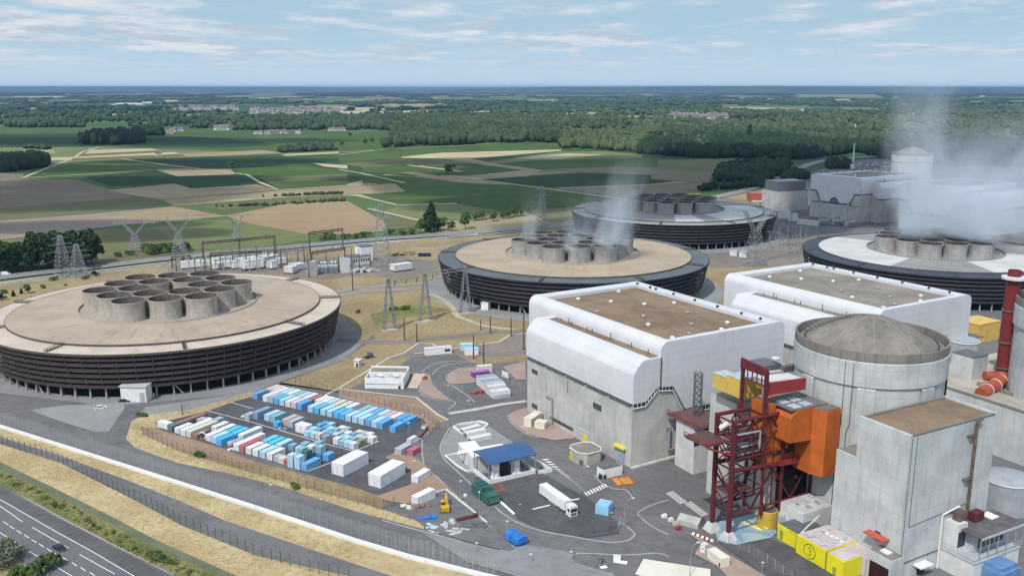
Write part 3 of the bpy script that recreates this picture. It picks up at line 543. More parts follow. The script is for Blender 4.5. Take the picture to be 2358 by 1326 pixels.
def tower(idx, label, stack_h, m_in, m_outd, m_hub, m_lv, m_st, m_si, sectors, ncol, hexrot, hz=20.6):
    x, y, r1, r0 = TOW[idx]; T_ = thing('cooling_tower', label, 'cooling tower', (x, y, 0), group='low round cooling towers')
    zt = 19.0; zb = 4.6; c = (x, y, 0)
    MB().lathe([(r0 - 2.6, -.3), (r0 - 2.6, 6), (r1 - 3.0, zt - .3)], c, 120).build('shade_shell', m_shade, T_, 30)  # black shell; shade between the louvres is put into its colour
    nt_ = 6; dz = (zt - .5 - zb) / nt_
    rr = lambda z: r0 + (r1 - r0) * (z / zt) ** .8
    for k in range(nt_):
        z0 = zb + k * dz; ra, rb = rr(z0) + .1, rr(z0 + dz * .6) - .55
        mb = MB(); mb.lathe([(ra - .15, z0 - .12), (ra, z0), (rb, z0 + dz * .56), (rb - .2, z0 + dz * .5), (ra - .15, z0 - .12)], c, 144); mb.build('louvre_ring', m_lv, T_, 40)
    if idx == 0:         # one rib behind every column, seen on the near side
        mb = MB(); P_ = [(rr(zb + k * dz * .5) - (.75 if k % 2 == 0 else .35), zb + k * dz * .5) for k in range(2 * nt_ + 1)]
        n0 = len(P_); mb.add([(p[0] + o_, s_ * .14, p[1]) for p in P_ for o_, s_ in ((0, -1), (.3, -1), (.3, 1), (0, 1))], [(4 * i + j, 4 * i + (j + 1) % 4, 4 * i + 4 + (j + 1) % 4, 4 * i + 4 + j) for i in range(n0 - 1) for j in range(4)] + [(3, 2, 1, 0), (4 * n0 - 4, 4 * n0 - 3, 4 * n0 - 2, 4 * n0 - 1)])
        o0 = mb.build('rib', m_rib, T_, world=False); first = True
        for i in range(ncol):
            a = 2 * math.pi * i / ncol
            if math.sin(a) * (y / math.hypot(x, y)) + math.cos(a) * (x / math.hypot(x, y)) > -.05: continue
            o = o0 if first else o0.copy()
            if not first: C.objects.link(o); o.parent = T_
            first = False; o.rotation_euler = (0, 0, a)
    MB().lathe([(r1 - 1.2, zt - .8), (r1 + .25, zt - .75), (r1 + .25, zt + .1), (r1 - .2, zt + .1)], c, 144).build('rim', m_rib if idx == 0 else m_lv, T_, 40)
    ri = r1 * .872
    MB().lathe([(r1 - .2, zt + .06), (ri, zt + .35)], c, 144).build('outer_deck', m_outd, T_, 20)
    rh = r1 * .505
    if sectors:
        for a0, a1, mm, nm in sectors:
            MB().lathe([(ri, zt + .35), (ri, zt + 1.15), (rh, zt + 2.0)], c, max(3, int((a1 - a0) / 3)), R(a0), R(a1)).build(nm, mm, T_, 25)
    else: MB().lathe([(ri, zt + .35), (ri, zt + 1.15), (rh, zt + 2.0)], c, 144).build('inner_deck', m_in, T_, 25)
    MB().lathe([(rh, zt + 2.0), (rh, zt + 2.5), (rh - .5, zt + 2.5), (rh - .5, zt + 1.6), (.01, zt + 1.6)], c, 96).build('hub_slab', m_hub, T_, 25)
    MB().lathe([(ri + .15, zt + 1.25), (ri + .02, zt + 1.25), (ri + .02, zt + .36), (ri + .15, zt + .36)], c, 144).build('deck_rail', m_rail, T_)
    for i in range(9):       # radial stairways over the outer deck
        a = 2 * math.pi * (i + .35) / 9; ca, sa = math.cos(a), math.sin(a); mb = MB()
        for d in (-.6, .6):
            px_, py_ = x - sa * d, y + ca * d
            for hh in (.55, 1.1): mb.bar((px_ + ca * ri, py_ + sa * ri, zt + .3 + hh), (px_ + ca * (r1 - .5), py_ + sa * (r1 - .5), zt + .1 + hh), .12)
            for q in range(6):
                rq = ri + (r1 - .5 - ri) * q / 5; mb.bar((px_ + ca * rq, py_ + sa * rq, zt + .2), (px_ + ca * rq, py_ + sa * rq, zt + 1.35), .12)
        mb.box((x + ca * (ri + r1 - .5) / 2, y + sa * (ri + r1 - .5) / 2, zt + .38), (r1 - ri - 1, 1.1, .12), a)
        mb.build('walkway', m_rail, T_)
    # columns under the louvres, only on the side that faces the works
    colm = MB().box((0, 0, zb / 2 - .1), (.75, .55, zb + .35))
    braced = MB().box((0, 0, zb / 2 - .1), (.75, .55, zb + .35)); braced.bar((0, .2, zb - .1), (0, 3.4, .2), .4)
    bases = [colm.build('column', m_tcol, T_, world=False), braced.build('column', m_tcol, T_, world=False)]
    cnt = [0, 0]
    for i in range(ncol):
        a = 2 * math.pi * i / ncol; s_ = math.sin(a) * (y / math.hypot(x, y)) + math.cos(a) * (x / math.hypot(x, y))
        if s_ > -.12: continue
        b = 1 if i % 9 == 4 else 0
        o = bases[b] if cnt[b] == 0 else bases[b].copy()
        if cnt[b]: C.objects.link(o); o.parent = T_
        cnt[b] += 1; o.location = (math.cos(a) * (r0 - .35), math.sin(a) * (r0 - .35), 0); o.rotation_euler = (0, 0, a)
    # eighteen fan stacks on a hexagonal lattice
    st0 = None; sp_ = 14.8 * (r1 / 77) ** .35; pos = []
    for k in range(6):
        a = R(hexrot + 60 * k); pos.append((sp_, a)); pos.append((2 * sp_, a)); pos.append((sp_ * math.sqrt(3), a + R(30)))
    for rr_, a in pos:
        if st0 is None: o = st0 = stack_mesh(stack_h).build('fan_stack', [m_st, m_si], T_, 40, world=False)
        else: o = st0.copy(); C.objects.link(o); o.parent = T_
        o.location = (rr_ * math.cos(a), rr_ * math.sin(a), hz); o.rotation_euler = (0, 0, a * 3)
    return T_
d_tan = deck_mat('deck_tan', (.40, .325, .245), 72, .16, .45); d_tan_o = deck_mat('deck_tan_outer', (.52, .445, .36), 18, .5, .25)
d_tan2 = deck_mat('deck_sand', (.40, .325, .235), 60, .2, .35); d_dark_o = deck_mat('deck_slate_outer', (.115, .135, .145), 18, .5, .3)
d_grey = deck_mat('deck_grey', (.27, .262, .25), 40, .4, .35); d_grey_o = deck_mat('deck_grey_outer', (.30, .29, .27), 18, .4, .3)
d_navy = deck_mat('deck_navy_outer', (.06, .072, .095), 18, .5, .3); d_white = deck_mat('deck_white_panel', (.52, .52, .495), 60, .55, .25, (.75, .74, .7))
d_hub = deck_mat('hub_concrete', (.36, .315, .26), 0, 0, .5); d_hubg = deck_mat('hub_concrete_grey', (.26, .25, .235), 0, 0, .5)
tw1 = tower(0, 'tan topped cooling tower nearest the container yard, no steam rising from it', 8.4, d_tan, d_tan_o, d_hub, m_louv, m_stack, m_stin, None, 72, 16.5)
tw2 = tower(1, 'cooling tower with slate blue rim and thin steam wisps behind the near white hall', 8.6, d_tan2, d_dark_o, d_hub, m_louv2, m_stackg, m_stin2, None, 72, 5.0)
tw3 = tower(2, 'farthest cooling tower, grey deck with a white panelled patch, no steam', 8.6, None, d_grey_o, d_hubg, m_louv2, m_stackg, m_stin2, [(-180, -98, d_grey, 'inner_deck'), (-98, -80, d_white, 'deck_panel'), (-80, -66, d_grey, 'inner_deck'), (-66, 20, d_white, 'deck_panel'), (20, 180, d_grey, 'inner_deck')], 72, 10.0)
tw4 = tower(3, 'cooling tower with navy rim and big steam cloud beside the red chimney', 8.6, None, d_navy, d_hubg, m_louv2, m_stackg, m_stin2, [(-232, -134, d_white, 'deck_panel'), (-134, -88, d_grey, 'inner_deck'), (-88, -20, d_white, 'deck_panel'), (-20, 128, d_grey, 'inner_deck')], 72, 0.0)
# little white entrance block in the wall of the near tower
e = A('Z1', 890, 1050); t_ = thing('entrance_block', 'small white entrance block standing in the wall of the tan topped cooling tower', 'building', e, R(-4))
MB().box((0, 2.2, 3.0), (10, 5, 6.2)).build('wall', plain('clad_white', (.66, .66, .64), .06, .5, .6, dirt=.2), t_, world=False)
MB().box((0, 2.0, 6.3), (10.6, 5.6, .4)).build('roof', plain('roof_pale', (.5, .5, .49), .1, .6), t_, world=False)
MB().box((3.4, -.4, 2.0), (1.6, .2, 4.0)).build('door', plain('door_grey', (.36, .38, .4), .1, .6), t_, world=False)
# ------------------------------------------------------------------ turbine halls
def arc(cx, cz, r_, a0, a1, n=6): return [(cx + r_ * math.cos(R(a0 + (a1 - a0) * i / n)), cz + r_ * math.sin(R(a0 + (a1 - a0) * i / n))) for i in range(n + 1)]
HU = Vector((.5188, -.8549, 0)); HV = Vector((.8549, .5188, 0)); HANG = math.atan2(HU.y, HU.x)
def clad(name, col, ang):
    t = NT(name); x, y, z = t.axis(ang); nz = t.noise(.15, 5, .6); st = t.noise(.5, 5, .6, stretch=(1, 1, .1))
    c = t.mix(t.step(nz, .3, .7), [k * .95 for k in col], [min(.92, k * 1.04) for k in col])
    c = t.mix(t.math('MULTIPLY', t.step(st, .52, .8), .16), c, [k * .55 for k in col])
    ln = t.math('MAXIMUM', t.line(z, 2.6, .13, .3), t.math('MULTIPLY', t.math('MAXIMUM', t.line(x, 6.0, .14), t.line(y, 6.0, .14)), .6))
    return t.out(t.mix(t.math('MULTIPLY', ln, .34), c, [k * .55 for k in col]), .45, spec=.35)
m_clad = clad('hall_cladding', (.60, .60, .615), HANG)
m_hconc = concrete('hall_concrete', (.47, .46, .43), HANG, 3.4, 7.5, .36, .6)
def roof_mat(name, col, ang):
    t = NT(name); x, y, z = t.axis(ang); a = t.noise(.06, 6, .65); b = t.noise(.35, 5, .65); p = t.noise(.1, 5, .7, dist=1.5)
    c = t.mix(t.step(a, .35, .65), [k * .8 for k in col], [k * 1.15 for k in col])
    c = t.mix(t.math('MULTIPLY', t.step(p, .58, .72), .45), c, [min(1, k * 1.75) for k in col])
    c = t.mix(.4, c, t.mix(b, (.2, .2, .2), (.8, .8, .8)), 'OVERLAY')
    ln = t.math('MAXIMUM', t.line(x, 24, .22), t.line(y, 6.5, .1, .4)); c = t.mix(t.math('MULTIPLY', ln, .4), c, [k * 1.5 for k in col])
    return t.out(c, .95, spec=.1)
m_roof = roof_mat('roof_gravel', (.225, .162, .11), HANG); m_roofg = roof_mat('roof_grey', (.25, .225, .19), HANG)
m_glass = plain('dark_glazing', (.03, .034, .04), .2, .5, .25, spec=.6)
m_grille = plain('grille_dark', (.07, .072, .075), .25, 1.2, .7)
m_metal = plain('galvanised', (.38, .39, .40), .15, .8, .45, .4)
m_white = plain('white_paint', (.74, .74, .72), .06, .5, .5, dirt=.15)
m_yellow = plain('yellow_paint', (.72, .60, .03), .08, .4, .5, dirt=.25)
m_black = plain('black_steel', (.03, .03, .032), .2, .8, .6)
def hall(name_label, O, near, rm):
    T_ = thing('turbine_hall', name_label, 'industrial hall', O, group='white turbine halls')
    L = 62.2; u, v = HU, HV
    # concrete lower storey: lobe side and the deeper main block
    mb = MB()
    mb.extr([(.35, -.3), (10.7, -.3), (10.7, 24.4), (9.6, 24.4), (5.2, 20.4), (.35, 20.4)], O, u, v, L - .4, .4)
    mb.extr([(10.7, -.3), (65.6, -.3), (65.6, 14.2), (38, 14.2), (21.6, 14.6), (16.2, 23.6), (10.7, 24.4)], O, u, v, L - .4, -14.6)
    mb.build('wall', m_hconc, T_)
    # white steel cladding of the main block, its roof sunk behind a parapet
    prof = [(10.75, 25.2), (16.4, 24.6), (21.9, 16.0), (38, 15.6), (66, 15.6)] + [(66, 35.6)] + arc(63, 36.6, 3.0, 0, 90)[1:] + [(58.6, 39.6), (58.6, 38.4), (14.6, 38.4), (14.6, 39.9)] + arc(13.9, 36.7, 3.2, 90, 180)
    MB().extr(prof, O, u, v, L + .2, -15).build('upper_cladding', m_clad, T_, 35)
    mb = MB(); mb.extr([(14.6, 38.42), (58.6, 38.42), (58.6, 39.55), (14.6, 39.8)], O, u, v, L + .2, L - 2.2); mb.build('parapet', m_clad, T_); mb = MB(); mb.extr([(14.6, 38.42), (58.6, 38.42), (58.6, 39.55), (14.6, 39.8)], O, u, v, -9.5, -15)
    mb.build('parapet', m_clad, T_)
    MB().extr([(14.63, 38.1), (58.57, 38.1), (58.57, 38.46), (14.63, 38.46)], O, u, v, L - 2.23, -9.47).build('roof', rm, T_)
    prof = [(.12, 21.4), (5.4, 21.4), (10.0, 25.4), (10.7, 25.4), (10.7, 35.1), (4.6, 35.1), (3.7, 34.9), (3.0, 34.4), (.9, 32.0), (.35, 31.2), (.12, 30.3)]
    MB().extr(prof, O, u, v, L + .16, 0).build('lower_cladding', m_clad, T_, 35)
    MB().extr([(7.4, 35.15), (10.7, 35.15), (10.7, 35.3), (7.4, 35.3)], O, u, v, L - 1, 4).build('gutter_roof', rm, T_)
    # clerestory slot between concrete and cladding
    mb = MB(); P = lambda a, b, z: tuple(O + u * a + v * b + Vector((0, 0, z)))
    for a0 in range(5):
        s0 = .8 + a0 * 12.3; mb = MB()
        mb.extr([(.16, 20.0), (.3, 20.0), (.3, 21.38), (.16, 21.38)], O, u, v, s0 + 11.2, s0)
        mb.build('clerestory', m_glass, T_)
        mb = MB()
        for q in range(19): mb.bar(P(s0 + q * .62, .12, 20.0), P(s0 + q * .62, .12, 21.38), .12)
        mb.build('mullion_row', m_metal, T_)
    segs = [((.3, 20.42), (5.2, 20.42), 1), ((5.2, 20.42), (9.8, 24.5), 1), ((10.5, 24.5), (16.2, 23.7), .9), ((16.2, 23.7), (21.6, 14.7), .95), ((21.6, 14.5), (64, 14.3), 1.2)]
    for (a, za), (b, zb), h in segs:
        mb = MB(); q = [P(L - .12, a, za - .5), P(L - .12, b, zb - .5), P(L - .12, b, zb + h), P(L - .12, a, za + h)]; q2 = [tuple(Vector(p) + u * .25) for p in q]
        mb.add(q + q2, [(4, 5, 6, 7), (0, 1, 5, 4), (3, 7, 6, 2), (0, 4, 7, 3), (1, 2, 6, 5)]); mb.build('gable_glazing', m_glass, T_)
        n = max(2, int(math.hypot(b - a, zb - za) / 1.3)); mb = MB()
        for i in range(n + 1):
            f = i / n; aa, zz = a + (b - a) * f, za + (zb - za) * f; mb.bar(P(L + .12, aa, zz - .4), P(L + .12, aa, zz + h), .15)
        mb.bar(P(L + .12, a, za - .5), P(L + .12, b, zb - .5), .25); mb.build('mullion_row', m_white, T_)
    # wedge shaped concrete shoulders and arched grille on the other gable
    for a, b, c_ in ((10.8, 15.8, 20.5), (65.9, 58.5, 53.5)):
        mb = MB(); q = [(-15.6, a, 15), (-15.6, c_, 15), (-15.6, b, 24.5), (-15.6, a, 24.5)]; mb.add([P(*k_) for k_ in q] + [P(-14.9, k_[1], k_[2]) for k_ in q], [(0, 1, 2, 3), (7, 6, 5, 4), (0, 4, 5, 1), (1, 5, 6, 2), (2, 6, 7, 3), (3, 7, 4, 0)]); mb.build('gable_shoulder', m_hconc, T_)
        mb = MB(); mb.bar(P(-15.7, c_, 15.2), P(-15.7, b, 24.6), .7); mb.bar(P(-15.7, b, 24.7), P(-15.7, a, 24.7), .9); mb.build('gable_glazing', m_glass, T_)
    mb = MB(); mb.bar(P(-15.4, 20.5, 15.3), P(-15.4, 53.5, 15.3), .8); mb.build('gable_glazing', m_glass, T_)
    mb = MB()
    for i in range(13):
        t0, t1 = math.pi * i / 13, math.pi * (i + 1) / 13; mb.bar(P(-15.3, 38 + 4 * math.cos(t0), 15.4 + 4.4 * math.sin(t0)), P(-15.3, 38 + 4 * math.cos(t1), 15.4 + 4.4 * math.sin(t1)), .8)
    mb.prism([], 0, 0) if False else None
    mb.build('arch_surround', m_grille, T_)
    mb = MB()
    for q in range(-3, 4): mb.bar(P(-15.2, 38 + q, 15.4), P(-15.2, 38 + q, 15.4 + 4 * math.sqrt(max(.05, 1 - (q / 4) ** 2))), .35)
    mb.build('arch_grille', m_grille, T_)
    # roof furniture
    for a, b in ((-4, 26), (-6, 47), (6, 34), (16, 20), (16, 42), (20, 53), (30, 30), (34, 47), (40, 24), (47, 37), (52, 49), (56, 28), (57, 20), (57.5, 41)):
        mb = MB(); c_ = P(a, b, 38.46); mb.lathe([(.6, 0), (.6, .4), (.85, .45), (.8, .7), (.4, .9), (.01, .95)], c_, 14)
        mb.build('roof_vent', m_white if (a + b) % 3 else m_metal, T_, 40)
    for a in (-10, -2, 1.5, 12, 24, 36, 48, 57): MB().box(P(a, 59.6, 39.8), (.5, .9, 1.1), HANG).build('parapet_vent', m_black, T_)
    for a in (9, 14, 15.5, 25, 28, 38.5, 48, 49.5, 58): mb = MB(); mb.tube(P(a, 9.2, 35.2), P(a, 9.2, 36.2 + (a % 3) * .6), .17, n=6); mb.build('vent_pipe', m_rail, T_)
    if near:
        for a, z, w_, h in ((5.5, 16.6, 3.6, 1.5), (5.5, 3.4, 3.4, 1.6), (43.8, 15.0, 4.4, 1.9)): MB().box(P(a, .28, z), (w_, .3, h), HANG).build('wall_louvre', m_grille, T_)
        MB().box(P(23, .25, 2.4), (14, .3, 1.0), HANG).build('wall_louvre', m_grille, T_)
        d_ = MB().box(P(37.5, .2, 2.2), (10, .35, 4.4), HANG).build('gate', plain('gate_lilac', (.43, .43, .47), .08, .5, .6), T_)
        MB().box(P(37.6, .0, 1.7), (2.6, .3, 2.9), HANG).build('door', m_yellow, d_)
        MB().box(P(57.0, .15, 2.6), (3.4, .4, 5.2), HANG).build('door', plain('door_steel_blue', (.30, .34, .40), .08, .5, .5), T_)
        MB().box(P(56.8, -.35, 5.6), (5.4, 1.4, .5), HANG).build('awning', m_yellow, T_)
        mb = MB(); mb.path([P(13.5, -.1, 10), P(17.5, -.25, 10), P(17.8, -.25, 1)], .35); mb.build('wall_pipe', m_metal, T_)
        mb = MB(); mb.path([P(26.6, .1, 19.5), P(26.6, .1, 15)], .2); mb.build('wall_pipe', m_metal, T_)
        mb = MB(); mb.path([P(L + .5, 14.0, 11.0), P(L + .5, 15.2, 11.2), P(L + .5, 15.2, 3.2), P(L + .5, 30, 3.6)], .42); mb.path([P(L + .5, 19.5, 13), P(L + .5, 20.3, 13), P(L + .5, 20.3, 6)], .38); mb.build('wall_pipe', m_metal, T_)
        mb = MB(); mb.box(P(L + .7, 25.5, 2.2), (3.2, 9, 1.8), HANG); mb.build('pipe_duct', m_grille, T_)
        mb = MB(); mb.box(P(L + .45, 17, .35), (1.1, 34, .7), HANG); mb.build('plinth', m_conc2, T_)
        mb = MB(); mb.bar(P(L + .55, 10.72, 25), P(L + .55, 10.72, 35), .22); mb.build('joint_trim', m_black, T_)
    return T_
m_conc2 = plain('concrete_pale', (.50, .49, .46), .12, .3, .85, dirt=.3)
HB = Vector((5.2, 322.8, 0))
h1 = hall('near white turbine hall with brown roof, beside the blue roofed shelter', HB, True, m_roof)
h2 = hall('white turbine hall behind the round reactor building', HB + Vector((84.6, 41.3, 0)), False, m_roofg)
for loc, lab in ((Vector((324.8, 799.9, 0)), 'far white turbine hall with an arched grille, beside the orange building'), (Vector((324.8 + 50.5, 799.9 - 78.5, 0)), 'far white turbine hall half hidden behind the big steam cloud')):
    dup(h2, loc, math.pi / 2, lab)

# ------------------------------------------------------------------ reactor building
RC = Vector((100.8, 247.2, 0)); RR = 20.4
m_rconc = concrete('reactor_concrete', (.47, .48, .465), R(29), 1.9, 40, .34, .65)
m_plast2 = plain('seam_pale', (.32, .305, .27), .15, .4, .9)
m_rdome = concrete('dome_concrete', (.22, .20, .172), R(29), 60, 60, 0, .75, .2)
m_rim = concrete('parapet_concrete', (.22, .205, .18), R(29), 2.2, 4, .3, .7)
rb = thing('reactor_building', 'round concrete reactor building with shallow grey dome behind the orange block', 'reactor building', RC)
MB().lathe([(RR - .5, -.3), (RR - .5, 40.4)], RC, 96).build('wall', m_rconc, rb, 40)
MB().lathe([(RR - .5, 40.4), (RR + .1, 40.9), (RR + .1, 47.4), (RR - .3, 47.7)], RC, 96).build('ring_beam', m_rconc, rb, 40)
MB().lathe([(RR - .3, 47.7), (RR - .05, 47.9), (RR - .05, 50.2), (RR - .6, 50.2), (RR - .7, 47.6), (17.4, 47.5)], RC, 96).build('parapet', m_rim, rb, 40)
MB().lathe([(17.4, 47.5), (17.4, 48.6), (17.0, 49.0), (16.2, 49.2), (13.2, 51.2), (9.5, 53.2), (5, 54.9), (2, 55.5), (.01, 55.7)], RC, 96).build('dome', m_rdome, rb, 40)
for a in (-108, -62, -150):
    mb = MB(); q_ = [(RC.x + r_ * math.cos(R(a)), RC.y + r_ * math.sin(R(a)), z_ + .08) for r_, z_ in ((16.2, 49.22), (13.2, 51.22), (9.5, 53.22), (5, 54.92), (2, 55.52))]
    for i in range(4): mb.bar(q_[i], q_[i + 1], .16)
    mb.build('dome_seam', m_plast2, rb)
MB().lathe([(17.45, 48.7), (17.75, 48.7), (17.75, 47.6), (17.45, 47.6)], RC, 96).build('dome_ring', m_black, rb)
mb = MB()
for i in range(16):
    a0 = R(-118); f = i / 15; r_ = 17 - 15.5 * f; z = 49.2 + 6.2 * (1 - ((r_) / 17.2) ** 2) ** .9
    mb.box((RC.x + r_ * math.cos(R(152)), RC.y + r_ * math.sin(R(152)), z + .3), (1.2, .9, .5), R(152))
mb.build('dome_stair', m_rim, rb)
for a in (-160, -112, -64, -20):     # prestressing ribs
    mb = MB(); mb.lathe([(RR - .52, 0), (RR + .05, .2), (RR + .05, 40.2), (RR - .4, 40.6)], RC, 6, R(a - 6.5), R(a + 6.5)); mb.build('buttress', m_rconc, rb, 40)
for a, zz in ((-128, 6), (-122, 2)):
    mb = MB(); mb.path([(RC.x + (RR + .15) * math.cos(R(a)), RC.y + (RR + .15) * math.sin(R(a)), 47), (RC.x + (RR + .15) * math.cos(R(a)), RC.y + (RR + .15) * math.sin(R(a)), 30), (RC.x + (RR + .2) * math.cos(R(a - 2)), RC.y + (RR + .2) * math.sin(R(a - 2)), 28), (RC.x + (RR + .2) * math.cos(R(a - 2)), RC.y + (RR + .2) * math.sin(R(a - 2)), zz)], .09, 5); mb.build('cable', m_rail, rb)
mb = MB(); mb.bar((RC.x + 20.7 * math.cos(R(-2)), RC.y + 20.7 * math.sin(R(-2)), 20), (RC.x + 20.7 * math.cos(R(-2)), RC.y + 20.7 * math.sin(R(-2)), 50), .5); mb.build('ladder', m_rail, rb)

# ------------------------------------------------------------------ auxiliary block in front of it
AU = Vector((.478, -.878, 0)); AV = Vector((.878, .478, 0)); AANG = math.atan2(AU.y, AU.x)
AF = Vector((93.7, 201.8, 0)); AL, AW = 14.9, 32.4     # front corner, depth along -u, width along v
AO = AF - AU * AL
m_aconc = concrete('aux_concrete', (.50, .51, .50), AANG, 4.3, 5.6, .38, .5)
ax = thing('fuel_building', 'tall blank concrete block with brown roof in front of the round reactor', 'industrial building', AO)
def AP(a, b, z): return tuple(AO + AU * a + AV * b + Vector((0, 0, z)))
mb = MB(); mb.extr([(0, -.3), (AW, -.3), (AW, 38), (AW - .8, 38), (AW - .8, 37.4), (.8, 37.4), (.8, 38), (0, 38)], AO, AU, AV, AL); mb.build('wall', m_aconc, ax)
mb = MB(); mb.extr([(.8, 37.42), (AW - .8, 37.42), (AW - .8, 38), (.8, 38)], AO, AU, AV, .7, 0); mb.extr([(.8, 37.42), (AW - .8, 37.42), (AW - .8, 38), (.8, 38)], AO, AU, AV, AL, AL - .7); mb.build('parapet', m_rim, ax)
MB().extr([(.82, 37.2), (AW - .82, 37.2), (AW - .82, 37.5), (.82, 37.5)], AO, AU, AV, AL - .72, .72).build('roof', m_roof, ax)
MB().extr([(.1, -.3), (9, -.3), (9, 27), (.1, 27)], AO, AU, AV, -.02, -6.3).build('side_wing', m_aconc, ax)
MB().extr([(.6, 27.02), (9, 27.02), (9, 27.2), (.6, 27.2)], AO, AU, AV, -.2, -6).build('wing_roof', m_rim, ax)
m_rust = plain('rusty_pipe', (.125, .095, .08), .3, .5, .85)
bp = A('Z6', 1930, 430, 38)
mb = MB(); mb.tube(AP(AL + .8, 23.5, 10), AP(AL + .8, 23.5, 37.6), .42); mb.tube(AP(AL + .8, 23.5, 37.4), AP(AL + .9, 25.4, 37.9), .3)
for z in (22.5, 34): mb.box(AP(AL + .5, 22.5, z), (1.2, 3, .2), AANG)
mb.build('drain_pipe', m_rust, ax)
mb = MB(); mb.bar(AP(AL + .02, .9, 6), AP(AL + .02, .9, 37.2), .12); mb.bar(AP(AL + .02, 2.6, 14), AP(AL + .02, 2.6, 37.2), .14); mb.bar(AP(AL + .02, 2.6, 14), AP(AL + .02, 24, 15.4), .14); mb.build('joint_trim', m_rail, ax)
mb = MB(); mb.bar(AP(AL + .03, 1, 4.6), AP(AL + .03, 24, 5.2), .25); mb.build('joint_trim', m_rail, ax)
MB().box(AP(8.5, -.1, 9.5), (1.5, .4, 2.4), AANG).build('door', m_grille, ax)
mb = MB(); mb.box(AP(9.2, -1.6, 10.2), (6, 2.4, .3), AANG); mb.build('awning', plain('awning_red', (.50, .09, .06), .1, .5, .6), ax)
# ------------------------------------------------------------------ container yard
YO = Vector((-100.2, 336.0, -.16)); YE1 = Vector((.859, -.512, 0)); YE2 = Vector((.512, .859, 0)); YRZ = math.atan2(-.512, .859)
COL = dict(white=(.74, .74, .75), pinkish=(.64, .55, .56), lblue=(.42, .64, .80), blue=(.10, .36, .65), bright=(.07, .44, .76), cyan=(.09, .52, .72), deep=(.045, .20, .47), grey=(.42, .44, .48), teal=(.22, .46, .50), green=(.035, .13, .11), red=(.43, .075, .095), cream=(.62, .60, .48), rust=(.24, .11, .07), beige=(.52, .42, .36), brown=(.16, .09, .06), olive=(.30, .29, .14), slate=(.20, .32, .46))
CNAME = dict(white='white', pinkish='pinkish white', lblue='pale blue', blue='blue', bright='bright blue', cyan='cyan blue', deep='deep blue', grey='grey', teal='teal', green='dark green', red='red', cream='cream', rust='rusty brown', beige='beige', brown='brown', olive='olive', slate='slate blue')
def cmat(c): return plain('paint_' + CNAME[c].replace(' ', '_'), COL[c], .09, .5, .5, dirt=.3, each=.38)
_cp = {}
def cont_proto(c, w_, l_, h):
    key = (c, w_, l_, h)
    if key in _cp: return _cp[key]
    mb = MB(); f = .13
    for x in (f / 2, w_ - f / 2):
        for y in (f / 2, l_ - f / 2): mb.box((x, y, h / 2), (f, f, h))
    for z in (f / 2, h - f / 2):
        for y in (f / 2, l_ - f / 2): mb.box((w_ / 2, y, z), (w_ - 2 * f, f * .98, f))
        for x in (f / 2, w_ - f / 2): mb.box((x, l_ / 2, z), (f * .98, l_ - 2 * f, f))
    n = max(4, int(l_ / .55))
    for x0, s in ((.03, 1), (w_ - .03, -1)):     # corrugated long sides
        ys = []
        for i in range(n):
            y = f + (l_ - 2 * f) * i / n; d = (l_ - 2 * f) / n
            ys += [(x0, y), (x0, y + d * .4), (x0 + s * .07, y + d * .5), (x0 + s * .07, y + d * .9)]
        ys.append((x0, l_ - f)); vs = [(x, y, f) for x, y in ys] + [(x, y, h - f) for x, y in ys]; k = len(ys)
        mb.add(vs, [(i, k + i, k + i + 1, i + 1) if s > 0 else (i, i + 1, k + i + 1, k + i) for i in range(k - 1)])
    mb.box((w_ / 2, l_ - .06, h / 2), (w_ - 2 * f, .05, h - 2 * f)); mb.box((w_ / 2, l_ / 2, .09), (w_ - 2 * f, l_ - 2 * f, .1))
    mb.box((w_ / 2, l_ / 2, h - .05), (w_ - 2 * f, l_ - 2 * f, .06))
    for i in range(int(l_ / .6)): mb.box((w_ / 2, .4 + i * .6, h - .01), (w_ - 2 * f - .1, .22, .03))
    nm = 'shipping_container' if l_ > 5 else 'storage_box'
    o = mb.build(nm, cmat(c))
    mb = MB()
    for s in (.27, .73):
        mb.box((w_ * s, .05, h / 2), (w_ * .44, .06, h - 2 * f - .04))
    d = mb.build('door', cmat(c), o, world=False)
    mb = MB()
    for q in (.16, .38, .62, .84): mb.tube((w_ * q, .0, f), (w_ * q, .0, h - f), .035, n=5)
    mb.build('lock_bar', m_metal, d, world=False)
    _cp[key] = [o, False]; return _cp[key]
ORD = ['first', 'second', 'third', 'fourth', 'fifth', 'sixth', 'seventh', 'eighth', 'ninth', 'tenth', 'eleventh', 'twelfth', 'thirteenth', 'fourteenth', 'fifteenth', 'sixteenth', 'seventeenth', 'eighteenth', 'nineteenth', 'twentieth', 'twenty first', 'twenty second', 'twenty third', 'twenty fourth', 'twenty fifth', 'twenty sixth']
def put(c, a, b, w_=2.44, l_=6.06, h=2.6, z=0.0, label=None, group=None, turn=0, cat='shipping container', jit=True):
    P_ = cont_proto(c, w_, l_, h)
    o = P_[0] if not P_[1] else dup(P_[0]); P_[1] = True
    j = rng.uniform(-.012, .012) if jit else 0
    o.location = YO + YE1 * a + YE2 * b + Vector((0, 0, z)); o.rotation_euler = (0, 0, YRZ + turn + j)
    return tag(o, label, cat if l_ > 5 else 'storage box', group)
def line_of(items, where, group, b, word='container'):
    n = 0
    for it in items:
        c, a = it[0], it[1]; kw = it[2] if len(it) > 2 else {}
        bb = kw.pop('b', b); n += 1
        put(c, a, bb, label=f'{CNAME[c]} {word}, {ORD[n-1]} from the left in {where}', group=group, **kw)
g = 'shipping containers in the rear row of the yard'
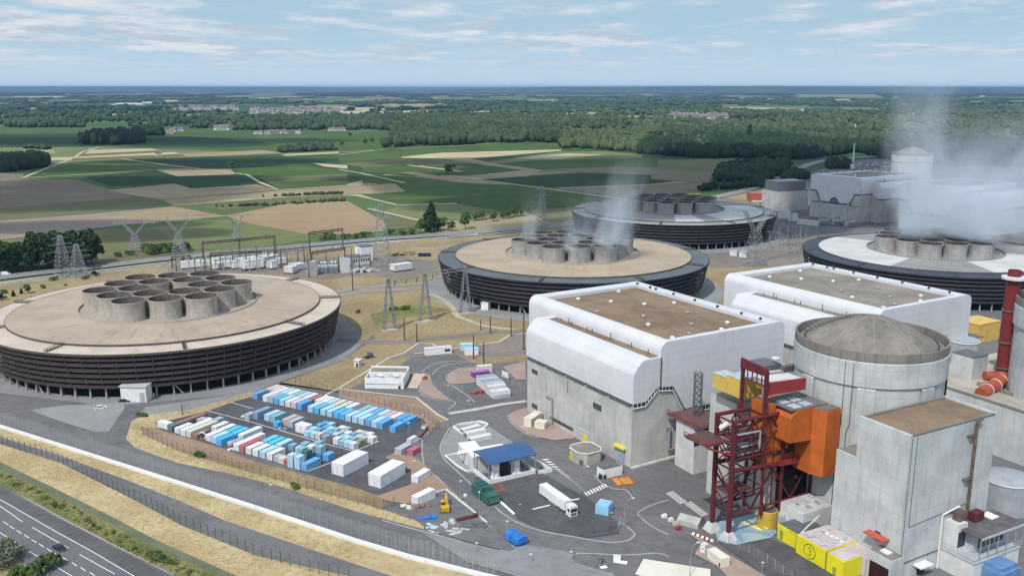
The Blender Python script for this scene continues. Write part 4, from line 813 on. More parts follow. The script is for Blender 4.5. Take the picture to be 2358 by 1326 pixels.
line_of([('blue', 0), ('white', 5.5, dict(l_=12.2)), ('grey', 8.3), ('bright', 11.1), ('lblue', 14.1), ('white', 17.2), ('pinkish', 20.1), ('blue', 23.0), ('lblue', 28.6), ('bright', 31.6), ('lblue', 34.8), ('lblue', 37.9), ('bright', 41.1), ('bright', 43.9), ('lblue', 46.8), ('lblue', 49.9, dict(l_=12.2)), ('lblue', 52.8), ('blue', 55.9), ('lblue', 58.7), ('blue', 61.4), ('blue', 67.4, dict(b=-1.0))], 'the front line of the rear row', g, -.4)
line_of([('pinkish', .2), ('pinkish', 2.9), ('lblue', 8.4), ('white', 11.2), ('teal', 14.1), ('lblue', 17.0), ('white', 20.0), ('red', 23.0), ('white', 26.0), ('white', 28.8), ('lblue', 31.6), ('cream', 34.7), ('cream', 37.9), ('white', 41.0), ('brown', 44.1, dict(h=1.2)), ('teal', 47.0), ('blue', 52.8), ('lblue', 55.8), ('beige', 58.7), ('white', 61.5), ('blue', 64.5), ('blue', 67.4)], 'the back line of the rear row', g, 6.2)
g = 'shipping containers in the row nearest the road'
line_of([('white', 3.5, dict(l_=6.06, b=-40.0, h=2.3)), ('white', 7.0, dict(l_=12.2)), ('cream', 9.9, dict(l_=12.2)), ('rust', 12.8, dict(h=2.0)), ('white', 18.4, dict(b=-39.3)), ('lblue', 21.5, dict(b=-39.6)), ('bright', 24.5, dict(b=-40.2)), ('white', 33.0, dict(l_=12.2)), ('red', 35.6, dict(l_=9.1)), ('white', 38.7), ('white', 41.9), ('lblue', 45.1), ('white', 48.2)], 'the front line nearest the road', g, -40.4)
line_of([('rust', -.3, dict(l_=12.2, b=-38.0 + 1.6, h=2.4)), ('white', 5.2, dict(l_=3, b=-29.5, h=2.2)), ('grey', 3.2, dict(l_=3, b=-30.2, h=2.3)), ('grey', 8.0, dict(l_=3, b=-26.9, h=2.2)), ('white', 14.6, dict(h=2.9)), ('white', 18.0), ('cyan', 21.4), ('cyan', 24.4), ('white', 27.6, dict(l_=9.1)), ('cyan', 38.7), ('cyan', 41.8), ('lblue', 45.0)], 'the second line from the road', g, -33.4)
put('white', -6.3, -39.4, 5.6, 2.44, 2.5, label='white container turned sideways at the left end of the yard', group=g)
put('green', -.4, -39.9, 2.6, 3.2, 2.4, label='dark green box beside the sideways white container', group=g)
put('blue', 63.6, -40.9, 2.44, 6.4, 2.6, label='blue container at the right end of the row nearest the road', group=g)
put('blue', 63.9, -31.4, 2.5, 3.2, 2.4, label='short blue box standing alone near the right end of the yard', group=g)
sb = 'small storage boxes stacked in the yard'
for c, a, b, z, lab in [('grey', 51.3, -40.4, 0, 'grey box left of the dark red door box, front line'), ('cream', 53.6, -40.6, 0, 'cream box just left of the brown red box in the front line'), ('red', 55.9, -40.7, 0, 'brown red box beside the pale blue double stack'), ('lblue', 58.2, -41.2, 0, 'lower left box of the pale blue double stack'), ('lblue', 61.0, -41.1, 0, 'lower right box of the pale blue double stack'), ('lblue', 58.2, -41.2, 2.3, 'upper left box of the pale blue double stack'), ('lblue', 61.0, -41.1, 2.3, 'upper right box of the pale blue double stack'),
   ('slate', 48.6, -31.0, 0, 'slate box at the left end of the box cluster near the road'), ('lblue', 52.0, -31.4, 0, 'pale blue box right of the slate box in the roadside cluster'), ('green', 60.0, -36.6, 0, 'lower dark green box behind the pale blue double stack'), ('teal', 57.0, -35.8, 0, 'lower teal box behind the pale blue double stack'), ('teal', 57.2, -35.8, 2.3, 'upper teal box behind the pale blue double stack'), ('green', 60.0, -36.6, 2.3, 'upper dark green box behind the pale blue double stack'),
   ('slate', 55.2, -32.0, 0, 'lower slate box in the middle of the roadside cluster'), ('teal', 55.2, -32.0, 2.3, 'teal box on top of the middle slate box'), ('blue', 58.4, -32.6, 0, 'lower blue box under a white one in the roadside cluster'), ('white', 58.4, -32.6, 2.3, 'white box on top of the lower blue one'), ('deep', 61.2, -31.6, 0, 'lower deep blue box at the right of the roadside cluster'), ('teal', 61.2, -31.6, 2.3, 'teal box on top of the deep blue one'), ('teal', 58.2, -29.2, 2.3, 'teal upper box at the back of the roadside cluster'), ('slate', 58.2, -29.2, 0, 'slate lower box at the back of the roadside cluster')]:
    put(c, a, b, 2.3, 2.4, 2.25, z, lab, sb)
g = 'shipping containers in the middle row of the yard'
line_of([('grey', 14.3, dict(l_=3.4, b=-18.2, h=2.4)), ('slate', 16.4, dict(b=-16.0, h=3.0, l_=7)), ('lblue', 21.2, dict(b=-15.0)), ('teal', 24.2, dict(b=-15.2)), ('bright', 28.6, dict(l_=2.2, w_=2.2, h=2.1, b=-18.0)), ('beige', 30.2, dict(b=-15.2)), ('grey', 33.2, dict(b=-15.6)), ('white', 38.8, dict(w_=5.2, l_=3.2, h=3.2, b=-17.6))], 'the middle row of the yard', g, -15)
cols = [['lblue', 'lblue', 'cream', 'slate', 'brown', 'white', 'teal', 'lblue', 'white'], ['lblue', 'slate', 'teal', 'slate', 'lblue', 'teal', 'lblue', 'teal', 'olive'], ['blue', 'blue', 'lblue', 'teal', 'grey', 'white', 'slate', 'lblue', 'grey'], ['blue', 'lblue', 'slate', 'white', 'grey', 'slate', 'cream', 'grey', 'white']]
rown = ['front', 'second', 'third', 'back']
for r_ in range(4):
    for q in range(9):
        if r_ == 3 and q in (2, 5): continue
        a = 44.4 + q * 2.62 - r_ * .25 + rng.uniform(-.15, .15); b = -19.0 - q * .09 + r_ * 3.1 + rng.uniform(-.2, .2); c = cols[r_][q]
        put(c, a, b, 2.15, 2.25, 2.1 + .15 * ((q + r_) % 3), 0, f'{CNAME[c]} storage box, {ORD[q]} from the left in the {rown[r_]} line of the middle cluster', sb)
put('white', 66.7, -12.4, 2.6, 2.4, 2.3, label='white storage box alone at the right corner of the middle cluster', group=sb)
put('grey', 81.2, -15.8, 2.7, 6.06, 2.5, label='pale grey container beside the short red one at the yard corner')
put('red', 85.0, -14.2, 2.4, 4.2, 2.3, label='short red container at the yard corner by the road')
g = 'big white double containers'
put('white', 73.8, -38.0, 4.9, 11.8, 4.3, label='big white double container, nearer the pale blue stack', group=g, cat='double container')
put('white', 89.0, -38.7, 4.9, 12.0, 4.4, label='big white double container, nearer the works road', group=g, cat='double container')
put('white', 98.9, -30.3, 2.5, 6.6, 2.6, label='white container alone on brown soil by the road bend')
p = A('Z5', 268, 722); o = put('white', 0, 0, 2.5, 7.4, 3.1, label='white site container at the edge of the debris yard'); o.location = Vector((p.x - .9, p.y, -.15)); o.rotation_euler = (0, 0, YRZ + R(-8))
# loose goods in the yard
def gravel_blob(): pass
m_steel = plain('tank_steel', (.52, .53, .56), .1, .6, .35, .5, dirt=.2)
o = MB().tube((0, 0, 1.15), (0, 5.0, 1.15), 1.1, n=20); o.tube((0, -.4, 1.15), (0, 0, 1.15), .5, 1.1, 20); o.tube((0, 5.0, 1.15), (0, 5.4, 1.15), 1.1, .5, 20); o = o.build('steel_tank', m_steel, smooth=30)
o.location = YO + YE1 * 29.4 + YE2 * -39.0; o.rotation_euler = (0, 0, YRZ - .1); tag(o, 'silver tank lying on its side between blue and white containers', 'tank')
for y in (1, 4): MB().box((0, y, .2), (1.9, .4, .55)).build('saddle', m_black, o, world=False)
o = MB(); o.lathe([(1.3, 0), (1.3, .5), (1.05, .5), (1.05, 0)], (0, 0, 0), 24); o = o.build('coil_ring', m_white); o.data.transform(Matrix.Rotation(R(90), 4, 'X')); o.location = YO + YE1 * 15.6 + YE2 * -38.2 + Vector((0, 0, 1.32)); o.rotation_euler = (0, 0, YRZ + .5); tag(o, 'white pipe ring standing beside the rusty container', 'pipe ring')
for i in range(12):
    a = 4.6 + (i % 4) * 2.5; b = -15.5 + (i // 4) * 3.2 - (i % 4) * .2
    o = MB().box((0, 0, .12), (.9, .7, .24)).box((0, 0, .3), (.5, .4, .12)).build('concrete_block', m_white); o.location = YO + YE1 * a + YE2 * b; o.rotation_euler = (0, 0, YRZ)
    tag(o, 'small pale block set out in a grid on the dark yard', 'block', 'pale blocks set out in a grid')
for a, b, w_, l_, lab, m in [(11.6, -17.2, 2.6, 1.6, 'white sheet bundle lying left of the grey middle row container', m_white), (30.9, -41.2, 2.6, 1.4, 'white plate lying in front of the long white container', m_white), (13.6, -35.2, 3.4, 2.6, 'pale clutter of parts between the rusty and white containers', m_metal)]:
    mb = MB()
    for q in range(9): mb.box((rng.uniform(0, w_), rng.uniform(0, l_), .15 + .12 * (q % 3)), (rng.uniform(.6, 1.4), rng.uniform(.4, 1.0), .3), rng.uniform(0, 3))
    o = mb.build('sheet_bundle', m); o.location = YO + YE1 * a + YE2 * b; tag(o, lab, 'bundle')
o = MB()
for q in range(10): o.box((rng.uniform(-1.4, 1.4), rng.uniform(-.9, .9), rng.uniform(.3, 1.1)), (rng.uniform(.5, 1.0), rng.uniform(.4, .8), rng.uniform(.3, .7)), rng.uniform(0, 3))
o = o.build('machine_parts', cmat('slate')); o.location = YO + YE1 * 33.4 + YE2 * -18.2; tag(o, 'heap of slate blue machine parts in front of the grey middle row container', 'parts heap')
# ------------------------------------------------------------------ local frames read from the ground plan
def site(name, label, cat, k, a, b, depth, group=None, z=-.16):
    """thing whose front bottom edge runs from ground point a to b; depth is metres or a ground point at its back"""
    A_, B_ = A(k, *a), A(k, *b); d = (B_ - A_); L = d.length; rz = math.atan2(d.y, d.x)
    if not isinstance(depth, (int, float)):
        e = A(k, *depth) - A_; depth = abs(-math.sin(rz) * e.x + math.cos(rz) * e.y)
    T_ = thing(name, label, cat, (A_.x, A_.y, z), rz, group); return T_, L, depth
def P6(T_, nm, m, f, smooth=None, label=None):
    mb = MB(); f(mb); return mb.build(nm, m, T_, smooth, label, world=False)
m_offw = plain('offwhite_panel', (.62, .62, .60), .08, .4, .6, dirt=.2); m_cream = plain('cream_panel', (.68, .64, .52), .07, .4, .6, dirt=.15)
m_pgrey = plain('panel_grey', (.43, .46, .48), .1, .4, .55, dirt=.2); m_dgrey = plain('steel_dark_grey', (.12, .125, .135), .2, .6, .6); m_tyre = plain('tyre_rubber', (.02, .02, .02), .2, 2, .9)
m_blue = plain('tarp_blue', (.03, .17, .50), .15, .6, .55); m_blueroof = plain('roof_blue', (.045, .105, .235), .08, .3, .45); m_orange = plain('orange_paint', (.47, .115, .02), .14, .25, .65, dirt=.35)
m_red = plain('crane_red', (.115, .02, .024), .2, .5, .55, dirt=.3); m_redb = plain('crane_red_bright', (.28, .035, .035), .12, .4, .55, dirt=.2); m_chim = plain('chimney_red', (.17, .022, .022), .14, .3, .6, dirt=.3)
m_ochre = plain('ochre_paint', (.52, .33, .05), .12, .4, .55, dirt=.25); m_green = plain('machine_green', (.03, .115, .09), .2, .5, .5, dirt=.2); m_purple = plain('purple_paint', (.25, .045, .28), .1, .5, .5)
m_plaster = plain('pale_wall', (.56, .555, .54), .1, .25, .8, dirt=.35); m_mesh = None
# --- pump house with two cooling fans
T_, L, D = site('pump_house', 'white walled pump house with two roof fans above the container yard', 'building', 'Z4', (250, 640), (618, 646), 14)
H = hat('Z4', 250, 535, A('Z4', 250, 640))
def f(mb):
    mb.box((L / 2, .2, H / 2), (L, .4, H)); mb.box((.2, D / 2, H / 2), (.4, D - .8, H)); mb.box((L - .2, D / 2, H / 2), (.4, D - .8, H)); mb.box((L / 2, D - .2, H / 2 + .4), (L, .4, H + .8)); mb.box((L / 2, D * .45, H / 2 + .3), (L - .8, .4, H + .6)); mb.box((L - 3.2, D + 1, H * .45), (6, 3, H * .9))
P6(T_, 'wall', m_white, f)
P6(T_, 'roof', m_roofg, lambda mb: (mb.box((L / 2, D * .72, H - .1), (L - .8, D * .5, .3))))
P6(T_, 'basin_floor', m_dgrey, lambda mb: mb.box((L / 2, D * .22, H * .45), (L - .8, D * .44, .3)))
for x in (.32, .72):
    fan = P6(T_, 'fan_cowl', m_white, lambda mb: mb.lathe([(2.0, H * .5), (1.85, H * .8), (2.05, H + .2), (1.9, H + .2), (1.7, H * .8)], (L * x, D * .22, 0), 28), 40)
    P6(fan, 'fan_blades', m_dgrey, lambda mb: [mb.box((L * x, D * .22, H - .5), (3.3, .35, .08), q * math.pi / 3) for q in range(3)])
P6(T_, 'door', m_black, lambda mb: mb.box((L - 1.6, -.03, .8), (.9, .1, 1.6)))
# --- small hut and black trailer
T_, L, D = site('guard_hut', 'tiny beige hut with a dark door beside the black trailer', 'hut', 'Z4', (145, 436), (195, 440), 3.2)
P6(T_, 'wall', m_plaster, lambda mb: mb.box((L / 2, D / 2, 1.5), (L, D, 3.2))); P6(T_, 'roof', m_offw, lambda mb: mb.box((L / 2, D / 2, 3.2), (L + .5, D + .5, .25))); P6(T_, 'door', m_black, lambda mb: mb.box((L * .62, -.03, 1.0), (.8, .1, 2.0)))
def wheels(T_, xs, w_, r_=.5, wd=.35, y0=0.0):
    for x in xs:
        for y in (y0, y0 + w_):
            o = MB().tube((x, y - wd / 2, r_), (x, y + wd / 2, r_), r_, n=14).build('wheel', m_tyre, T_, 40, world=False); MB().tube((x, y - wd / 2 - .02, r_), (x, y + wd / 2 + .02, r_), r_ * .55, n=10).build('rim', m_metal, o, 40, world=False)
T_, L, D = site('trailer', 'black flat trailer parked on dry grass behind the beige hut', 'trailer', 'Z4', (262, 362), (335, 348), 2.2)
P6(T_, 'deck', m_black, lambda mb: mb.box((L / 2, 1.1, 1.0), (L, 2.2, .35))); P6(T_, 'load', m_dgrey, lambda mb: (mb.box((L * .68, 1.1, 1.9), (L * .5, 1.9, 1.5)), mb.box((-.8, 1.1, 1.1), (2.4, .3, .2)))); wheels(T_, (L * .55, L * .75), 2.0)
# --- cabins beyond the pump house
T_, L, D = site('site_cabin', 'long white cabin with a dark window at its right end, behind the pump house', 'cabin', 'Z4', (828, 328), (1080, 305), 3.0)
P6(T_, 'body', m_white, lambda mb: mb.box((L / 2, D / 2, 1.6), (L, D, 3.2))); P6(T_, 'roof', m_offw, lambda mb: mb.box((L / 2, D / 2, 3.25), (L + .2, D + .2, .14)))
P6(T_, 'window', m_glass, lambda mb: mb.box((L - 2, -.02, 1.9), (2.6, .1, 1.1)))
T_, L, D = site('site_cabin', 'white cabin with pale blue roof in front of a blue cabin', 'cabin', 'Z4', (1208, 326), (1335, 318), 3.0)
P6(T_, 'body', m_white, lambda mb: mb.box((L / 2, D / 2, 1.45), (L, D, 2.9))); P6(T_, 'roof', cmat('lblue'), lambda mb: mb.box((L / 2, D / 2, 2.95), (L + .2, D + .2, .14)))
T_, L, D = site('site_cabin', 'pale blue cabin behind the white cabin with blue roof', 'cabin', 'Z4', (1172, 288), (1300, 280), 3.0)
P6(T_, 'body', cmat('lblue'), lambda mb: mb.box((L / 2, D / 2 + 1, 1.5), (L, D, 3.0))); P6(T_, 'roof', cmat('lblue'), lambda mb: mb.box((L / 2, D / 2 + 1, 3.05), (L + .2, D + .2, .14)))
T_, L, D = site('site_cabin', 'purple cabin on pinkish paving near the near white hall', 'cabin', 'Z4', (1285, 545), (1440, 525), 3.0)
P6(T_, 'body', m_purple, lambda mb: mb.box((L / 2, D / 2, 1.3), (L, D, 2.6))); P6(T_, 'roof', plain('purple_roof', (.36, .16, .38), .08, .4), lambda mb: mb.box((L / 2, D / 2, 2.65), (L + .15, D + .15, .12)))
T_, L, D = site('site_cabin', 'cream cabin right behind the purple cabin', 'cabin', 'Z4', (1330, 500), (1470, 488), 2.6)
P6(T_, 'body', m_cream, lambda mb: mb.box((L / 2, D / 2 + .6, 1.5), (L, D, 3.0))); P6(T_, 'roof', m_offw, lambda mb: mb.box((L / 2, D / 2 + .6, 3.05), (L + .15, D + .15, .12)))
T_, L, D = site('modular_building', 'grey roofed modular building standing beside the red machine parts', 'building', 'Z4', (1325, 610), (1455, 725), 7.5)
P6(T_, 'wall', m_offw, lambda mb: (mb.box((L * .35, D / 2, 1.8), (L * .9, D, 3.6)), mb.box((L * .95, D / 2, 1.4), (L * .3, D, 2.8))))
for i in range(5): P6(T_, 'roof', m_pgrey if i % 2 else m_metal, lambda mb: mb.box((-.6 + L * .2 * i, D / 2, 3.7 - (.9 if i == 4 else 0)), (L * .19, D + .3, .16)))
P6(T_, 'plant_unit', m_pgrey, lambda mb: mb.box((L * 1.12, D * .5, .9), (1.6, D * .9, 1.8)))
mb = MB()
for (x, y, l_, h, a) in ((0, 0, 3.2, .5, .3), (1.6, .8, 2.6, .8, 1.2), (2.9, -.4, 2.8, .4, -.2), (3.6, .9, 1.2, 1.1, .6), (1.0, -1.1, 1.4, .9, .9)): mb.box((x, y, h / 2 + .1), (l_, .35, h), a)
mb.tube((2.2, 0, .6), (2.2, .4, .6), .6, n=12)
o = mb.build('farm_harrow', plain('machine_red', (.36, .035, .06), .15, .7)); o.location = A('Z4', 1285, 690); tag(o, 'dark red machinery lying on asphalt by the modular building', 'machinery')
T_, L, D = site('notice_panel', 'white notice panel on posts beside the fence of the near white hall', 'panel', 'Z4', (1558, 548), (1618, 575), .2)
P6(T_, 'board', m_white, lambda mb: mb.box((L / 2, 0, 2.6), (L, .12, 2.6)))
for x in (.3, L - .3): P6(T_, 'post', m_metal, lambda mb: mb.box((x, .15, 1.6), (.14, .14, 3.4)))
o = MB().box((0, 0, .6), (2.0, 1.2, .9)).box((.4, 0, 1.25), (1.0, 1.0, .5)).build('generator_set', m_redb); o.location = A('Z4', 822, 555); tag(o, 'small red generator beside the beige slab of the pump house', 'generator')
# --- flat trailer and white van at the corner of the yard
T_, L, D = site('trailer', 'brown flat trailer with rubbish at the corner of the container yard', 'trailer', 'Z4', (715, 1110), (800, 1020), 2.4)
P6(T_, 'deck', plain('deck_wood', (.12, .10, .09), .2, .8), lambda mb: mb.box((L / 2, -1.2, 1.0), (L, 2.4, .35))); P6(T_, 'load', m_cream, lambda mb: [mb.box((L * .75 + q * .6, -1.2 + .3 * (q % 2), 1.5), (.9, 1.2, .7), q) for q in range(4)]); wheels(T_, (1, 2.2, L - 1.4), 2.0, .45, y0=-2.2)
def car(label, k, p, rz, col, cat='car', L=4.3, W=1.8, H=1.45, van=False):
    T_ = thing('van' if van else 'car', label, cat, (*A(k, *p).xy, -.16), rz)
    if van: prof = [(-L / 2, .35), (L / 2, .35), (L / 2, 1.0), (L / 2 - .9, 1.15), (L / 2 - 1.5, H), (-L / 2, H)]
    else: prof = [(-L / 2, .35), (L / 2, .35), (L / 2, .75), (L / 2 - 1.0, .9), (L / 2 - 1.75, H), (-L / 2 + .9, H), (-L / 2 + .15, .95), (-L / 2, .85)]
    mb = MB(); n = len(prof); vs = []
    for y, s in ((-W / 2, 1), (W / 2, 1)): vs += [(x, y * (.84 if z > 1.1 else 1), z) for x, z in prof]
    mb.add(vs, [tuple(range(n)), tuple(range(2 * n - 1, n - 1, -1))] + [(i, n + i, n + (i + 1) % n, (i + 1) % n) for i in range(n)]); mb.build('body', col, T_, world=False)
    if not van:
        P6(T_, 'windscreen', m_glass, lambda mb: mb.add([(L / 2 - 1.08, -W * .4, .95), (L / 2 - 1.08, W * .4, .95), (L / 2 - 1.72, W * .36, H - .03), (L / 2 - 1.72, -W * .36, H - .03)], [(0, 1, 2, 3)]))
        for s in (-1, 1): P6(T_, 'side_window', m_glass, lambda mb: mb.add([(L / 2 - 1.2, s * W * .493, .98), (-L / 2 + .5, s * W * .493, .98), (-L / 2 + 1.0, s * W * .438, H - .06), (L / 2 - 1.8, s * W * .438, H - .06)], [(0, 1, 2, 3)]))
        P6(T_, 'rear_window', m_glass, lambda mb: mb.add([(-L / 2 + .2, -W * .38, 1.02), (-L / 2 + .2, W * .38, 1.02), (-L / 2 + .84, W * .36, H - .03), (-L / 2 + .84, -W * .36, H - .03)], [(0, 1, 2, 3)]))
    else:
        P6(T_, 'windscreen', m_glass, lambda mb: mb.add([(L / 2 - .93, -W * .42, 1.18), (L / 2 - .93, W * .42, 1.18), (L / 2 - 1.47, W * .37, H - .05), (L / 2 - 1.47, -W * .37, H - .05)], [(0, 1, 2, 3)]))
    wheels(T_, (-L / 2 + .8, L / 2 - .85), W - .1, .34, .22, y0=-W / 2 + .05)
    for s in (-.6, .6): P6(T_, 'headlight', m_white, lambda mb: mb.box((L / 2, s, .65), (.06, .35, .16)))
    return T_
m_carb = plain('car_black', (.012, .012, .014), .1, 1, .25, spec=.6); m_carw = plain('car_white', (.7, .7, .7), .04, 1, .3, spec=.5)
car('black car driving on the public road at the lower left', 'Z2', (397, 1050), R(-35), m_carb)
car('white van parked at the corner of the container yard', 'Z4', (715, 1150), R(60), m_carw, 'van', 5.2, 2.0, 2.2, True)
car('small white car near the entrance block of the tan cooling tower', 'Z2', (668, 116), R(30), m_carw)
car('dark car standing beside the entrance block', 'Z2', (828, 70), R(5), m_carb)
car('white car on the far road at the left edge', 'Y1', (40, 1305), R(8), m_carw, 'van', 5.4, 2.0, 2.3, True)
o = MB().box((0, 0, .9), (.5, .3, 1.4)).box((0, 0, 1.75), (.25, .25, .3)).build('barrier_post', m_carw); o.location = A('Z1', 1020, 1020); tag(o, 'white barrier post right of the entrance block', 'post')
# --- blue roofed shelter with its two tanks
BU = A('Z5', 880, 560); BV = A('Z5', 1262, 470); d = BV - BU; brz = math.atan2(d.y, d.x); BL = d.length
T_ = thing('shelter', 'open shelter with a dark blue roof and low white walls around two tanks', 'shelter', (BU.x, BU.y, -.16), brz)
BD = 10.5
P6(T_, 'low_wall', m_white, lambda mb: mb.box((BL / 2, .15, .9), (BL, .3, 1.8)))
P6(T_, 'low_wall', m_white, lambda mb: mb.box((.15, BD / 2 + .3, .9), (.3, BD, 1.8)))
P6(T_, 'low_wall', m_white, lambda mb: mb.box((BL - .15, BD / 2 + 1.3, .9), (.3, BD + 2, 1.8)))
P6(T_, 'floor', m_dgrey, lambda mb: mb.box((BL / 2, BD / 2, .1), (BL - .6, BD, .15)))
P6(T_, 'back_wall', m_offw, lambda mb: mb.box((BL / 2 + .6, BD - .2, 2.6), (BL - 2, .3, 5.2)))
RZ = 7.2
P6(T_, 'roof', m_blueroof, lambda mb: (mb.add([(-.2, .2, RZ - .5), (BL + .6, .2, RZ - .5), (BL + .6, 5.2, RZ + .9), (-.2, 5.2, RZ + .9), (-.2, BD, RZ + .2), (BL + .6, BD, RZ + .2), (-.2, .2, RZ - .75), (BL + .6, .2, RZ - .75), (-.2, BD, RZ - .05), (BL + .6, BD, RZ - .05), (-.2, 5.2, RZ + .65), (BL + .6, 5.2, RZ + .65)], [(0, 1, 2, 3), (3, 2, 5, 4), (7, 6, 10, 11), (11, 10, 8, 9), (0, 6, 7, 1), (4, 5, 9, 8), (0, 3, 10, 6), (3, 4, 8, 10), (1, 7, 11, 2), (2, 11, 9, 5)])))
for x, y in ((.2, .5), (BL * .5, .5), (BL + .2, .5), (.2, BD - .4), (BL + .2, BD - .4)): P6(T_, 'post', m_metal, lambda mb: mb.box((x, y, RZ / 2 - .3), (.25, .25, RZ - .4)))
for x in (.24, .68):
    o = MB().lathe([(1.6, .15), (1.6, .8), (1.25, 1.0), (1.25, 5.4), (.9, 5.9), (.01, 6.1)], (0, 0, 0), 24).build('storage_tank', m_white, None, 40); q = BU + Vector((math.cos(brz) * BL * x - math.sin(brz) * 3.2, math.sin(brz) * BL * x + math.cos(brz) * 3.2, -.05)); o.location = q
    tag(o, 'white upright tank at the left under the blue roof' if x < .5 else 'white upright tank at the right under the blue roof', 'tank', 'tanks under the blue roof'); MB().lathe([(1.28, 0), (1.33, 0), (1.33, .12), (1.28, .12)], (0, 0, 3), 24).build('band', m_metal, o, world=False)
o = MB().box((0, 0, 2.1), (2.6, 2.4, 4)).build('pump_cabinet', plain('cabinet_maroon', (.06, .035, .04), .2, .6)); o.location = BU + Vector((math.cos(brz) * BL * .47 - math.sin(brz) * 5, math.sin(brz) * BL * .47 + math.cos(brz) * 5, 0)); o.rotation_euler = (0, 0, brz); tag(o, 'dark maroon cabinet between the two tanks under the blue roof', 'cabinet'); MB().box((-.4, -1.22, 2), (.7, .06, 3)).build('door', m_black, o, world=False)
# cabins, duct and basins on the left of the shelter
for a, b, dp, h, lab in [((690, 380), (745, 450), 6, 4.8, 'white equipment cabin touching the left side of the blue roofed shelter'), ((628, 320), (690, 400), 5.5, 4.6, 'white equipment cabin second from the blue roofed shelter')]:
    T_, L, D = site('equipment_cabin', lab, 'cabin', 'Z5', a, b, dp); P6(T_, 'body', m_offw, lambda mb: mb.box((L / 2, D / 2, h / 2), (L, D, h))); P6(T_, 'roof', m_white, lambda mb: mb.box((L / 2, D / 2, h + .1), (L + .2, D + .2, .2))); P6(T_, 'door', m_pgrey, lambda mb: mb.box((L * .5, -.02, 1.3), (1.0, .08, 2.4)))
mb = MB(); pts = [A('Z5', 620, 300, 4.4), A('Z5', 660, 290, 4.4), A('Z5', 980, 235, 4.4), A('Z5', 1030, 262, 4.4)]
for i in range(3): mb.tube(pts[i], pts[i + 1], .75, n=4)
o = mb.build('overhead_duct', m_white); tag(o, 'square white overhead duct behind the blue roofed shelter', 'duct')
for x, y in ((640, 330), (800, 300), (960, 275)):
    q = A('Z5', x, y); MB().box((q.x, q.y, 1.9), (.25, .25, 4.4)).build('support_leg', m_metal, o)
for a, b, dp, h, lab, m in [((700, 185), (860, 150), 2.6, 2.2, 'white low cabin in the row above the blue roofed shelter', m_white), ((735, 218), (905, 178), 2.4, 1.6, 'off white low cabin nearest the overhead duct', m_offw), ((668, 150), (815, 112), 2.2, 2.0, 'white low cabin with a dark end, farthest from the overhead duct', m_pgrey)]:
    T_, L, D = site('equipment_cabin', lab, 'cabin', 'Z5', a, b, dp); P6(T_, 'body', m, lambda mb: mb.box((L / 2, D / 2, h / 2), (L, D, h))); P6(T_, 'roof', m_offw, lambda mb: mb.box((L / 2, D / 2, h + .06), (L + .15, D + .15, .12))); P6(T_, 'end_panel', m_dgrey, lambda mb: mb.box((-.03, D / 2, h / 2), (.06, D * .8, h * .8)))
def lowwall(label, k, pts, h, w_, m, name='low_wall', cat='low wall'):
    mb = MB(); g = [A(k, *p) for p in pts]; L_, R_ = strip_pts(g, w_)
    for i in range(len(g) - 1):
        q = [R_[i], R_[i + 1], L_[i + 1], L_[i]]; mb.add([(p[0], p[1], -.3) for p in q] + [(p[0], p[1], h) for p in q], [(4, 5, 6, 7), (0, 1, 5, 4), (1, 2, 6, 5), (2, 3, 7, 6), (3, 0, 4, 7)])
    return tag(mb.build(name, m), label, cat)
lowwall('white low wall curving round the row of low cabins', 'Z5', [(665, 150), (585, 92), (640, 70), (800, 48), (850, 60), (870, 75), (830, 105)], .9, .6, m_white)
lowwall('white low wall round the paved corner left of the shelter', 'Z5', [(620, 305), (520, 325), (610, 400), (690, 452), (760, 440)], .5, .6, m_white)
lowwall('long white wall running down the right side of the shelter', 'Z5', [(1170, 310), (1260, 375), (1395, 452), (1285, 472)], 1.3, .5, m_white)
lowwall('white wall of the debris yard beside the green machine', 'Z5', [(400, 640), (525, 605), (640, 700), (720, 760), (860, 880)], .7, .5, m_offw)
lowwall('long white perimeter wall beside the patrol path', 'Z2', [(-300, 140), (0, 242), (820, 502), (1620, 758), (2358, 1003), (2700, 1105), (3200, 1230), (3600, 1320)], .9, 1.3, plain('wall_white', (.70, .68, .65), .07, .3, .8, dirt=.2), 'perimeter_wall', 'wall')
lowwall('pale concrete barrier along the far road behind the cooling towers', 'F', [(0, 657), (230, 630), (400, 609), (700, 578), (900, 559), (1100, 541)], 1.1, .6, m_conc2, 'concrete_barrier', 'barrier')
# --- green machine, orange tray, blue cube, blue tarpaulin
T_, L, D = site('transformer_unit', 'dark green wheeled machine parked left of the orange tray', 'machine', 'Z5', (745, 640), (835, 712), 4.4)
P6(T_, 'body', m_green, lambda mb: (mb.box((L * .3, D / 2, 2.1), (L * .85, D, 3.0)), mb.box((L * 1.05, D / 2, 1.8), (L * .6, D * .92, 2.4))), 30)
P6(T_, 'roof_unit', m_green, lambda mb: [mb.box((L * (.0 + .3 * q), D / 2, 3.8), (L * .2, D * .55, .6)) for q in range(3)])
P6(T_, 'cooler', plain('machine_green_pale', (.08, .2, .17), .2, .6), lambda mb: [mb.box((L * 1.37, D * (.2 + .2 * q), 1.7), (.12, D * .14, 1.6)) for q in range(4)])
P6(T_, 'chassis', m_black, lambda mb: mb.box((L * .6, D / 2, .55), (L * 1.5, D * .8, .4))); wheels(T_, (0, L * .3, L * .9, L * 1.2), D - .4, .5, y0=.2)
T_, L, D = site('tray', 'flat orange steel tray lying beside the green machine', 'tray', 'Z5', (905, 628), (1005, 610), 4.6)
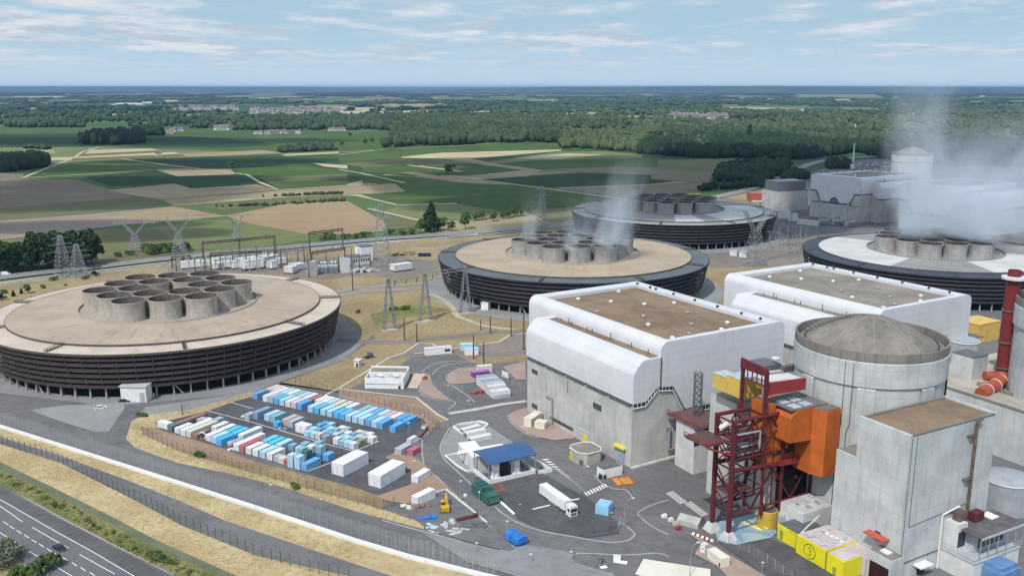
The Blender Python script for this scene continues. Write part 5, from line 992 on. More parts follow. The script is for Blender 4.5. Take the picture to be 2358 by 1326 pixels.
P6(T_, 'floor', plain('tray_orange', (.55, .17, .03), .15, .6), lambda mb: mb.box((L / 2, D / 2, .3), (L, D, .3))); P6(T_, 'rim', m_orange, lambda mb: [mb.box(c_, d_) for c_, d_ in (((L / 2, 0, .6), (L, .2, .5)), ((L / 2, D, .6), (L, .2, .5)), ((0, D / 2, .6), (.2, D - .2, .5)), ((L, D / 2, .6), (.2, D - .2, .5)))])
T_, L, D = site('plastic_tank', 'pale blue square tank standing alone in front of the lorry', 'tank', 'Z5', (1752, 800), (1860, 822), 4.0)
P6(T_, 'body', plain('tank_pale_blue', (.26, .52, .66), .1, .6, .5, dirt=.2), lambda mb: (mb.box((L / 2, D / 2, 1.8), (L, D, 2.8)), mb.box((L / 2, D / 2, 3.3), (L * .9, D * .9, .2)))); P6(T_, 'base', plain('tank_base', (.07, .28, .40), .1, .6), lambda mb: mb.box((L / 2, D / 2, .2), (L + .1, D + .1, .4))); P6(T_, 'valve', m_metal, lambda mb: mb.tube((L, D * .4, .8), (L + .8, D * .4, .8), .2, n=8))
T_, L, D = site('covered_skip', 'skip wrapped in a bright blue tarpaulin at the road edge', 'skip', 'Z5', (1010, 1010), (1110, 1075), 3.2)
P6(T_, 'cover', m_blue, lambda mb: (mb.extr([(-.2, 1.0), (D + .2, 1.0), (D + .1, 2.5), (D * .5, 2.9), (-.1, 2.5)], Vector((0, 0, 0)), Vector((1, 0, 0)), Vector((0, 1, 0)), L * 1.05, -.1))); P6(T_, 'skip_body', plain('skip_blue', (.02, .10, .33), .1, .6), lambda mb: mb.box((L / 2, D / 2, .6), (L, D, 1.2)))
# --- white articulated lorry
ta = A('Z5', 1290, 648); tb = A('Z5', 1545, 832); d = tb - ta; trz = math.atan2(d.y, d.x); TL = d.length
T_ = thing('lorry', 'white articulated lorry parked on dark asphalt below the blue roofed shelter', 'lorry', (ta.x, ta.y, -.16), trz)
W = 2.5; CL = TL - 2.2
P6(T_, 'trailer', m_white, lambda mb: (mb.box((CL / 2 - .3, W / 2, 2.6), (CL - .9, W, 2.75)), mb.box((CL / 2 - .3, W / 2, 4.0), (CL - 1, W - .1, .08))), 30)
P6(T_, 'chassis', m_black, lambda mb: mb.box((TL / 2 - .5, W / 2, .85), (TL - 1.5, W * .5, .4)))
P6(T_, 'side_skirt', m_metal, lambda mb: mb.box((CL * .5, .05, .95), (4.5, .08, .6)))
cab = MB().extr([(-.02, .5), (W + .02, .5), (W + .02, 3.1), (W - .15, 3.6), (.15, 3.6), (-.02, 3.1)], Vector((0, 0, 0)), Vector((1, 0, 0)), Vector((0, 1, 0)), TL + .1, TL - 2.1).build('cab', m_carw, T_, 30, world=False)
MB().box((TL + .12, W / 2, 2.35), (.06, W * .86, 1.0)).build('windscreen', m_glass, cab, world=False); MB().box((TL + .12, W / 2, 1.15), (.05, W * .75, .8)).build('grille', m_dgrey, cab, world=False)
for y in (-.03, W + .03): MB().box((TL - .8, y, 2.35), (1.0, .04, .85)).build('side_window', m_glass, cab, world=False)
for y in (.3, W - .3): MB().box((TL + .13, y, .8), (.06, .4, .2)).build('headlight', m_white, cab, world=False)
for y in (-.3, W + .3): MB().box((TL - .15, y, 2.4), (.15, .2, .7)).build('mirror', m_black, cab, world=False)
wheels(T_, (2.2, 3.5, 4.8, CL - 1.2, TL - 1.2), W - .3, .5, .32, y0=.15)
# --- yellow excavator
T_ = thing('excavator', 'yellow tracked excavator in the debris yard beside the white site container', 'excavator', (*A('Z5', 518, 775).xy, -.16), R(95))
for y in (-1.0, 1.0): P6(T_, 'track', m_black, lambda mb: mb.extr([(-.3, .1), (.3, .1), (.3, .75), (-.3, .75)], Vector((0, y, 0)), Vector((1, 0, 0)), Vector((0, 1, 0)), 1.7, -1.7))
m_exc = plain('excavator_yellow', (.58, .36, .02), .12, .6, .5, dirt=.2)
P6(T_, 'upper_body', m_exc, lambda mb: (mb.box((-.6, 0, 1.45), (2.6, 2.4, 1.1)), mb.box((-1.6, 0, 1.6), (.6, 2.2, 1.2))), 30); P6(T_, 'cab', m_glass, lambda mb: mb.box((.9, .6, 2.1), (1.3, 1.0, 1.6))); P6(T_, 'cab_roof', m_exc, lambda mb: mb.box((.9, .6, 2.95), (1.4, 1.1, .12)))
P6(T_, 'boom', m_exc, lambda mb: (mb.bar((.8, -.4, 1.6), (3.2, -.4, 4.2), .5), mb.bar((3.2, -.4, 4.2), (5.0, -.4, 3.4), .4), mb.bar((5.0, -.4, 3.5), (4.6, -.4, 1.2), .35))); P6(T_, 'bucket', m_dgrey, lambda mb: mb.box((4.5, -.4, .8), (.9, .9, .8)))
# --- debris yard: separate heaps and stacks
def heap(name, label, cat, k, p, sx, sy, hh, m, n=12, flat=False):
    mb = MB()
    for q in range(n): mb.box((rng.uniform(-sx, sx) / 2, rng.uniform(-sy, sy) / 2, .1 + rng.random() * hh * .7), (rng.uniform(.25, .6) * sx, rng.uniform(.15, .45) * sy, (.12 if flat else rng.uniform(.2, .6)) * hh + .05), rng.uniform(-.5, .5) if flat else rng.uniform(0, 3))
    o = mb.build(name, m); o.location = (*A(k, *p).xy, -.16); return tag(o, label, cat)
heap('tarpaulin_bundle', 'bright blue tarpaulin bundle in the debris yard', 'tarpaulin', 'Z5', (368, 842), 5.2, 2.4, 1.0, m_blue)
heap('timber_stack', 'pale timber heap left of the white site container', 'timber stack', 'Z5', (195, 740), 3.4, 3.0, 1.2, m_cream, flat=True)
heap('scrap_heap', 'brown scrap heap in front of the white site container', 'scrap heap', 'Z5', (320, 745), 4.8, 3, 1.2, plain('scrap_brown', (.22, .14, .12), .3, .8)); heap('scrap_heap', 'grey white rubble heap below the excavator', 'scrap heap', 'Z5', (545, 890), 4.2, 3, 1.2, m_conc2); heap('pallet_stack', 'pale pallet stack near the blue covered skip', 'pallet stack', 'Z5', (640, 945), 5.5, 3.0, .8, m_conc2, flat=True)
heap('scaffold_pile', 'dark scaffold pile along the wall of the debris yard', 'scaffold pile', 'Z5', (760, 900), 6.5, 4.0, 1.0, m_dgrey, 22, True); heap('pallet_stack', 'bluish white sacks on a pallet beside the blue tarpaulin', 'pallet stack', 'Z5', (410, 905), 3.0, 2.2, 1.0, cmat('lblue')); heap('white_plates', 'white plates lying on the grass edge below the debris yard', 'plates', 'Z5', (420, 945), 4.0, 1.4, .4, m_white, 6, True)
o = MB().box((0, 0, .6), (5.4, 1.2, .9)).box((2.9, 0, .8), (1.4, 1.2, 1.2)).build('steel_beam', plain('beam_maroon', (.10, .025, .03), .2, .6)); o.location = (*A('Z5', 690, 845).xy, -.16); o.rotation_euler = (0, 0, .45); tag(o, 'dark maroon beam bundle lying right of the excavator', 'beam')
o = MB().lathe([(.6, 0), (.6, .9), (.3, 1.1), (.01, 1.1)], (0, 0, 0), 12).build('drum', m_white); o.location = (*A('Z5', 686, 655).xy, -.16); tag(o, 'white drum on the road beside the green machine', 'drum')
heap('steel_rack', 'grey steel rack lying on the asphalt left of the lorry', 'rack', 'Z5', (1140, 730), 3.4, 2.2, .8, m_metal, 8, True)
# --- concrete cistern and small things along the near hall
T_ = thing('cistern', 'round sided beige concrete cistern with yellow door beside the near white hall', 'cistern', (*A('Z5', 1675, 350).xy, -.16), HANG)
oct_ = [(4.4, -2.6), (4.4, 2.6), (2.4, 4.4), (-2.8, 4.4), (-4.6, 2.6), (-4.6, -2.6), (-2.8, -4.4), (2.4, -4.4)]
P6(T_, 'wall', plain('cistern_concrete', (.40, .38, .32), .14, .4, .9, dirt=.4), lambda mb: mb.prism(oct_, 0, 4.0)); P6(T_, 'roof', m_roofg, lambda mb: mb.prism([(x * .9, y * .9) for x, y in oct_], 4.0, 4.12)); P6(T_, 'parapet', m_plaster, lambda mb: [mb.bar((*oct_[i], 4.2), (*oct_[(i + 1) % 8], 4.2), .4) for i in range(8)])
P6(T_, 'door', m_yellow, lambda mb: mb.box((-2.2, -4.42, 1.6), (1.3, .2, 2.8), -.2)); P6(T_, 'vent', m_dgrey, lambda mb: mb.box((3.0, -4.0, 1.4), (1.2, .5, 1.4), .7))
T_, L, D = site('equipment_cabin', 'white cabin with a black roof at the foot of the near white hall', 'cabin', 'Z5', (1815, 515), (1975, 475), 3.2); P6(T_, 'body', m_white, lambda mb: mb.box((L / 2, D / 2, 1.6), (L, D, 3.2))); P6(T_, 'roof', m_dgrey, lambda mb: mb.box((L / 2, D / 2, 3.25), (L * .92, D * .9, .15)))
o = MB().box((0, 0, .8), (2.2, 1.6, 1.6)).box((0, 0, 1.65), (1.8, 1.2, .1)).build('waste_bin', m_black); o.location = (*A('Z5', 1812, 505).xy, -.16); tag(o, 'black bin left of the white cabin with black roof', 'bin')
for a, b, dp, h, lab in [((1165, 80), (1225, 92), 8.5, 3.4, 'longer cream cabin on pink paving at the foot of the near white hall'), ((1252, 95), (1335, 108), 3.4, 2.6, 'shorter cream cabin in front of the longer one')]:
    T_, L, D = site('equipment_cabin', lab, 'cabin', 'Z5', a, b, dp); P6(T_, 'body', m_cream, lambda mb: mb.box((L / 2, D / 2, h / 2), (L, D, h))); P6(T_, 'roof', m_cream, lambda mb: mb.box((L / 2, D / 2, h + .08), (L + .2, D + .2, .16)))
T_, L, D = site('tray', 'orange frame tray on the paved island beside the near white hall', 'tray', 'Z5', (1930, 572), (2080, 555), 5.5); P6(T_, 'floor', plain('tray_ochre', (.50, .26, .07), .2, .7), lambda mb: mb.box((L / 2, D / 2, .3), (L, D, .25))); P6(T_, 'rim', m_orange, lambda mb: [mb.box(c_, d_) for c_, d_ in (((L / 2, 0, .5), (L, .2, .4)), ((L / 2, D, .5), (L, .2, .4)), ((0, D / 2, .5), (.2, D - .2, .4)), ((L, D / 2, .5), (.2, D - .2, .4)), ((L * .4, D / 2, .5), (.2, D - .2, .35)))])
for i, (x, y, m, lab) in enumerate([(190, 75, m_white, 'white sack heap, farthest from the red bin'), (290, 130, m_cream, 'cream sack between the white heap and the red bin'), (360, 190, cmat('beige'), 'beige sack next to the red bin'), (405, 262, m_redb, 'red bin at the end of the sack row')]):
    o = MB().box((0, 0, .5), (1.5, 1.0, 1.0), .3).box((.2, .1, 1.1), (1.0, .8, .3), .5).build('sack' if i < 3 else 'waste_bin', m); o.location = (*A('X6', x, y).xy, -.16); tag(o, lab, 'sack' if i < 3 else 'bin')
T_, L, D = site('frame_tent', 'grey canvas frame tent left of the red gantry feet', 'tent', 'X6', (380, 170), (700, 260), 4.5); P6(T_, 'canvas', plain('canvas_grey', (.40, .39, .35), .12, .5, .9), lambda mb: mb.extr([(0, 0), (0, 1.6), (D / 2, 2.7), (D, 1.6), (D, 0)], Vector((0, 0, 0)), Vector((1, 0, 0)), Vector((0, 1, 0)), L)); P6(T_, 'end_frame', m_dgrey, lambda mb: (mb.bar((L + .05, 0, 0), (L + .05, 0, 1.7), .12), mb.bar((L + .05, D, 0), (L + .05, D, 1.7), .12), mb.bar((L + .05, 0, 1.65), (L + .05, D / 2, 2.75), .12), mb.bar((L + .05, D, 1.65), (L + .05, D / 2, 2.75), .12)))
T_ = thing('road_barrier', 'red and white striped barrier at the gantry foot', 'barrier', (*A('X6', 620, 340).xy, -.16), 0); g0 = A('X6', 620, 340); g1 = A('X6', 930, 455)
for i in range(9):
    p_, q_ = g0.lerp(g1, i / 9), g0.lerp(g1, (i + 1) / 9); o = MB().bar((p_.x - g0.x, p_.y - g0.y, .6), (q_.x - g0.x, q_.y - g0.y, .6), .75).build('segment', m_redb if i % 2 else m_white, T_, world=False)
T_, L, D = site('guard_booth', 'narrow white booth beside the cream container near the barrier', 'booth', 'X6', (735, 605), (800, 630), 1.6); P6(T_, 'body', m_white, lambda mb: mb.box((L / 2, D / 2, 1.3), (L, D, 2.6))); P6(T_, 'roof', m_offw, lambda mb: mb.box((L / 2, D / 2, 2.65), (L + .2, D + .2, .1))); P6(T_, 'window', m_pgrey, lambda mb: mb.box((L * .5, -.02, 1.6), (L * .5, .05, .8)))
T_, L, D = site('site_cabin', 'cream container cabin with dark door near the barrier', 'cabin', 'X6', (838, 690), (1055, 848), 2.5); P6(T_, 'body', m_cream, lambda mb: mb.box((L / 2, D / 2, 1.4), (L, D, 2.7))); P6(T_, 'roof', plain('cream_roof', (.72, .69, .58), .05, .4), lambda mb: mb.box((L / 2, D / 2, 2.8), (L + .1, D + .1, .12))); P6(T_, 'door', m_black, lambda mb: mb.box((L * .87, -.02, .9), (.5, .06, 1.1)))
T_ = thing('weather_station', 'small grey instrument cluster on the gravel island at the bottom', 'instruments', (*A('Z5', 1800, 1215).xy, -.16), .4); P6(T_, 'frame', m_metal, lambda mb: [mb.bar((x, y, 0), (x * .4, y * .4, 1.8), .08) for x in (-.9, .9) for y in (-.9, .9)]); P6(T_, 'panel', m_dgrey, lambda mb: (mb.box((0, 0, 1.9), (1.6, .6, .3)), mb.box((.8, .5, 1.2), (.5, .5, .9)))); P6(T_, 'plinth', m_white, lambda mb: mb.box((0, -1.4, .15), (1.8, 1.2, .4)))
T_, L, D = site('notice_panel', 'white slanted sign panel on the gravel island', 'sign', 'Z5', (1900, 1185), (1960, 1195), 1.0); P6(T_, 'board', m_white, lambda mb: mb.box((L / 2, .3, 1.0), (L, .2, 2.0))); P6(T_, 'plinth', m_white, lambda mb: mb.box((L, .2, .15), (L * 1.8, 1.6, .3)))
# ------------------------------------------------------------------ street lamps
def lamp(label, k, base, top, arm=None, light=False):
    b = A(k, *base); z = hat(k, *top, b); T_ = thing('street_lamp', label, 'street lamp', (b.x, b.y, -.16), group='street lamps of the works'); mb = MB(); mb.tube((0, 0, 0), (0, 0, z), .13, .08, 8); ex = Vector((0, 0, z))
    pl_ = mb.build('pole', m_metal, T_, 40, world=False)
    if arm:
        r_ = ray(*pix(k, *arm)); X_, Y_ = b.x, b.y; zz = z + .6; q = Vector((0, 0, CAM_H)) + r_ * ((b.y) / r_.y); e_ = Vector((q.x - b.x, 0, q.z + .16)); mb = MB(); mid = Vector((e_.x * .35, 0, z + (e_.z - z) * .8)); mb.path([ex, mid, e_], .07, 6); mb.build('arm', m_metal, T_, world=False); ex = e_
    MB().box((ex.x, ex.y, ex.z + .03), (.9 if arm else .6, .35, .16)).build('lamp_head', m_white, T_, world=False)
for lab, k, b, t, a in [('tall lamp with curved arm near the pale blue square tank', 'Z5', (1990, 915), (1990, 720), (2065, 665)), ('lamp with curved arm between the cistern and the zebra crossing', 'Z5', (1627, 645), (1627, 445), (1692, 405)), ('lamp with arm above the row of low cabins', 'Z4', (1262, 968), (1258, 790), (1238, 755)), ('lamp on the tip of the pinkish island', 'Z4', (1045, 752), (1045, 600), None), ('lamp in front of the blue covered skip', 'Z5', (1028, 1075), (1030, 850), None), ('lamp left of the green machine', 'Z5', (650, 690), (655, 520), None),
     ('lamp by the perimeter road above the debris yard corner', 'Z2', (1795, 695), (1780, 615), None), ('lamp by the perimeter road below the big white double container', 'Z2', (2128, 800), (2110, 712), None), ('lamp by the kerb below the scaffold pile', 'Z5', (778, 1115), (770, 1032), None), ('lamp by the kerb below the blue covered skip', 'Z5', (1222, 1200), (1216, 1122), None), ('lamp by the gravel island at the bottom', 'Z5', (1555, 1180), (1550, 1100), None), ('lamp in the yard beside the pale grey container', 'X2', (1545, 800), (1520, 520), None), ('lamp in the yard above the short red container', 'X2', (1700, 610), (1695, 430), None), ('double lamp between the big white double containers and the road', 'X2', (1605, 1120), (1600, 965), None), ('lamp with curved arm beside the cream container cabin', 'X6', (575, 980), (588, 640), (710, 445)), ('lamp over the sunk yard right of the cream container cabin', 'X6', (1670, 920), (1680, 740), None), ('lamp beside the near hall by the pink paving', 'Z4', (1750, 1110), (1752, 1000), None), ('lamp by the gravel above the zebra stripes', 'Z5', (800, 850), (805, 610), None)]: lamp(lab, k, b, t, a)
# ------------------------------------------------------------------ fences
def mesh_mat(name, col, dens):
    t = NT(name); x, y, z = t.axis(.5); ln = t.math('MAXIMUM', t.line(z, .5, .06), t.line(t.math('ADD', x, y), .45, .05))
    a = t.math('ADD', t.math('MULTIPLY', ln, .35), dens); t.l(a, t.b.inputs['Alpha']); return t.out(col, .6, .3)
m_mesh = mesh_mat('fence_mesh_pale', (.5, .52, .53), .03); m_meshd = mesh_mat('fence_mesh_dark', (.2, .2, .19), .04)
def fence(label, k, pts, h, gap, m, mp, group=None, maxp=99, thick=.1):
    g = [A(k, *p) for p in pts]; T_ = thing('fence', label, 'fence', (*g[0].xy, 0), group=group); mb = MB(); cum = 0; posts = []; nxt = 0
    for i in range(len(g) - 1):
        a, b = g[i], g[i + 1]; d = (b - a); l_ = d.length
        mb.add([(a.x, a.y, 0), (b.x, b.y, 0), (b.x, b.y, h), (a.x, a.y, h)], [(0, 1, 2, 3)])
        while nxt <= cum + l_: posts.append((a + d * ((nxt - cum) / l_), math.atan2(d.y, d.x))); nxt += gap
        cum += l_
    mb.build('mesh_panel', m, T_); po = None
    for p, a in posts[:maxp]:
        if po is None:
            pm = MB().box((0, 0, h / 2), (thick, thick, h + .3)); pm.bar((0, 0, h), (0, -.35, h + .45), thick * .8); po = pm.build('post', mp, T_, world=False); o = po
        else: o = po.copy(); C.objects.link(o); o.parent = T_
        o.location = (p.x - g[0].x, p.y - g[0].y, -.1); o.rotation_euler = (0, 0, a)
    return T_
m_postd = plain('fence_post_dark', (.10, .10, .095), .2, 1, .7); m_postl = plain('fence_post_pale', (.34, .35, .35), .15, 1, .6)
fence('pale tall security fence between the perimeter road and the white wall', 'Z2', [(-200, 175), (0, 228), (400, 355), (820, 480), (1620, 735), (2358, 975), (2700, 1080), (3300, 1235)], 5.2, 2.9, m_mesh, m_postl, thick=.07)
fence('dark outer fence on dry grass below the patrol path', 'Z2', [(-200, 320), (0, 352), (200, 410), (400, 478), (700, 630), (850, 705), (1000, 775), (1200, 890), (1700, 1095), (2000, 1180), (2358, 1280)], 3.4, 3.0, m_meshd, m_postd, thick=.14)
fence('thin fence along the brown bank below the container yard', 'Z2', [(950, 290), (1180, 400), (1500, 490), (1880, 610), (2358, 745), (2520, 790), (2620, 760)], 3.0, 3.2, m_meshd, m_postd)
fence('thin fence above the container yard on the pinkish soil', 'Z3', [(1180, 80), (1500, 160), (1900, 260), (2190, 340), (2330, 430), (2200, 560)], 2.8, 3.0, m_meshd, m_postd)
fence('fence with a gate on the left edge of the container yard', 'Z3', [(60, 395), (180, 360), (275, 325), (350, 318), (480, 285), (700, 215), (830, 170)], 2.8, 3.2, m_mesh, m_postl)
fence('dark double gate at the left end of the container yard', 'X1', [(445, 470), (560, 440)], 4.0, 4.0, m_meshd, m_postd, thick=.3)
fence('dark low fence at the pointed end of the lorry park', 'Z5', [(1735, 965), (1840, 945), (1945, 918)], 2.6, 5.0, m_meshd, m_postd, thick=.16)
fence('white framed gate at the end of the lorry park', 'Z5', [(1945, 925), (1960, 885), (2000, 905)], 2.4, 2.0, m_mesh, m_postl, thick=.16)
fence('palisade fence left of the near white hall', 'Z4', [(1400, 420), (1780, 360)], 2.8, 2.0, m_mesh, m_postl, thick=.14)
fence('palisade fence beside the notice panel', 'Z4', [(1480, 500), (1560, 570), (1680, 640), (1790, 700)], 2.8, 2.0, m_mesh, m_postl, thick=.14)
fence('fence of the sunk yard in front of the yellow wall', 'X6', [(1000, 460), (1350, 560), (1700, 740), (2000, 950), (2300, 1150)], 2.6, 3.0, m_mesh, m_postl, thick=.12)
# ------------------------------------------------------------------ polar gantry and orange block beside the reactor
GO = A('X5', 310, 1155, 1.0); GO.z = 0
def GP(u_, v_, z): return tuple(GO + AU * u_ + AV * v_ + Vector((0, 0, z)))
gt = thing('gantry', 'dark red steel gantry of trusses standing over the blue stained slab', 'gantry', GO)
def gpart(nm, m, f, smooth=None):
    mb = MB(); f(mb); return mb.build(nm, m, gt, smooth)
for u_ in (0, -6.5):
    gpart('column', m_red, lambda mb: mb.box(GP(u_, 0, 17.6), (1.0, 1.0, 31.2), AANG))
    gpart('foot', m_plaster, lambda mb: mb.add([GP(u_ + s * a, t * b, z) for z, a, b in ((-.2, 1.9, 1.9), (2.4, 1.0, 1.0)) for s, t in ((-1, -1), (1, -1), (1, 1), (-1, 1))], [(4, 5, 6, 7), (0, 1, 5, 4), (1, 2, 6, 5), (2, 3, 7, 6), (3, 0, 4, 7)]))
    top_v = 19 if u_ == 0 else 16
    gpart('top_beam', m_red, lambda mb: mb.tube(GP(u_, -.6, 33.4), GP(u_, top_v, 32.8), .55, n=10), 40)
    gpart('lower_beam', m_red, lambda mb: mb.tube(GP(u_, 0, 19.8), GP(u_, 29.4 if u_ == 0 else 20, 17.2 if u_ == 0 else 19.0), .6, n=10), 40)
    def truss(mb, z0, z1, v0, v1, n, w_):
        for i in range(n):
            a, b = v0 + (v1 - v0) * i / n, v0 + (v1 - v0) * (i + 1) / n
            mb.bar(GP(u_, a, z0), GP(u_, b, z1) if i % 2 else GP(u_, a, z1), w_); mb.bar(GP(u_, a, z1) if i % 2 == 0 else GP(u_, a, z0), GP(u_, b, z0) if i % 2 == 0 else GP(u_, b, z1), w_)
        mb.bar(GP(u_, v0, z0), GP(u_, v1, z0), w_ * 1.2)
    gpart('upper_truss', m_red, lambda mb: truss(mb, 28.2, 32.8, 0, 16, 5, .32)); gpart('middle_truss', m_red, lambda mb: truss(mb, 22.6, 27.8, 0, 14, 4, .28))
    gpart('lower_truss', m_red, lambda mb: truss(mb, 7.2, 17.6, 0, 29, 4, .42))
    for v_ in (11.2, 18, 29.2): gpart('post', m_red, lambda mb: mb.box(GP(u_, v_, 11.5 + (4.5 if v_ < 29 else -2)), (.7, .7, 23 if v_ < 29 else 16), AANG))
def crossx(mb):
    for z0, z1 in ((8, 13), (13, 20), (20, 26.5), (26.5, 33)):
        mb.bar(GP(0, 0, z0), GP(-6.5, 0, z1), .32); mb.bar(GP(-6.5, 0, z0), GP(0, 0, z1), .32); mb.bar(GP(0, 0, z1), GP(-6.5, 0, z1), .4)
gpart('cross_frame', m_red, crossx)
def inner(mb):
    for v_ in (5.6, 11.2, 18, 24):
        for z0, z1 in ((8, 13), (13, 19)): mb.bar(GP(-6.5, v_, z0), GP(0, v_, z1), .3); mb.bar(GP(-6.5, v_, z1), GP(0, v_, z1), .34)
    for v_ in (5.6, 11.2, 16):
        for z0, z1 in ((22.6, 28), (28, 33)): mb.bar(GP(-6.5, v_, z0), GP(0, v_, z1), .28); mb.bar(GP(-6.5, v_, z1), GP(0, v_, z1), .32)
    for v_ in (5.6, 24): mb.bar(GP(-6.5, v_, 7), GP(-6.5, v_, 19), .5)
gpart('inner_bracing', m_red, inner)
for zz, v0_, v1_ in ((28.0, .5, 10.5), (22.2, 2, 16), (13.2, 0, 8)):
    def rails(mb):
        for u_ in (-.3, -6.2):
            mb.bar(GP(u_, v0_, zz + 1.1), GP(u_, v1_, zz + 1.1), .12); mb.bar(GP(u_, v0_, zz + .55), GP(u_, v1_, zz + .55), .1)
            for q in range(7): vv = v0_ + (v1_ - v0_) * q / 6; mb.bar(GP(u_, vv, zz), GP(u_, vv, zz + 1.1), .12)
    gpart('handrail', m_red, rails)
gpart('catwalk', plain('grating', (.10, .055, .05)), lambda mb: mb.box(GP(-3.2, 4, 13.0), (6, 8, .15), AANG))
gpart('left_platform', plain('grating', (.10, .055, .05)), lambda mb: mb.box(GP(-5.5, -4.2, 27.6), (9, 8, .3), AANG))
def lrail(mb):
    for zz in (28.3, 28.9): mb.bar(GP(-1, -8.1, zz), GP(-10, -8.1, zz), .14); mb.bar(GP(-1, -8.1, zz), GP(-1, 0, zz), .14)
    for q in range(6): mb.bar(GP(-1 - 1.8 * q, -8.1, 27.7), GP(-1 - 1.8 * q, -8.1, 28.9), .14); mb.bar(GP(-1, -8.1 + 1.6 * q, 27.7), GP(-1, -8.1 + 1.6 * q, 28.9), .14)
    mb.bar(GP(-1, -8, 27.4), GP(0, 0, 24), .4); mb.bar(GP(-9.5, -8, 27.4), GP(-6.5, 0, 23), .4)
gpart('left_rail', m_redb, lrail)
gpart('pipe_run', m_metal, lambda mb: (mb.path([GP(.2, 1.2, 29.6), GP(.2, 9, 29.3), GP(.2, 9, 24.5)], .3), mb.path([GP(-1.5, 3, 26.2), GP(-1.5, 15, 25.6)], .35)))
gpart('duct_end', m_white, lambda mb: mb.tube(GP(-4.5, -.5, 30.3), GP(-2.5, .4, 32.2), .7, n=12))
def portal(mb):
    mb.box(GP(0, 10.3, 39), (.9, .9, 13), AANG); mb.box(GP(-7.5, 9.0, 40), (.8, .8, 14.5), AANG)
    mb.add([GP(.4, 10.3, 44.2), GP(-7.9, 9, 44.6), GP(-7.9, 9, 47.4), GP(.4, 10.3, 46.2), GP(.4, 9.6, 44.2), GP(-7.9, 8.3, 44.6), GP(-7.9, 8.3, 47.4), GP(.4, 9.6, 46.2)], [(0, 1, 2, 3), (7, 6, 5, 4), (3, 2, 6, 7), (0, 3, 7, 4), (1, 5, 6, 2), (0, 4, 5, 1)])
    mb.bar(GP(0, 10.3, 41), GP(-7.5, 9, 42), .4)
    for f_ in (.2, .4, .6, .8): mb.bar(GP(-7.5 * f_, 10.3 - 1.3 * f_, 41.1 + f_), GP(-7.5 * f_, 10.3 - 1.3 * f_, 44.5), .25)
gpart('portal', m_red, portal)
gpart('rail_housing', m_redb, lambda mb: mb.extr([(10.8, 38.6), (25, 38.0), (25, 41.2), (10.8, 42.0)], GO, AU, AV, -.2, -1.0))
gpart('housing_roof', m_plaster, lambda mb: mb.extr([(10.8, 41.5), (25, 40.6), (25, 40.9), (10.8, 41.8)], GO, AU, AV, -1.02, -7))
gpart('platform', plain('grating', (.10, .055, .05), .2, 1, .8), lambda mb: (mb.box(GP(-3.2, 5, 27.9), (6.0, 10, .15), AANG), mb.box(GP(-3.2, 9, 21.8), (6, 14, .15), AANG), mb.box(GP(-3.2, 16.5, 18.0), (6, 8, .15), AANG)))
gpart('platform', m_metal, lambda mb: [mb.box(GP(-1.4 - 1.5 * q, 7.5, 23.0 + .1 * q), (.7, 9, .3), AANG) for q in range(4)])
gpart('deck_cover', m_conc2, lambda mb: mb.box(GP(-3.0, 7.2, 25.4), (4.5, 7, .3), AANG))
ob = thing('orange_block', 'big orange clad block bracketed to the round reactor behind the red gantry', 'access block', GO + AU * 2 + AV * 20)
def opart(nm, m, f): mb = MB(); f(mb); return mb.build(nm, m, ob)
opart('upper_block', m_orange, lambda mb: mb.extr([(15.2, 26.2), (28.5, 25.4), (28.5, 35.0), (17.2, 35.0), (15.2, 33.0)], GO, AU, AV, 4.8, -6))
opart('lower_block', m_orange, lambda mb: mb.extr([(16, 18.6), (28.2, 18.2), (28.2, 25.38), (16, 26.18)], GO, AU, AV, -.9, -5))
opart('recess', m_black, lambda mb: mb.extr([(16.4, 20.6), (23.6, 20.2), (23.6, 21.6), (16.4, 22)], GO, AU, AV, -.8, -1.0))
opart('window', m_glass, lambda mb: mb.extr([(20.8, 21.6), (23.4, 21.5), (23.4, 24.4), (20.8, 24.6)], GO, AU, AV, -.75, -1.0))
opart('balcony', m_redb, lambda mb: (mb.extr([(16, 18.6), (24, 18.3), (24, 19.6), (16, 19.9)], GO, AU, AV, 1.4, 1.2), mb.extr([(16, 18.3), (24, 18.0), (24, 18.25), (16, 18.55)], GO, AU, AV, 1.4, -.9)))
opart('corner_block', m_orange, lambda mb: mb.add([GP(a, b, z) for z in (16.0, 34.6) for a, b in ((4.82, 23.0), (8.2, 24.6), (8.2, 29.6), (-3, 29.2), (-3, 23.0))], [(0, 1, 6, 5), (1, 2, 7, 6), (2, 3, 8, 7), (3, 4, 9, 8), (4, 0, 5, 9), (5, 6, 7, 8, 9), (4, 3, 2, 1, 0)]))
opart('side_shell', m_orange, lambda mb: mb.extr([(11.6, 20.5), (13.6, 17.2), (15.1, 17.0), (15.1, 35.4), (11.6, 36)], GO, AU, AV, -.8, -6.3))
opart('roof', plain('roof_slate', (.14, .145, .15), .15, .4), lambda mb: (mb.extr([(15.3, 35.02), (28.4, 35.02), (28.4, 35.25), (15.3, 35.25)], GO, AU, AV, 4.7, -6), mb.add([GP(a, b, z) for z in (34.62, 34.8) for a, b in ((4.9, 23.1), (8.1, 24.7), (8.1, 29.5), (4.9, 29.3))], [(4, 5, 6, 7), (0, 1, 5, 4), (1, 2, 6, 5), (2, 3, 7, 6), (3, 0, 4, 7)])))
for a, b in ((2.5, 18.3), (2.5, 22.3), (-1.5, 18.3), (-1.5, 22.3)): opart('roof_panel', m_pgrey, lambda mb: mb.box(GP(a, b, 35.36), (2.9, 2.8, .2), AANG))
opart('roof_panel', m_orange, lambda mb: mb.box(GP(-4.2, 17, 35.4), (1.6, 1.6, .3), AANG))
opart('support_wall', m_hconc, lambda mb: mb.extr([(17, -.3), (24, -.3), (24, 16.9), (17, 17)], GO, AU, AV, -2, -12))
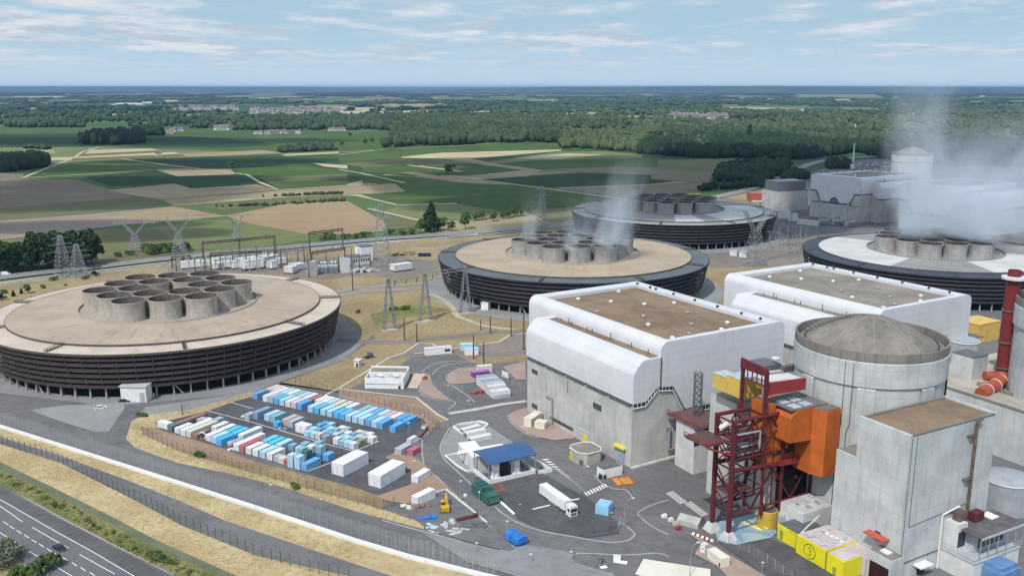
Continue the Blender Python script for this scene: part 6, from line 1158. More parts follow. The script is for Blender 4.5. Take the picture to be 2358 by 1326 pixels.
opart('bay_shade', m_shade, lambda mb: mb.extr([(18, -.3), (29, -.3), (29, 16.9), (18, 16.9)], GO, AU, AV, -1.2, -1.9))  # black slab, interior shade below the platforms painted as its colour
# yellow boxes on concrete behind the gantry, red platform and small building to its left
T_ = thing('concrete_annex', 'concrete annex carrying yellow boxes between the white hall and the gantry', 'industrial building', GO + AU * -18)
MB().extr([(14.5, -.3), (27, -.3), (27, 31), (14.5, 31)], GO, AU, AV, -15, -26).build('wall', m_hconc, T_); MB().extr([(14.8, 31), (26.7, 31), (26.7, 31.2), (14.8, 31.2)], GO, AU, AV, -15.2, -25.8).build('roof', m_roofg, T_)
MB().extr([(17, -.3), (27, -.3), (27, 27), (17, 27)], GO, AU, AV, -8, -15).build('front_wall', m_plaster, T_)
def onU(k, x, y, u_):
    d = ray(*pix(k, x, y)); p0 = GO + AU * u_; t = ((p0 - Vector((0, 0, CAM_H))).dot(AU)) / d.dot(AU); q = Vector((0, 0, CAM_H)) + d * t - GO; return q.dot(AV), q.z
for x0, x1, y0, y1, u_, lab in ((395, 515, 205, 290, -9, 'larger yellow box in front, on the concrete annex behind the red portal'), (308, 378, 190, 262, -15, 'smaller yellow box on the concrete annex, left of the red portal')):
    a, zt_ = onU('X5', x0, y0, u_); b, zb_ = onU('X5', x1, y1 - (x1 - x0) * .12, u_); o = MB().extr([(a, zb_ - .6), (b, zb_ - .6), (b, zt_), (a, zt_)], GO, AU, AV, u_, u_ - 6).build('equipment_box', plain('box_yellow', (.60, .42, .09), .1, .4, .6, dirt=.25)); tag(o, lab, 'box'); MB().extr([(a - .1, zt_ + .02), (b + .1, zt_ + .02), (b + .1, zt_ + .2), (a - .1, zt_ + .2)], GO, AU, AV, u_ + .1, u_ - 6.1).build('roof', m_pgrey, o)
a, z = onU('X5', 560, 95, -20); T_ = thing('roof_plant', 'dark roof plant with a white dish beside the reactor and white hall', 'roof plant', GO + AU * -19 + AV * 17)
MB().extr([(a - 6, z - 1.2), (a + 3, z - 1.2), (a + 3, z), (a - 6, z)], GO, AU, AV, -18, -25).build('unit', m_dgrey, T_); MB().extr([(a + 2, z - 1.8), (a + 7.5, z - 1.8), (a + 7.5, z - .5), (a + 2, z - .5)], GO, AU, AV, -16, -17.9).build('unit', m_dgrey, T_); MB().extr([(a - 6, 30), (a + 8, 30), (a + 8, z - 1.9), (a - 6, z - 1.3)], GO, AU, AV, -16.2, -24.8).build('base', m_hconc, T_)
q = GO + AU * -19 + AV * (a + 1.5) + Vector((0, 0, z + 1.2)); MB().lathe([(.01, -.4), (.9, -.2), (1.2, .5), (.9, .6), (.01, .4)], q, 14).build('dish', m_white, T_, 40); MB().tube(q - Vector((0, 0, 1.3)), q, .1, n=6).build('post', m_metal, T_)
gl = A('X5', 28, 752); gr = GO + AU * -9 + AV * -1.5
bh = hat('X5', 38, 445, gl); d = gl - GO; gu, gv = d.dot(AU), d.dot(AV)
T_ = thing('switch_building', 'pale two storey building with a red railed roof left of the gantry', 'building', gl)
MB().extr([(gv + 1, -.3), (gv + 10.5, -.3), (gv + 10.5, bh - 1), (gv + 1, bh - 1)], GO, AU, AV, gu + 4, gu - 5).build('wall', m_plaster, T_)
MB().extr([(gv + .2, bh - 1), (gv + 13, bh - 1), (gv + 13, bh - .6), (gv + .2, bh - .6)], GO, AU, AV, gu + 6.5, gu - 9).build('roof_deck', plain('deck_red', (.13, .075, .07), .15, .8), T_)
for v0, z0, w_, h in ((1.0, bh * .56, 2.2, 4.2), (5, bh * .5, 4, 6)): MB().extr([(gv + v0, z0), (gv + v0 + w_, z0), (gv + v0 + w_, z0 + h), (gv + v0, z0 + h)], GO, AU, AV, gu + 4.06, gu + 3.8).build('window', m_glass, T_)
mb = MB()
for q in range(7):
    f_ = q / 6; mb.bar(GP(gu + 6.4, gv + .3 + 12.6 * f_, bh - .6), GP(gu + 6.4, gv + .3 + 12.6 * f_, bh + .9), .12); mb.bar(GP(gu + 6.4 - 15 * f_, gv + .3, bh - .6), GP(gu + 6.4 - 15 * f_, gv + .3, bh + .9), .12)
for zz in (bh + .1, bh + .7): mb.bar(GP(gu + 6.4, gv + .3, zz), GP(gu + 6.4, gv + 13, zz), .14); mb.bar(GP(gu + 6.4, gv + .3, zz), GP(gu - 9, gv + .3, zz), .14)
mb.build('railing', m_redb, T_)
o = MB().lathe([(1.5, 0), (1.5, 9), (1.0, 9.6), (.01, 9.7)], (0, 0, 0), 20).build('steel_tank', plain('tank_blue_grey', (.13, .19, .27), .12, .5, .5)); o.location = GO + AU * (gu + 6.2) + AV * (gv + 9.4) + Vector((0, 0, bh * .12)); tag(o, 'blue grey upright tank between the pale building and the gantry', 'tank'); MB().box((0, 0, -1), (2, 2, 2.4)).build('skirt', m_dgrey, o, world=False)
def lattice(mb, base, top, w0, w1, n, t=.12):
    base, top = Vector(base), Vector(top); P_ = []
    for i in range(n + 1):
        f_ = i / n; c_ = base.lerp(top, f_); w_ = w0 + (w1 - w0) * f_; P_.append([c_ + Vector((s * w_ / 2, r_ * w_ / 2, 0)) for s, r_ in ((-1, -1), (1, -1), (1, 1), (-1, 1))])
    for i in range(n):
        for j in range(4):
            k = (j + 1) % 4; mb.bar(P_[i][j], P_[i + 1][j], t * 1.3); mb.bar(P_[i][j], P_[i + 1][k], t); mb.bar(P_[i][k], P_[i + 1][j], t); mb.bar(P_[i + 1][j], P_[i + 1][k], t)
    return P_
q = GO + AU * (gu - 3) + AV * (gv + 7.5); mb = MB(); lattice(mb, q + Vector((0, 0, bh - .6)), q + Vector((0, 0, bh + 13.5)), 2.2, 2.2, 7, .14); o = mb.build('lattice_mast', m_dgrey); tag(o, 'square dark lattice mast on the red railed roof', 'mast')
# ochre drum, white block, yellow numbered wall
o = MB().lathe([(2.5, .3), (2.75, .5), (2.75, 3.0), (2.62, 3.1), (2.75, 3.2), (2.75, 5.2), (2.5, 5.4), (2.5, 5.1), (.01, 5.1)], (0, 0, 0), 32).build('storage_drum', m_ochre, smooth=40); o.location = (*A('X5', 545, 1092).xy, -.1); tag(o, 'big ochre drum standing on the blue stained slab', 'drum'); MB().lathe([(2.6, 0), (2.6, .35)], (0, 0, 0), 32).build('base_ring', m_black, o, world=False); MB().box((-.9, -2.55, 1.0), (1.0, .3, .6), -.35).build('label_plate', m_yellow, o, world=False); MB().lathe([(.01, 5.15), (2.45, 5.12)], (0, 0, 0), 32).build('lid', m_rust, o, world=False)
mb = MB(); p_ = [A('X6', 1400, 170), A('X6', 1660, 285), A('X6', 1500, 160)]
for i in range(2): mb.bar(p_[i] + Vector((0, 0, .3)), p_[i + 1] + Vector((0, 0, .3)), .4)
tag(mb.build('lifting_beam', m_yellow), 'yellow lifting beam lying on the blue stained slab', 'beam')
def ao(v): d = Vector((v.x, v.y, 0)) - AO; return d.dot(AU), d.dot(AV)
T_ = thing('annex_building', 'low annex with yellow walls marked with a circled 3 and a cluttered pinkish roof', 'annex', AO + AV * -9)
m_yel = plain('wall_yellow', (.74, .66, .02), .06, .3, .5, dirt=.18); m_pinkr = ground_mat('roof_pinkish', (.50, .43, .41), (.58, .51, .49), (.40, .32, .31), .2, .9)
MB().extr([(-9.2, -.3), (-.05, -.3), (-.05, 4.2), (-9.2, 4.2)], AO, AU, AV, -7.2, -15.6).build('wall', m_yel, T_)
MB().extr([(-11, -.3), (-.05, -.3), (-.05, 5.4), (-11, 5.4)], AO, AU, AV, 2.6, -7.2).build('wall', m_yel, T_)
MB().extr([(-11.1, -.3), (-5.0, -.3), (-5.0, 5.2), (-11.1, 5.2)], AO, AU, AV, 8.3, 3.1).build('wall', m_yel, T_)
MB().extr([(-10.7, 5.42), (-.1, 5.42), (-.1, 5.6), (-10.7, 5.6)], AO, AU, AV, 2.4, -7.0).build('roof', m_pinkr, T_); MB().extr([(-8.9, 4.22), (-.1, 4.22), (-.1, 4.4), (-8.9, 4.4)], AO, AU, AV, -7.3, -15.4).build('roof', m_dgrey, T_); MB().extr([(-10.8, 5.22), (-5.2, 5.22), (-5.2, 5.4), (-10.8, 5.4)], AO, AU, AV, 8.1, 3.2).build('roof', m_pinkr, T_)
MB().extr([(-4.9, -.3), (-.06, -.3), (-.06, 5.0), (-4.9, 5.0)], AO, AU, AV, 9.5, 2.62).build('wall', m_pinkr, T_)
for i in range(26):
    a, b = rng.uniform(-6.5, 2), rng.uniform(-10.2, -1); MB().box(AP(a, b, 5.6 + .25), (rng.uniform(.4, 1.6), rng.uniform(.3, 1.0), rng.uniform(.15, .5)), AANG).build('roof_unit', m_pgrey if i % 3 else m_plaster, T_)
for a in (-5, -3.4, -1.8, -.2, 1.4): MB().box(AP(a, -4.2, 5.75), (.9, .9, .35), AANG).build('roof_light', m_white, T_)
mb = MB(); mb.tube(AP(-7, -9.6, 5.8), AP(-9, -1.4, 7.6), .16, n=6); mb.build('roof_pipe', m_cream, T_)
for a in (-7.25, 2.7): MB().box(AP(a - .05, -11.06, 2.6), (.12, .1, 5.2), AANG).build('joint', m_dgrey, T_)
MB().box(AP(-14.2, -9.22, 1.7), (1.1, .08, 2.6), AANG).build('door', plain('door_olive', (.33, .29, .05), .1, .5), T_); MB().box(AP(5.6, -11.14, 1.4), (1.0, .08, 2.3), AANG).build('door', plain('door_olive', (.33, .29, .05), .1, .5), T_); MB().box(AP(-9.8, -9.22, 2.4), (3.2, .06, 3.2), AANG).build('gate', m_yel, T_); MB().box(AP(-9.8, -9.25, 4.05), (3.3, .06, .1), AANG).build('gate_trim', m_dgrey, T_)
# the circled 3 painted on the yellow wall
def wallpt(a, z): return AP(a, -11.03, z)
mb = MB(); ca, cz = -2.7, 2.75
def ringseg(r0_, r1_, t0, t1, n, ox=0.0, oz=0.0, sx=1.0):
    for i in range(n):
        q = []
        for r_, t in ((r0_, i), (r1_, i), (r1_, i + 1), (r0_, i + 1)):
            an = R(t0 + (t1 - t0) * t / n); q.append(wallpt(ca + (ox + r_ * math.cos(an)) * sx, cz + oz + r_ * math.sin(an)))
        mb.quad(*q)
ringseg(1.78, 1.98, 0, 360, 48); ringseg(.42, .6, 160, -90, 16, 0, .52, .95); ringseg(.5, .68, 90, -165, 18, 0, -.5, .95)
mb.build('painted_number', plain('number_black', (.04, .035, .01), .1, 1, .7), T_)
T_ = thing('service_block', 'white walled service block with a crowded roof between the ochre drum and the concrete block', 'building', AO + AU * -18 + AV * 4)
MB().extr([(-3.5, -.3), (7.5, -.3), (7.5, 7.0), (-3.5, 7.0)], AO, AU, AV, -12.5, -21).build('wall', m_offw, T_); MB().extr([(-3.2, 7.02), (7.2, 7.02), (7.2, 7.2), (-3.2, 7.2)], AO, AU, AV, -12.8, -20.7).build('roof', m_conc2, T_)
for i in range(14): MB().box(AP(rng.uniform(-20, -13.5), rng.uniform(-2.6, 6.6), 7.5), (rng.uniform(.5, 1.8), rng.uniform(.5, 1.5), .6), AANG).build('roof_unit', m_pgrey if i % 2 else m_plaster, T_)
MB().extr([(-5.2, -.3), (-3.6, -.3), (-3.6, 4.0), (-5.2, 4.0)], AO, AU, AV, -18.5, -21).build('side_wall', m_pgrey, T_)
# low block with dark opening under the corner of the concrete block, door with canopy
T_ = thing('entrance_porch', 'grey porch with a dark maroon opening at the foot of the concrete block', 'porch', AO + AU * 9 + AV * -2)
MB().extr([(-4.5, -.3), (-.1, -.3), (-.1, 7.6), (-4.5, 7.6)], AO, AU, AV, 16.5, 9.6).build('wall', m_aconc, T_); MB().extr([(-4.2, 7.62), (-.3, 7.62), (-.3, 7.8), (-4.2, 7.8)], AO, AU, AV, 16.2, 9.9).build('roof', m_roofg, T_); MB().box(AP(13, -2.2, 7.95), (2.4, 1.8, .3), AANG).build('roof_light', m_white, T_); MB().extr([(-4.6, .2), (-4.5, .2), (-4.5, 5.2), (-4.6, 5.2)], AO, AU, AV, 15.9, 10.4).build('opening', plain('opening_maroon', (.035, .008, .012), .2, 1), T_)
T_ = thing('door_porch', 'small white canopy over a dark door at the right foot of the concrete block', 'porch', AP(AL, 7, 0)); MB().box(AP(AL + 1.2, 8, 3.2), (2.4, 4.6, .35), AANG).build('canopy', m_white, T_); MB().box(AP(AL + .1, 8.6, 1.5), (.3, 2.6, 3.1), AANG).build('door', m_black, T_)
# platform house on the right foot of the concrete block
T_ = thing('platform_house', 'pale platform house with dark canopy and railings right of the concrete block', 'building', AP(AL + 5, 20, 0))
MB().extr([(15.2, -.3), (33, -.3), (33, 5.4), (15.2, 5.4)], AO, AU, AV, AL + 9.5, AL + .05).build('wall', m_offw, T_); MB().extr([(15, 5.42), (33.2, 5.42), (33.2, 5.7), (15, 5.7)], AO, AU, AV, AL + 9.7, AL + .05).build('deck', m_pgrey, T_)
MB().extr([(19.5, 5.72), (33, 5.72), (33, 10.5), (19.5, 10.5)], AO, AU, AV, AL + 6.2, AL + .1).build('upper_wall', m_pgrey, T_); MB().extr([(16, 5.72), (19.5, 5.72), (19.5, 13.0), (16, 13.0)], AO, AU, AV, AL + 4.0, AL + .1).build('upper_wall', m_offw, T_)
MB().extr([(17.0, 11.4), (34.2, 11.4), (34.2, 11.75), (17.0, 11.75)], AO, AU, AV, AL + 9.6, AL + .6).build('canopy', plain('canopy_dark', (.12, .105, .11), .25, .4), T_)
MB().extr([(17.0, 11.3), (34.2, 11.3), (34.2, 11.8), (17.0, 11.8)], AO, AU, AV, AL + 9.85, AL + 9.62).build('canopy_edge', m_pgrey, T_)
for b in (21, 24.5, 28): MB().extr([(b, 6.6), (b + 2.8, 6.6), (b + 2.8, 9.8), (b, 9.8)], AO, AU, AV, AL + 6.28, AL + 6.0).build('window', m_glass, T_)
MB().extr([(16.2, 7), (19, 7), (19, 11), (16.2, 11)], AO, AU, AV, AL + 4.08, AL + 3.8).build('window', m_glass, T_)
mb = MB()
for b in (17.2, 20.5, 24, 27.5, 31, 34): mb.bar(AP(AL + 9.4, b, 5.7), AP(AL + 9.4, b, 11.5), .2)
for zz in (6.4, 7.1): mb.bar(AP(AL + 9.4, 15.2, zz), AP(AL + 9.4, 34, zz), .12); mb.bar(AP(AL + 9.4, 15.2, zz), AP(AL + .5, 15.2, zz), .12)
mb.build('railing', m_metal, T_); mb = MB(); mb.path([AP(AL + .3, 14.6, 14.6), AP(AL + .3, 14.6, 0)], .22); mb.bar(AP(AL + .3, 14.6, 14.6), AP(AL + .3, 21, 15.4), .35); mb.build('white_pipe', m_white, T_)
MB().box(AP(AL + 2.6, 24.5, 13.2), (2.2, 3.4, 2.0), AANG).build('roof_plant', m_red, T_); MB().box(AP(AL + 2, 19, 14.1), (2, 3, 2.2), AANG).build('roof_plant', m_rust, T_); MB().box(AP(AL + 3, 29.5, 12.0), (3.2, 3.0, .3), AANG).build('roof_panel', m_white, T_)
o = MB(); c_ = AP(AL + 11.6, 22, 0); o.box((0, 0, 2.2), (6.4, 7.2, 4.4), AANG); o.box((0, 0, 4.9), (5.2, 6.0, 1.2), AANG); o.box((2.0, 1.0, 1.2), (4.6, 4.6, 2.4), AANG); o = o.build('covered_stack', plain('tarp_pale_blue', (.12, .24, .42), .15, .5, .6)); o.location = c_; tag(o, 'stack wrapped in pale blue tarpaulin in front of the platform house', 'covered stack')
# ------------------------------------------------------------------ second reactor, chimney and nuclear auxiliary roofs at the right edge
OFF2 = Vector((84.6, 41.3, 0)); r2 = dup(rb, RC + OFF2 + Vector((1.5, 0, 0)), label='reactor building cut by the right edge behind the red chimney', group=None); r2.rotation_euler = (0, 0, .2)
CH = Vector((168.5, 299.5, 0)); zt_ = zat(2338, 622, CH.x, CH.y)
T_ = thing('chimney', 'tall red ventilation chimney with a pale collar at the right edge', 'chimney', CH)
MB().lathe([(2.3, 20), (2.3, zt_ - 4), (2.05, zt_ - 4), (2.05, zt_), (1.8, zt_), (1.8, zt_ - 3)], CH, 24).build('shaft', m_chim, T_, 40); MB().lathe([(2.3, zt_ - 3.2), (3.9, zt_ - 3.0), (3.9, zt_ - 2.2), (2.3, zt_ - 2.0)], CH, 24).build('collar', m_offw, T_, 40)
for z in (zt_ - 14, 33, 24): MB().lathe([(2.32, z), (2.75, z), (2.75, z + .5), (2.32, z + .5)], CH, 20).build('band', m_rust, T_)
mb = MB()
for i in range(9):
    t0, t1 = R(-90 * i / 8), 0; 
pts = [Vector(CH) + Vector((0, 0, 22.5)), Vector(CH) + Vector((-1.2, -1.5, 20.2)), Vector(CH) + Vector((-4.0, -3.6, 18.9)), Vector(CH) + Vector((-8.2, -6.4, 18.2)), Vector(CH) + Vector((-11.5, -9.0, 17.6))]
for i in range(len(pts) - 1): mb.tube(pts[i], pts[i + 1], 2.2, n=18)
mb.build('elbow_duct', plain('duct_orange_red', (.36, .085, .05), .12, .3, .55, dirt=.2), T_, 40)
for i in (1, 2, 3): d = (pts[i + 1] - pts[i]).normalized(); MB().tube(pts[i] - d * .12, pts[i] + d * .12, 2.4, n=18).build('flange', m_cream, T_)
mb = MB(); mb.tube(Vector(CH) + Vector((-6, 0, 21)), Vector(CH) + Vector((-1.5, .5, 21)), 1.7, n=14); mb.build('side_duct', plain('duct_orange_red', (.36, .085, .05)), T_, 40)
m_beige = roof_mat('roof_beige', (.40, .36, .30), AANG)
T_ = thing('auxiliary_building', 'flat beige roofed auxiliary building stepping down behind the tall concrete block', 'industrial building', AO + AU * -20 + AV * 50)
e1_ = ao(at(2256, 920, 17)); 
MB().extr([(e1_[1], -.3), (e1_[1] + 70, -.3), (e1_[1] + 70, 17), (e1_[1], 17)], AO, AU, AV, 4, -62).build('wall', m_aconc, T_); MB().extr([(e1_[1] + .8, 17.02), (e1_[1] + 69, 17.02), (e1_[1] + 69, 17.2), (e1_[1] + .8, 17.2)], AO, AU, AV, 3, -61).build('roof', m_beige, T_)
MB().extr([(e1_[1] + 12, 17.2), (e1_[1] + 13, 17.2), (e1_[1] + 13, 18.4), (e1_[1] + 12, 18.4)], AO, AU, AV, 3, -40).build('upstand', m_rim, T_); MB().extr([(e1_[1], 17.0), (e1_[1] + .8, 17.0), (e1_[1] + .8, 17.9), (e1_[1], 17.9)], AO, AU, AV, 4, -62).build('upstand', m_rim, T_)
for i in range(9): MB().box(AP(-8 + i * 1.3, e1_[1] + 3.5 + (i % 2) * 1.2, 17.6), (1.0, 2.6, .7), AANG + .2).build('roof_pipe', m_pgrey, T_)
for i in range(10): MB().box(AP(rng.uniform(-40, 0), e1_[1] + rng.uniform(15, 40), 17.9), (rng.uniform(1, 3), rng.uniform(1, 4), rng.uniform(.6, 2.2)), AANG).build('roof_unit', m_pgrey if i % 2 else m_dgrey, T_)
MB().extr([(e1_[1] + 4, -.3), (e1_[1] + 50, -.3), (e1_[1] + 50, 11.5), (e1_[1] + 4, 11.5)], AO, AU, AV, 17, 4.05).build('lower_wall', m_aconc, T_); MB().extr([(e1_[1] + 4.3, 11.52), (e1_[1] + 50, 11.52), (e1_[1] + 50, 11.7), (e1_[1] + 4.3, 11.7)], AO, AU, AV, 16.6, 4.1).build('lower_roof', m_beige, T_)
MB().extr([(e1_[1] + 9, 11.7), (e1_[1] + 24, 11.7), (e1_[1] + 24, 15), (e1_[1] + 9, 15)], AO, AU, AV, 14, 8).build('penthouse', m_plaster, T_); MB().extr([(e1_[1] + 14, 15), (e1_[1] + 24, 15), (e1_[1] + 24, 18), (e1_[1] + 14, 18)], AO, AU, AV, 12, 8).build('penthouse', m_dgrey, T_)
p = at(2305, 1175, 0); o = MB().lathe([(7, 0), (7, 9.5), (6.6, 9.9), (3, 10.6), (.01, 10.8)], (0, 0, 0), 36).build('storage_tank', plain('tank_grey', (.33, .35, .37), .1, .3, .6, dirt=.3), smooth=40); o.location = (p.x + 2, p.y + 2, -.15); tag(o, 'grey round tank at the right edge behind the platform house', 'tank'); MB().lathe([(7.05, 9.2), (7.25, 9.2), (7.25, 9.5), (7.05, 9.5)], (0, 0, 0), 36).build('band', m_white, o, world=False)
T_ = thing('pipe_bridge', 'steel pipe bridge with a white box at the right edge', 'pipe bridge', (p.x + 8, p.y + 2, 0)); mb = MB(); z0 = 11.5
for i in range(7): mb.bar(AP(8 + i * .2, e1_[1] + 2.5 + i * 1.6, 13.5), AP(8 + i * .2, e1_[1] + 4.1 + i * 1.6, 11.2), .2)
mb.bar(AP(8, e1_[1] + 2, 13.6), AP(9.5, e1_[1] + 16, 13.6), .3); mb.bar(AP(8, e1_[1] + 2, 11.1), AP(9.5, e1_[1] + 16, 11.1), .3)
mb.build('truss', m_dgrey, T_); MB().box(AP(18, e1_[1] + 10, 12.8), (4, 5, 2.6), AANG).build('box', m_white, T_); MB().box(AP(18.2, e1_[1] + 10, 5.5), (1.5, 1.5, 12), AANG).build('post', m_dgrey, T_)
p = at(2215, 865, 17); o = MB().box((0, 0, 4), (8.5, 8, 8.4)).build('vent_block', m_aconc); o.location = (p.x + 2, p.y, 17); o.rotation_euler = (0, 0, AANG); tag(o, 'grey concrete vent block with a dark top beside the reactor wall', 'vent block'); MB().box((0, 0, 8.3), (8.7, 8.2, .25)).build('roof', m_dgrey, o, world=False)
p = at(2218, 862, 14); o = MB().lathe([(5.4, -14), (5.4, 7.6), (5.6, 7.8), (5.6, 8.6), (5.0, 8.7), (.01, 9.1)], (0, 0, 0), 32).build('steel_tank', m_steel, smooth=40); o.location = (p.x + 8, p.y + 18, 14); tag(o, 'shiny steel tank behind the grey vent block', 'tank'); MB().lathe([(5.62, 7.9), (5.8, 7.9), (5.8, 8.3), (5.62, 8.3)], (0, 0, 0), 32).build('band', m_white, o, world=False)
p = at(2197, 845, 8); yb = Vector((p.x, p.y, 0)); T_ = thing('filter_house', 'yellow house with a dark roof between the reactor and the red chimney', 'building', yb)
MB().extr([(0, -.3), (6, -.3), (6, 19), (0, 19)], yb, AU, AV, 0, -12).build('wall', plain('box_yellow', (.60, .42, .09)), T_); MB().extr([(-.6, 19.02), (16, 18.4), (16, 18.8), (-.6, 19.5)], yb, AU, AV, .6, -13).build('roof', m_dgrey, T_)
for i in range(3): mb = MB(); q = yb + AV * (7.6 + i * 3.4) + AU * -3; mb.tube(q + Vector((0, 0, 4)), q + Vector((0, 0, 17.6)), 1.2, n=14); mb.build('silo', m_pgrey, T_, 40)
MB().extr([(5.9, -.3), (16, -.3), (16, 6), (5.9, 6)], yb, AU, AV, 0, -12).build('base', m_plaster, T_)
p = at(2256, 790, 0); T_ = thing('ochre_store', 'ochre yellow store with a flat top behind the yellow house', 'store', (p.x, p.y, 0), AANG); P6(T_, 'wall', plain('store_ochre', (.58, .38, .08), .1, .3), lambda mb: mb.box((-6, 6, 4.5), (12, 16, 9))); P6(T_, 'roof', plain('store_ochre_roof', (.62, .42, .12), .1, .3), lambda mb: mb.box((-6, 6, 9.1), (12.4, 16.4, .3)))
for x, y, w_, l_, h, lab in ((2240, 752, 12, 9, 4.6, 'larger bright blue container stack behind the far white hall corner'), (2276, 760, 7, 6, 3.6, 'smaller bright blue container right of the larger blue stack')):
    p = at(x, y); o = MB().box((0, 0, h / 2), (l_, w_, h)).box((l_ * .1, 0, h + .1), (l_ * .7, w_ * .9, .3)).build('shipping_container', m_blue); o.location = (p.x, p.y, -.15); o.rotation_euler = (0, 0, AANG); tag(o, lab, 'container'); MB().box((0, -w_ / 2 - .03, h / 2), (l_ * .9, .06, h * .85)).build('door', m_blue, o, world=False)
# ------------------------------------------------------------------ far reactor, blocks and car park beyond the halls
ZW['W1'] = (1780, 360, 7.366)
r3 = dup(rb, Vector((424, 973, 0)), .4, 'far reactor building behind the steam cloud')
def block(name, label, cat, P0, rz, lx, ly, h, mw, mr, extra=None):
    T_ = thing(name, label, cat, P0, rz); P6(T_, 'wall', mw, lambda mb: mb.box((lx / 2, ly / 2, h / 2 - .1), (lx, ly, h + .2))); P6(T_, 'roof', mr, lambda mb: mb.box((lx / 2, ly / 2, h + .15), (lx + .4, ly + .4, .3)))
    if extra: extra(T_)
    return T_
q = A('W1', 85, 935); q2 = A('W1', 585, 905); d = q2 - q; block('stores_building', 'grey concrete block with dark roof against the left of the far white hall', 'industrial building', (q.x, q.y, 0), math.atan2(d.y, d.x), d.length, 26, hat('W1', 85, 600, q), m_hconc, m_dgrey, lambda T_: P6(T_, 'upper_storey', m_dgrey, lambda mb: mb.box((d.length * .5, 14, hat('W1', 85, 600, q) + 4.6), (d.length * .94, 20, 9))))
q = at(1728, 466); block('works_building', 'orange red building with a white ground floor left of the far white hall', 'building', (q.x, q.y, 0), -.05, 34, 20, 9, plain('wall_orange_red', (.42, .10, .06), .1, .2), plain('roof_reddish', (.35, .13, .09), .1, .2), lambda T_: (P6(T_, 'ground_floor', m_offw, lambda mb: mb.box((17, -.1, 1.2), (32, .3, 1.4))), P6(T_, 'roof_plant', m_dgrey, lambda mb: mb.box((24, 12, 11), (7, 6, 4)))))
for x, y, w_, h, lab in ((120, 1060, 9, 7, 'white transformer cell, left of the pair below the grey concrete block'), (290, 1100, 7, 6, 'white transformer cell, right of the pair below the grey concrete block')):
    q = A('W1', x, y); T_ = block('transformer_cell', lab, 'transformer', (q.x, q.y, 0), .1, w_, 6, h, m_offw, m_pgrey, lambda T_: [P6(T_, 'bushing', m_metal, lambda mb: mb.tube((1.2 + 1.8 * i, 3, h), (1.2 + 1.8 * i, 3, h + 2.2), .25, .12, 8)) for i in range(3)])
q = A('W1', 400, 1150); q2 = A('W1', 760, 1190); d = q2 - q; T_ = thing('low_store', 'long low white store in front of the far white hall', 'store', (q.x, q.y, 0), math.atan2(d.y, d.x)); P6(T_, 'wall', m_offw, lambda mb: mb.box((d.length / 2, 2, 2), (d.length, 4, 4))); P6(T_, 'roof', m_conc2, lambda mb: mb.box((d.length / 2, 2, 4.1), (d.length + .3, 4.3, .2)))
for i, (x, y, lab) in enumerate(((860, 1160, 'grey transformer nearest the low white store'), (1080, 1170, 'grey transformer in the middle before the far white hall'), (1300, 1190, 'grey transformer at the right corner of the far white hall'))):
    q = A('W1', x, y); T_ = thing('transformer', lab, 'transformer', (q.x, q.y, 0), .2 * i, 'transformers before the far white hall'); P6(T_, 'tank', m_pgrey, lambda mb: mb.box((0, 0, 2.6), (8, 4.5, 4.4))); P6(T_, 'radiator', m_metal, lambda mb: [mb.box((-4 + j * 1.3, -2.9, 2.4), (.4, 1.2, 3.6)) for j in range(7)]); [P6(T_, 'bushing', m_rust, lambda mb: mb.tube((j * 2.2 - 2.2, 0, 4.8), (j * 2.2 - 2.2, 0, 7.6), .35, .15, 8)) for j in range(3)]
mb = MB(); 
for x, y0, y1 in ((785, 1190, 740), (1245, 1170, 760), (1445, 1170, 560), (1745, 1160, 850), (305, 1110, 730), (965, 1020, 720)):
    q = A('W1', x, y0); z = hat('W1', x, y1, q); o = MB().tube((0, 0, 0), (0, 0, z), .55, .4, 8).build('gantry_post', m_metal); o.location = (q.x, q.y, -.15); tag(o, 'thin steel line post in front of the far white halls', 'post', 'line posts before the far white halls'); MB().box((0, 0, z - 1), (.4, 3, .3)).build('crossarm', m_metal, o, world=False)
q0 = A('W1', 785, 1190, 0); q1 = A('W1', 1245, 1170, 0); mb = MB(); mb.bar(q0 + Vector((0, 0, 17)), q1 + Vector((0, 0, 17)), .6); mb.bar(q0 + Vector((0, 0, 15.6)), q1 + Vector((0, 0, 15.6)), .4); tag(mb.build('line_beam', m_metal), 'steel line beam across the posts before the far white hall', 'beam')
carcols = [m_carw, m_carb, plain('car_silver', (.42, .43, .45), .05, 1, .3, .5), plain('car_red', (.35, .03, .03), .05, 1, .3), plain('car_blue', (.05, .10, .28), .05, 1, .3), m_carw]
sheet('car_park', [('F', [(1880, 408), (1935, 376), (2060, 368), (2300, 374), (2300, 400), (2100, 402)])], c_asph, z=.12); cps = []
for i, m in enumerate(carcols):
    T_ = thing('parked_car', '', 'car', (0, 0, 0)); pr = [(-2.1, .3), (2.1, .3), (2.1, .85), (1.1, 1.0), (.4, 1.5), (-1.3, 1.5), (-2.0, 1.0)]; MB().extr(pr, Vector((0, 0, 0)), Vector((0, 1, 0)), Vector((1, 0, 0)), .9, -.9).build('body', m, T_, world=False); MB().extr([(.95, 1.02), (.42, 1.44), (-1.3, 1.44), (-1.85, 1.02)], Vector((0, 0, 0)), Vector((0, 1, 0)), Vector((1, 0, 0)), .92, -.92).build('windows', m_glass, T_, world=False); cps.append([T_, False])
for r_ in range(5):
    for k in range(16):
        i = rng.randrange(6); x = 1948 + k * 11.5 + r_ * 4 + rng.uniform(-2, 2); y = 378 + r_ * 4.6 - k * .25; P_ = cps[i]; o = P_[0] if not P_[1] else dup(P_[0]); P_[1] = True; p = at(x, y); o.location = (p.x, p.y, .13); o.rotation_euler = (0, 0, .5 + (r_ % 2) * .2); tag(o, 'car parked in the distant car park behind the far white hall', 'car', 'cars in the distant car park')
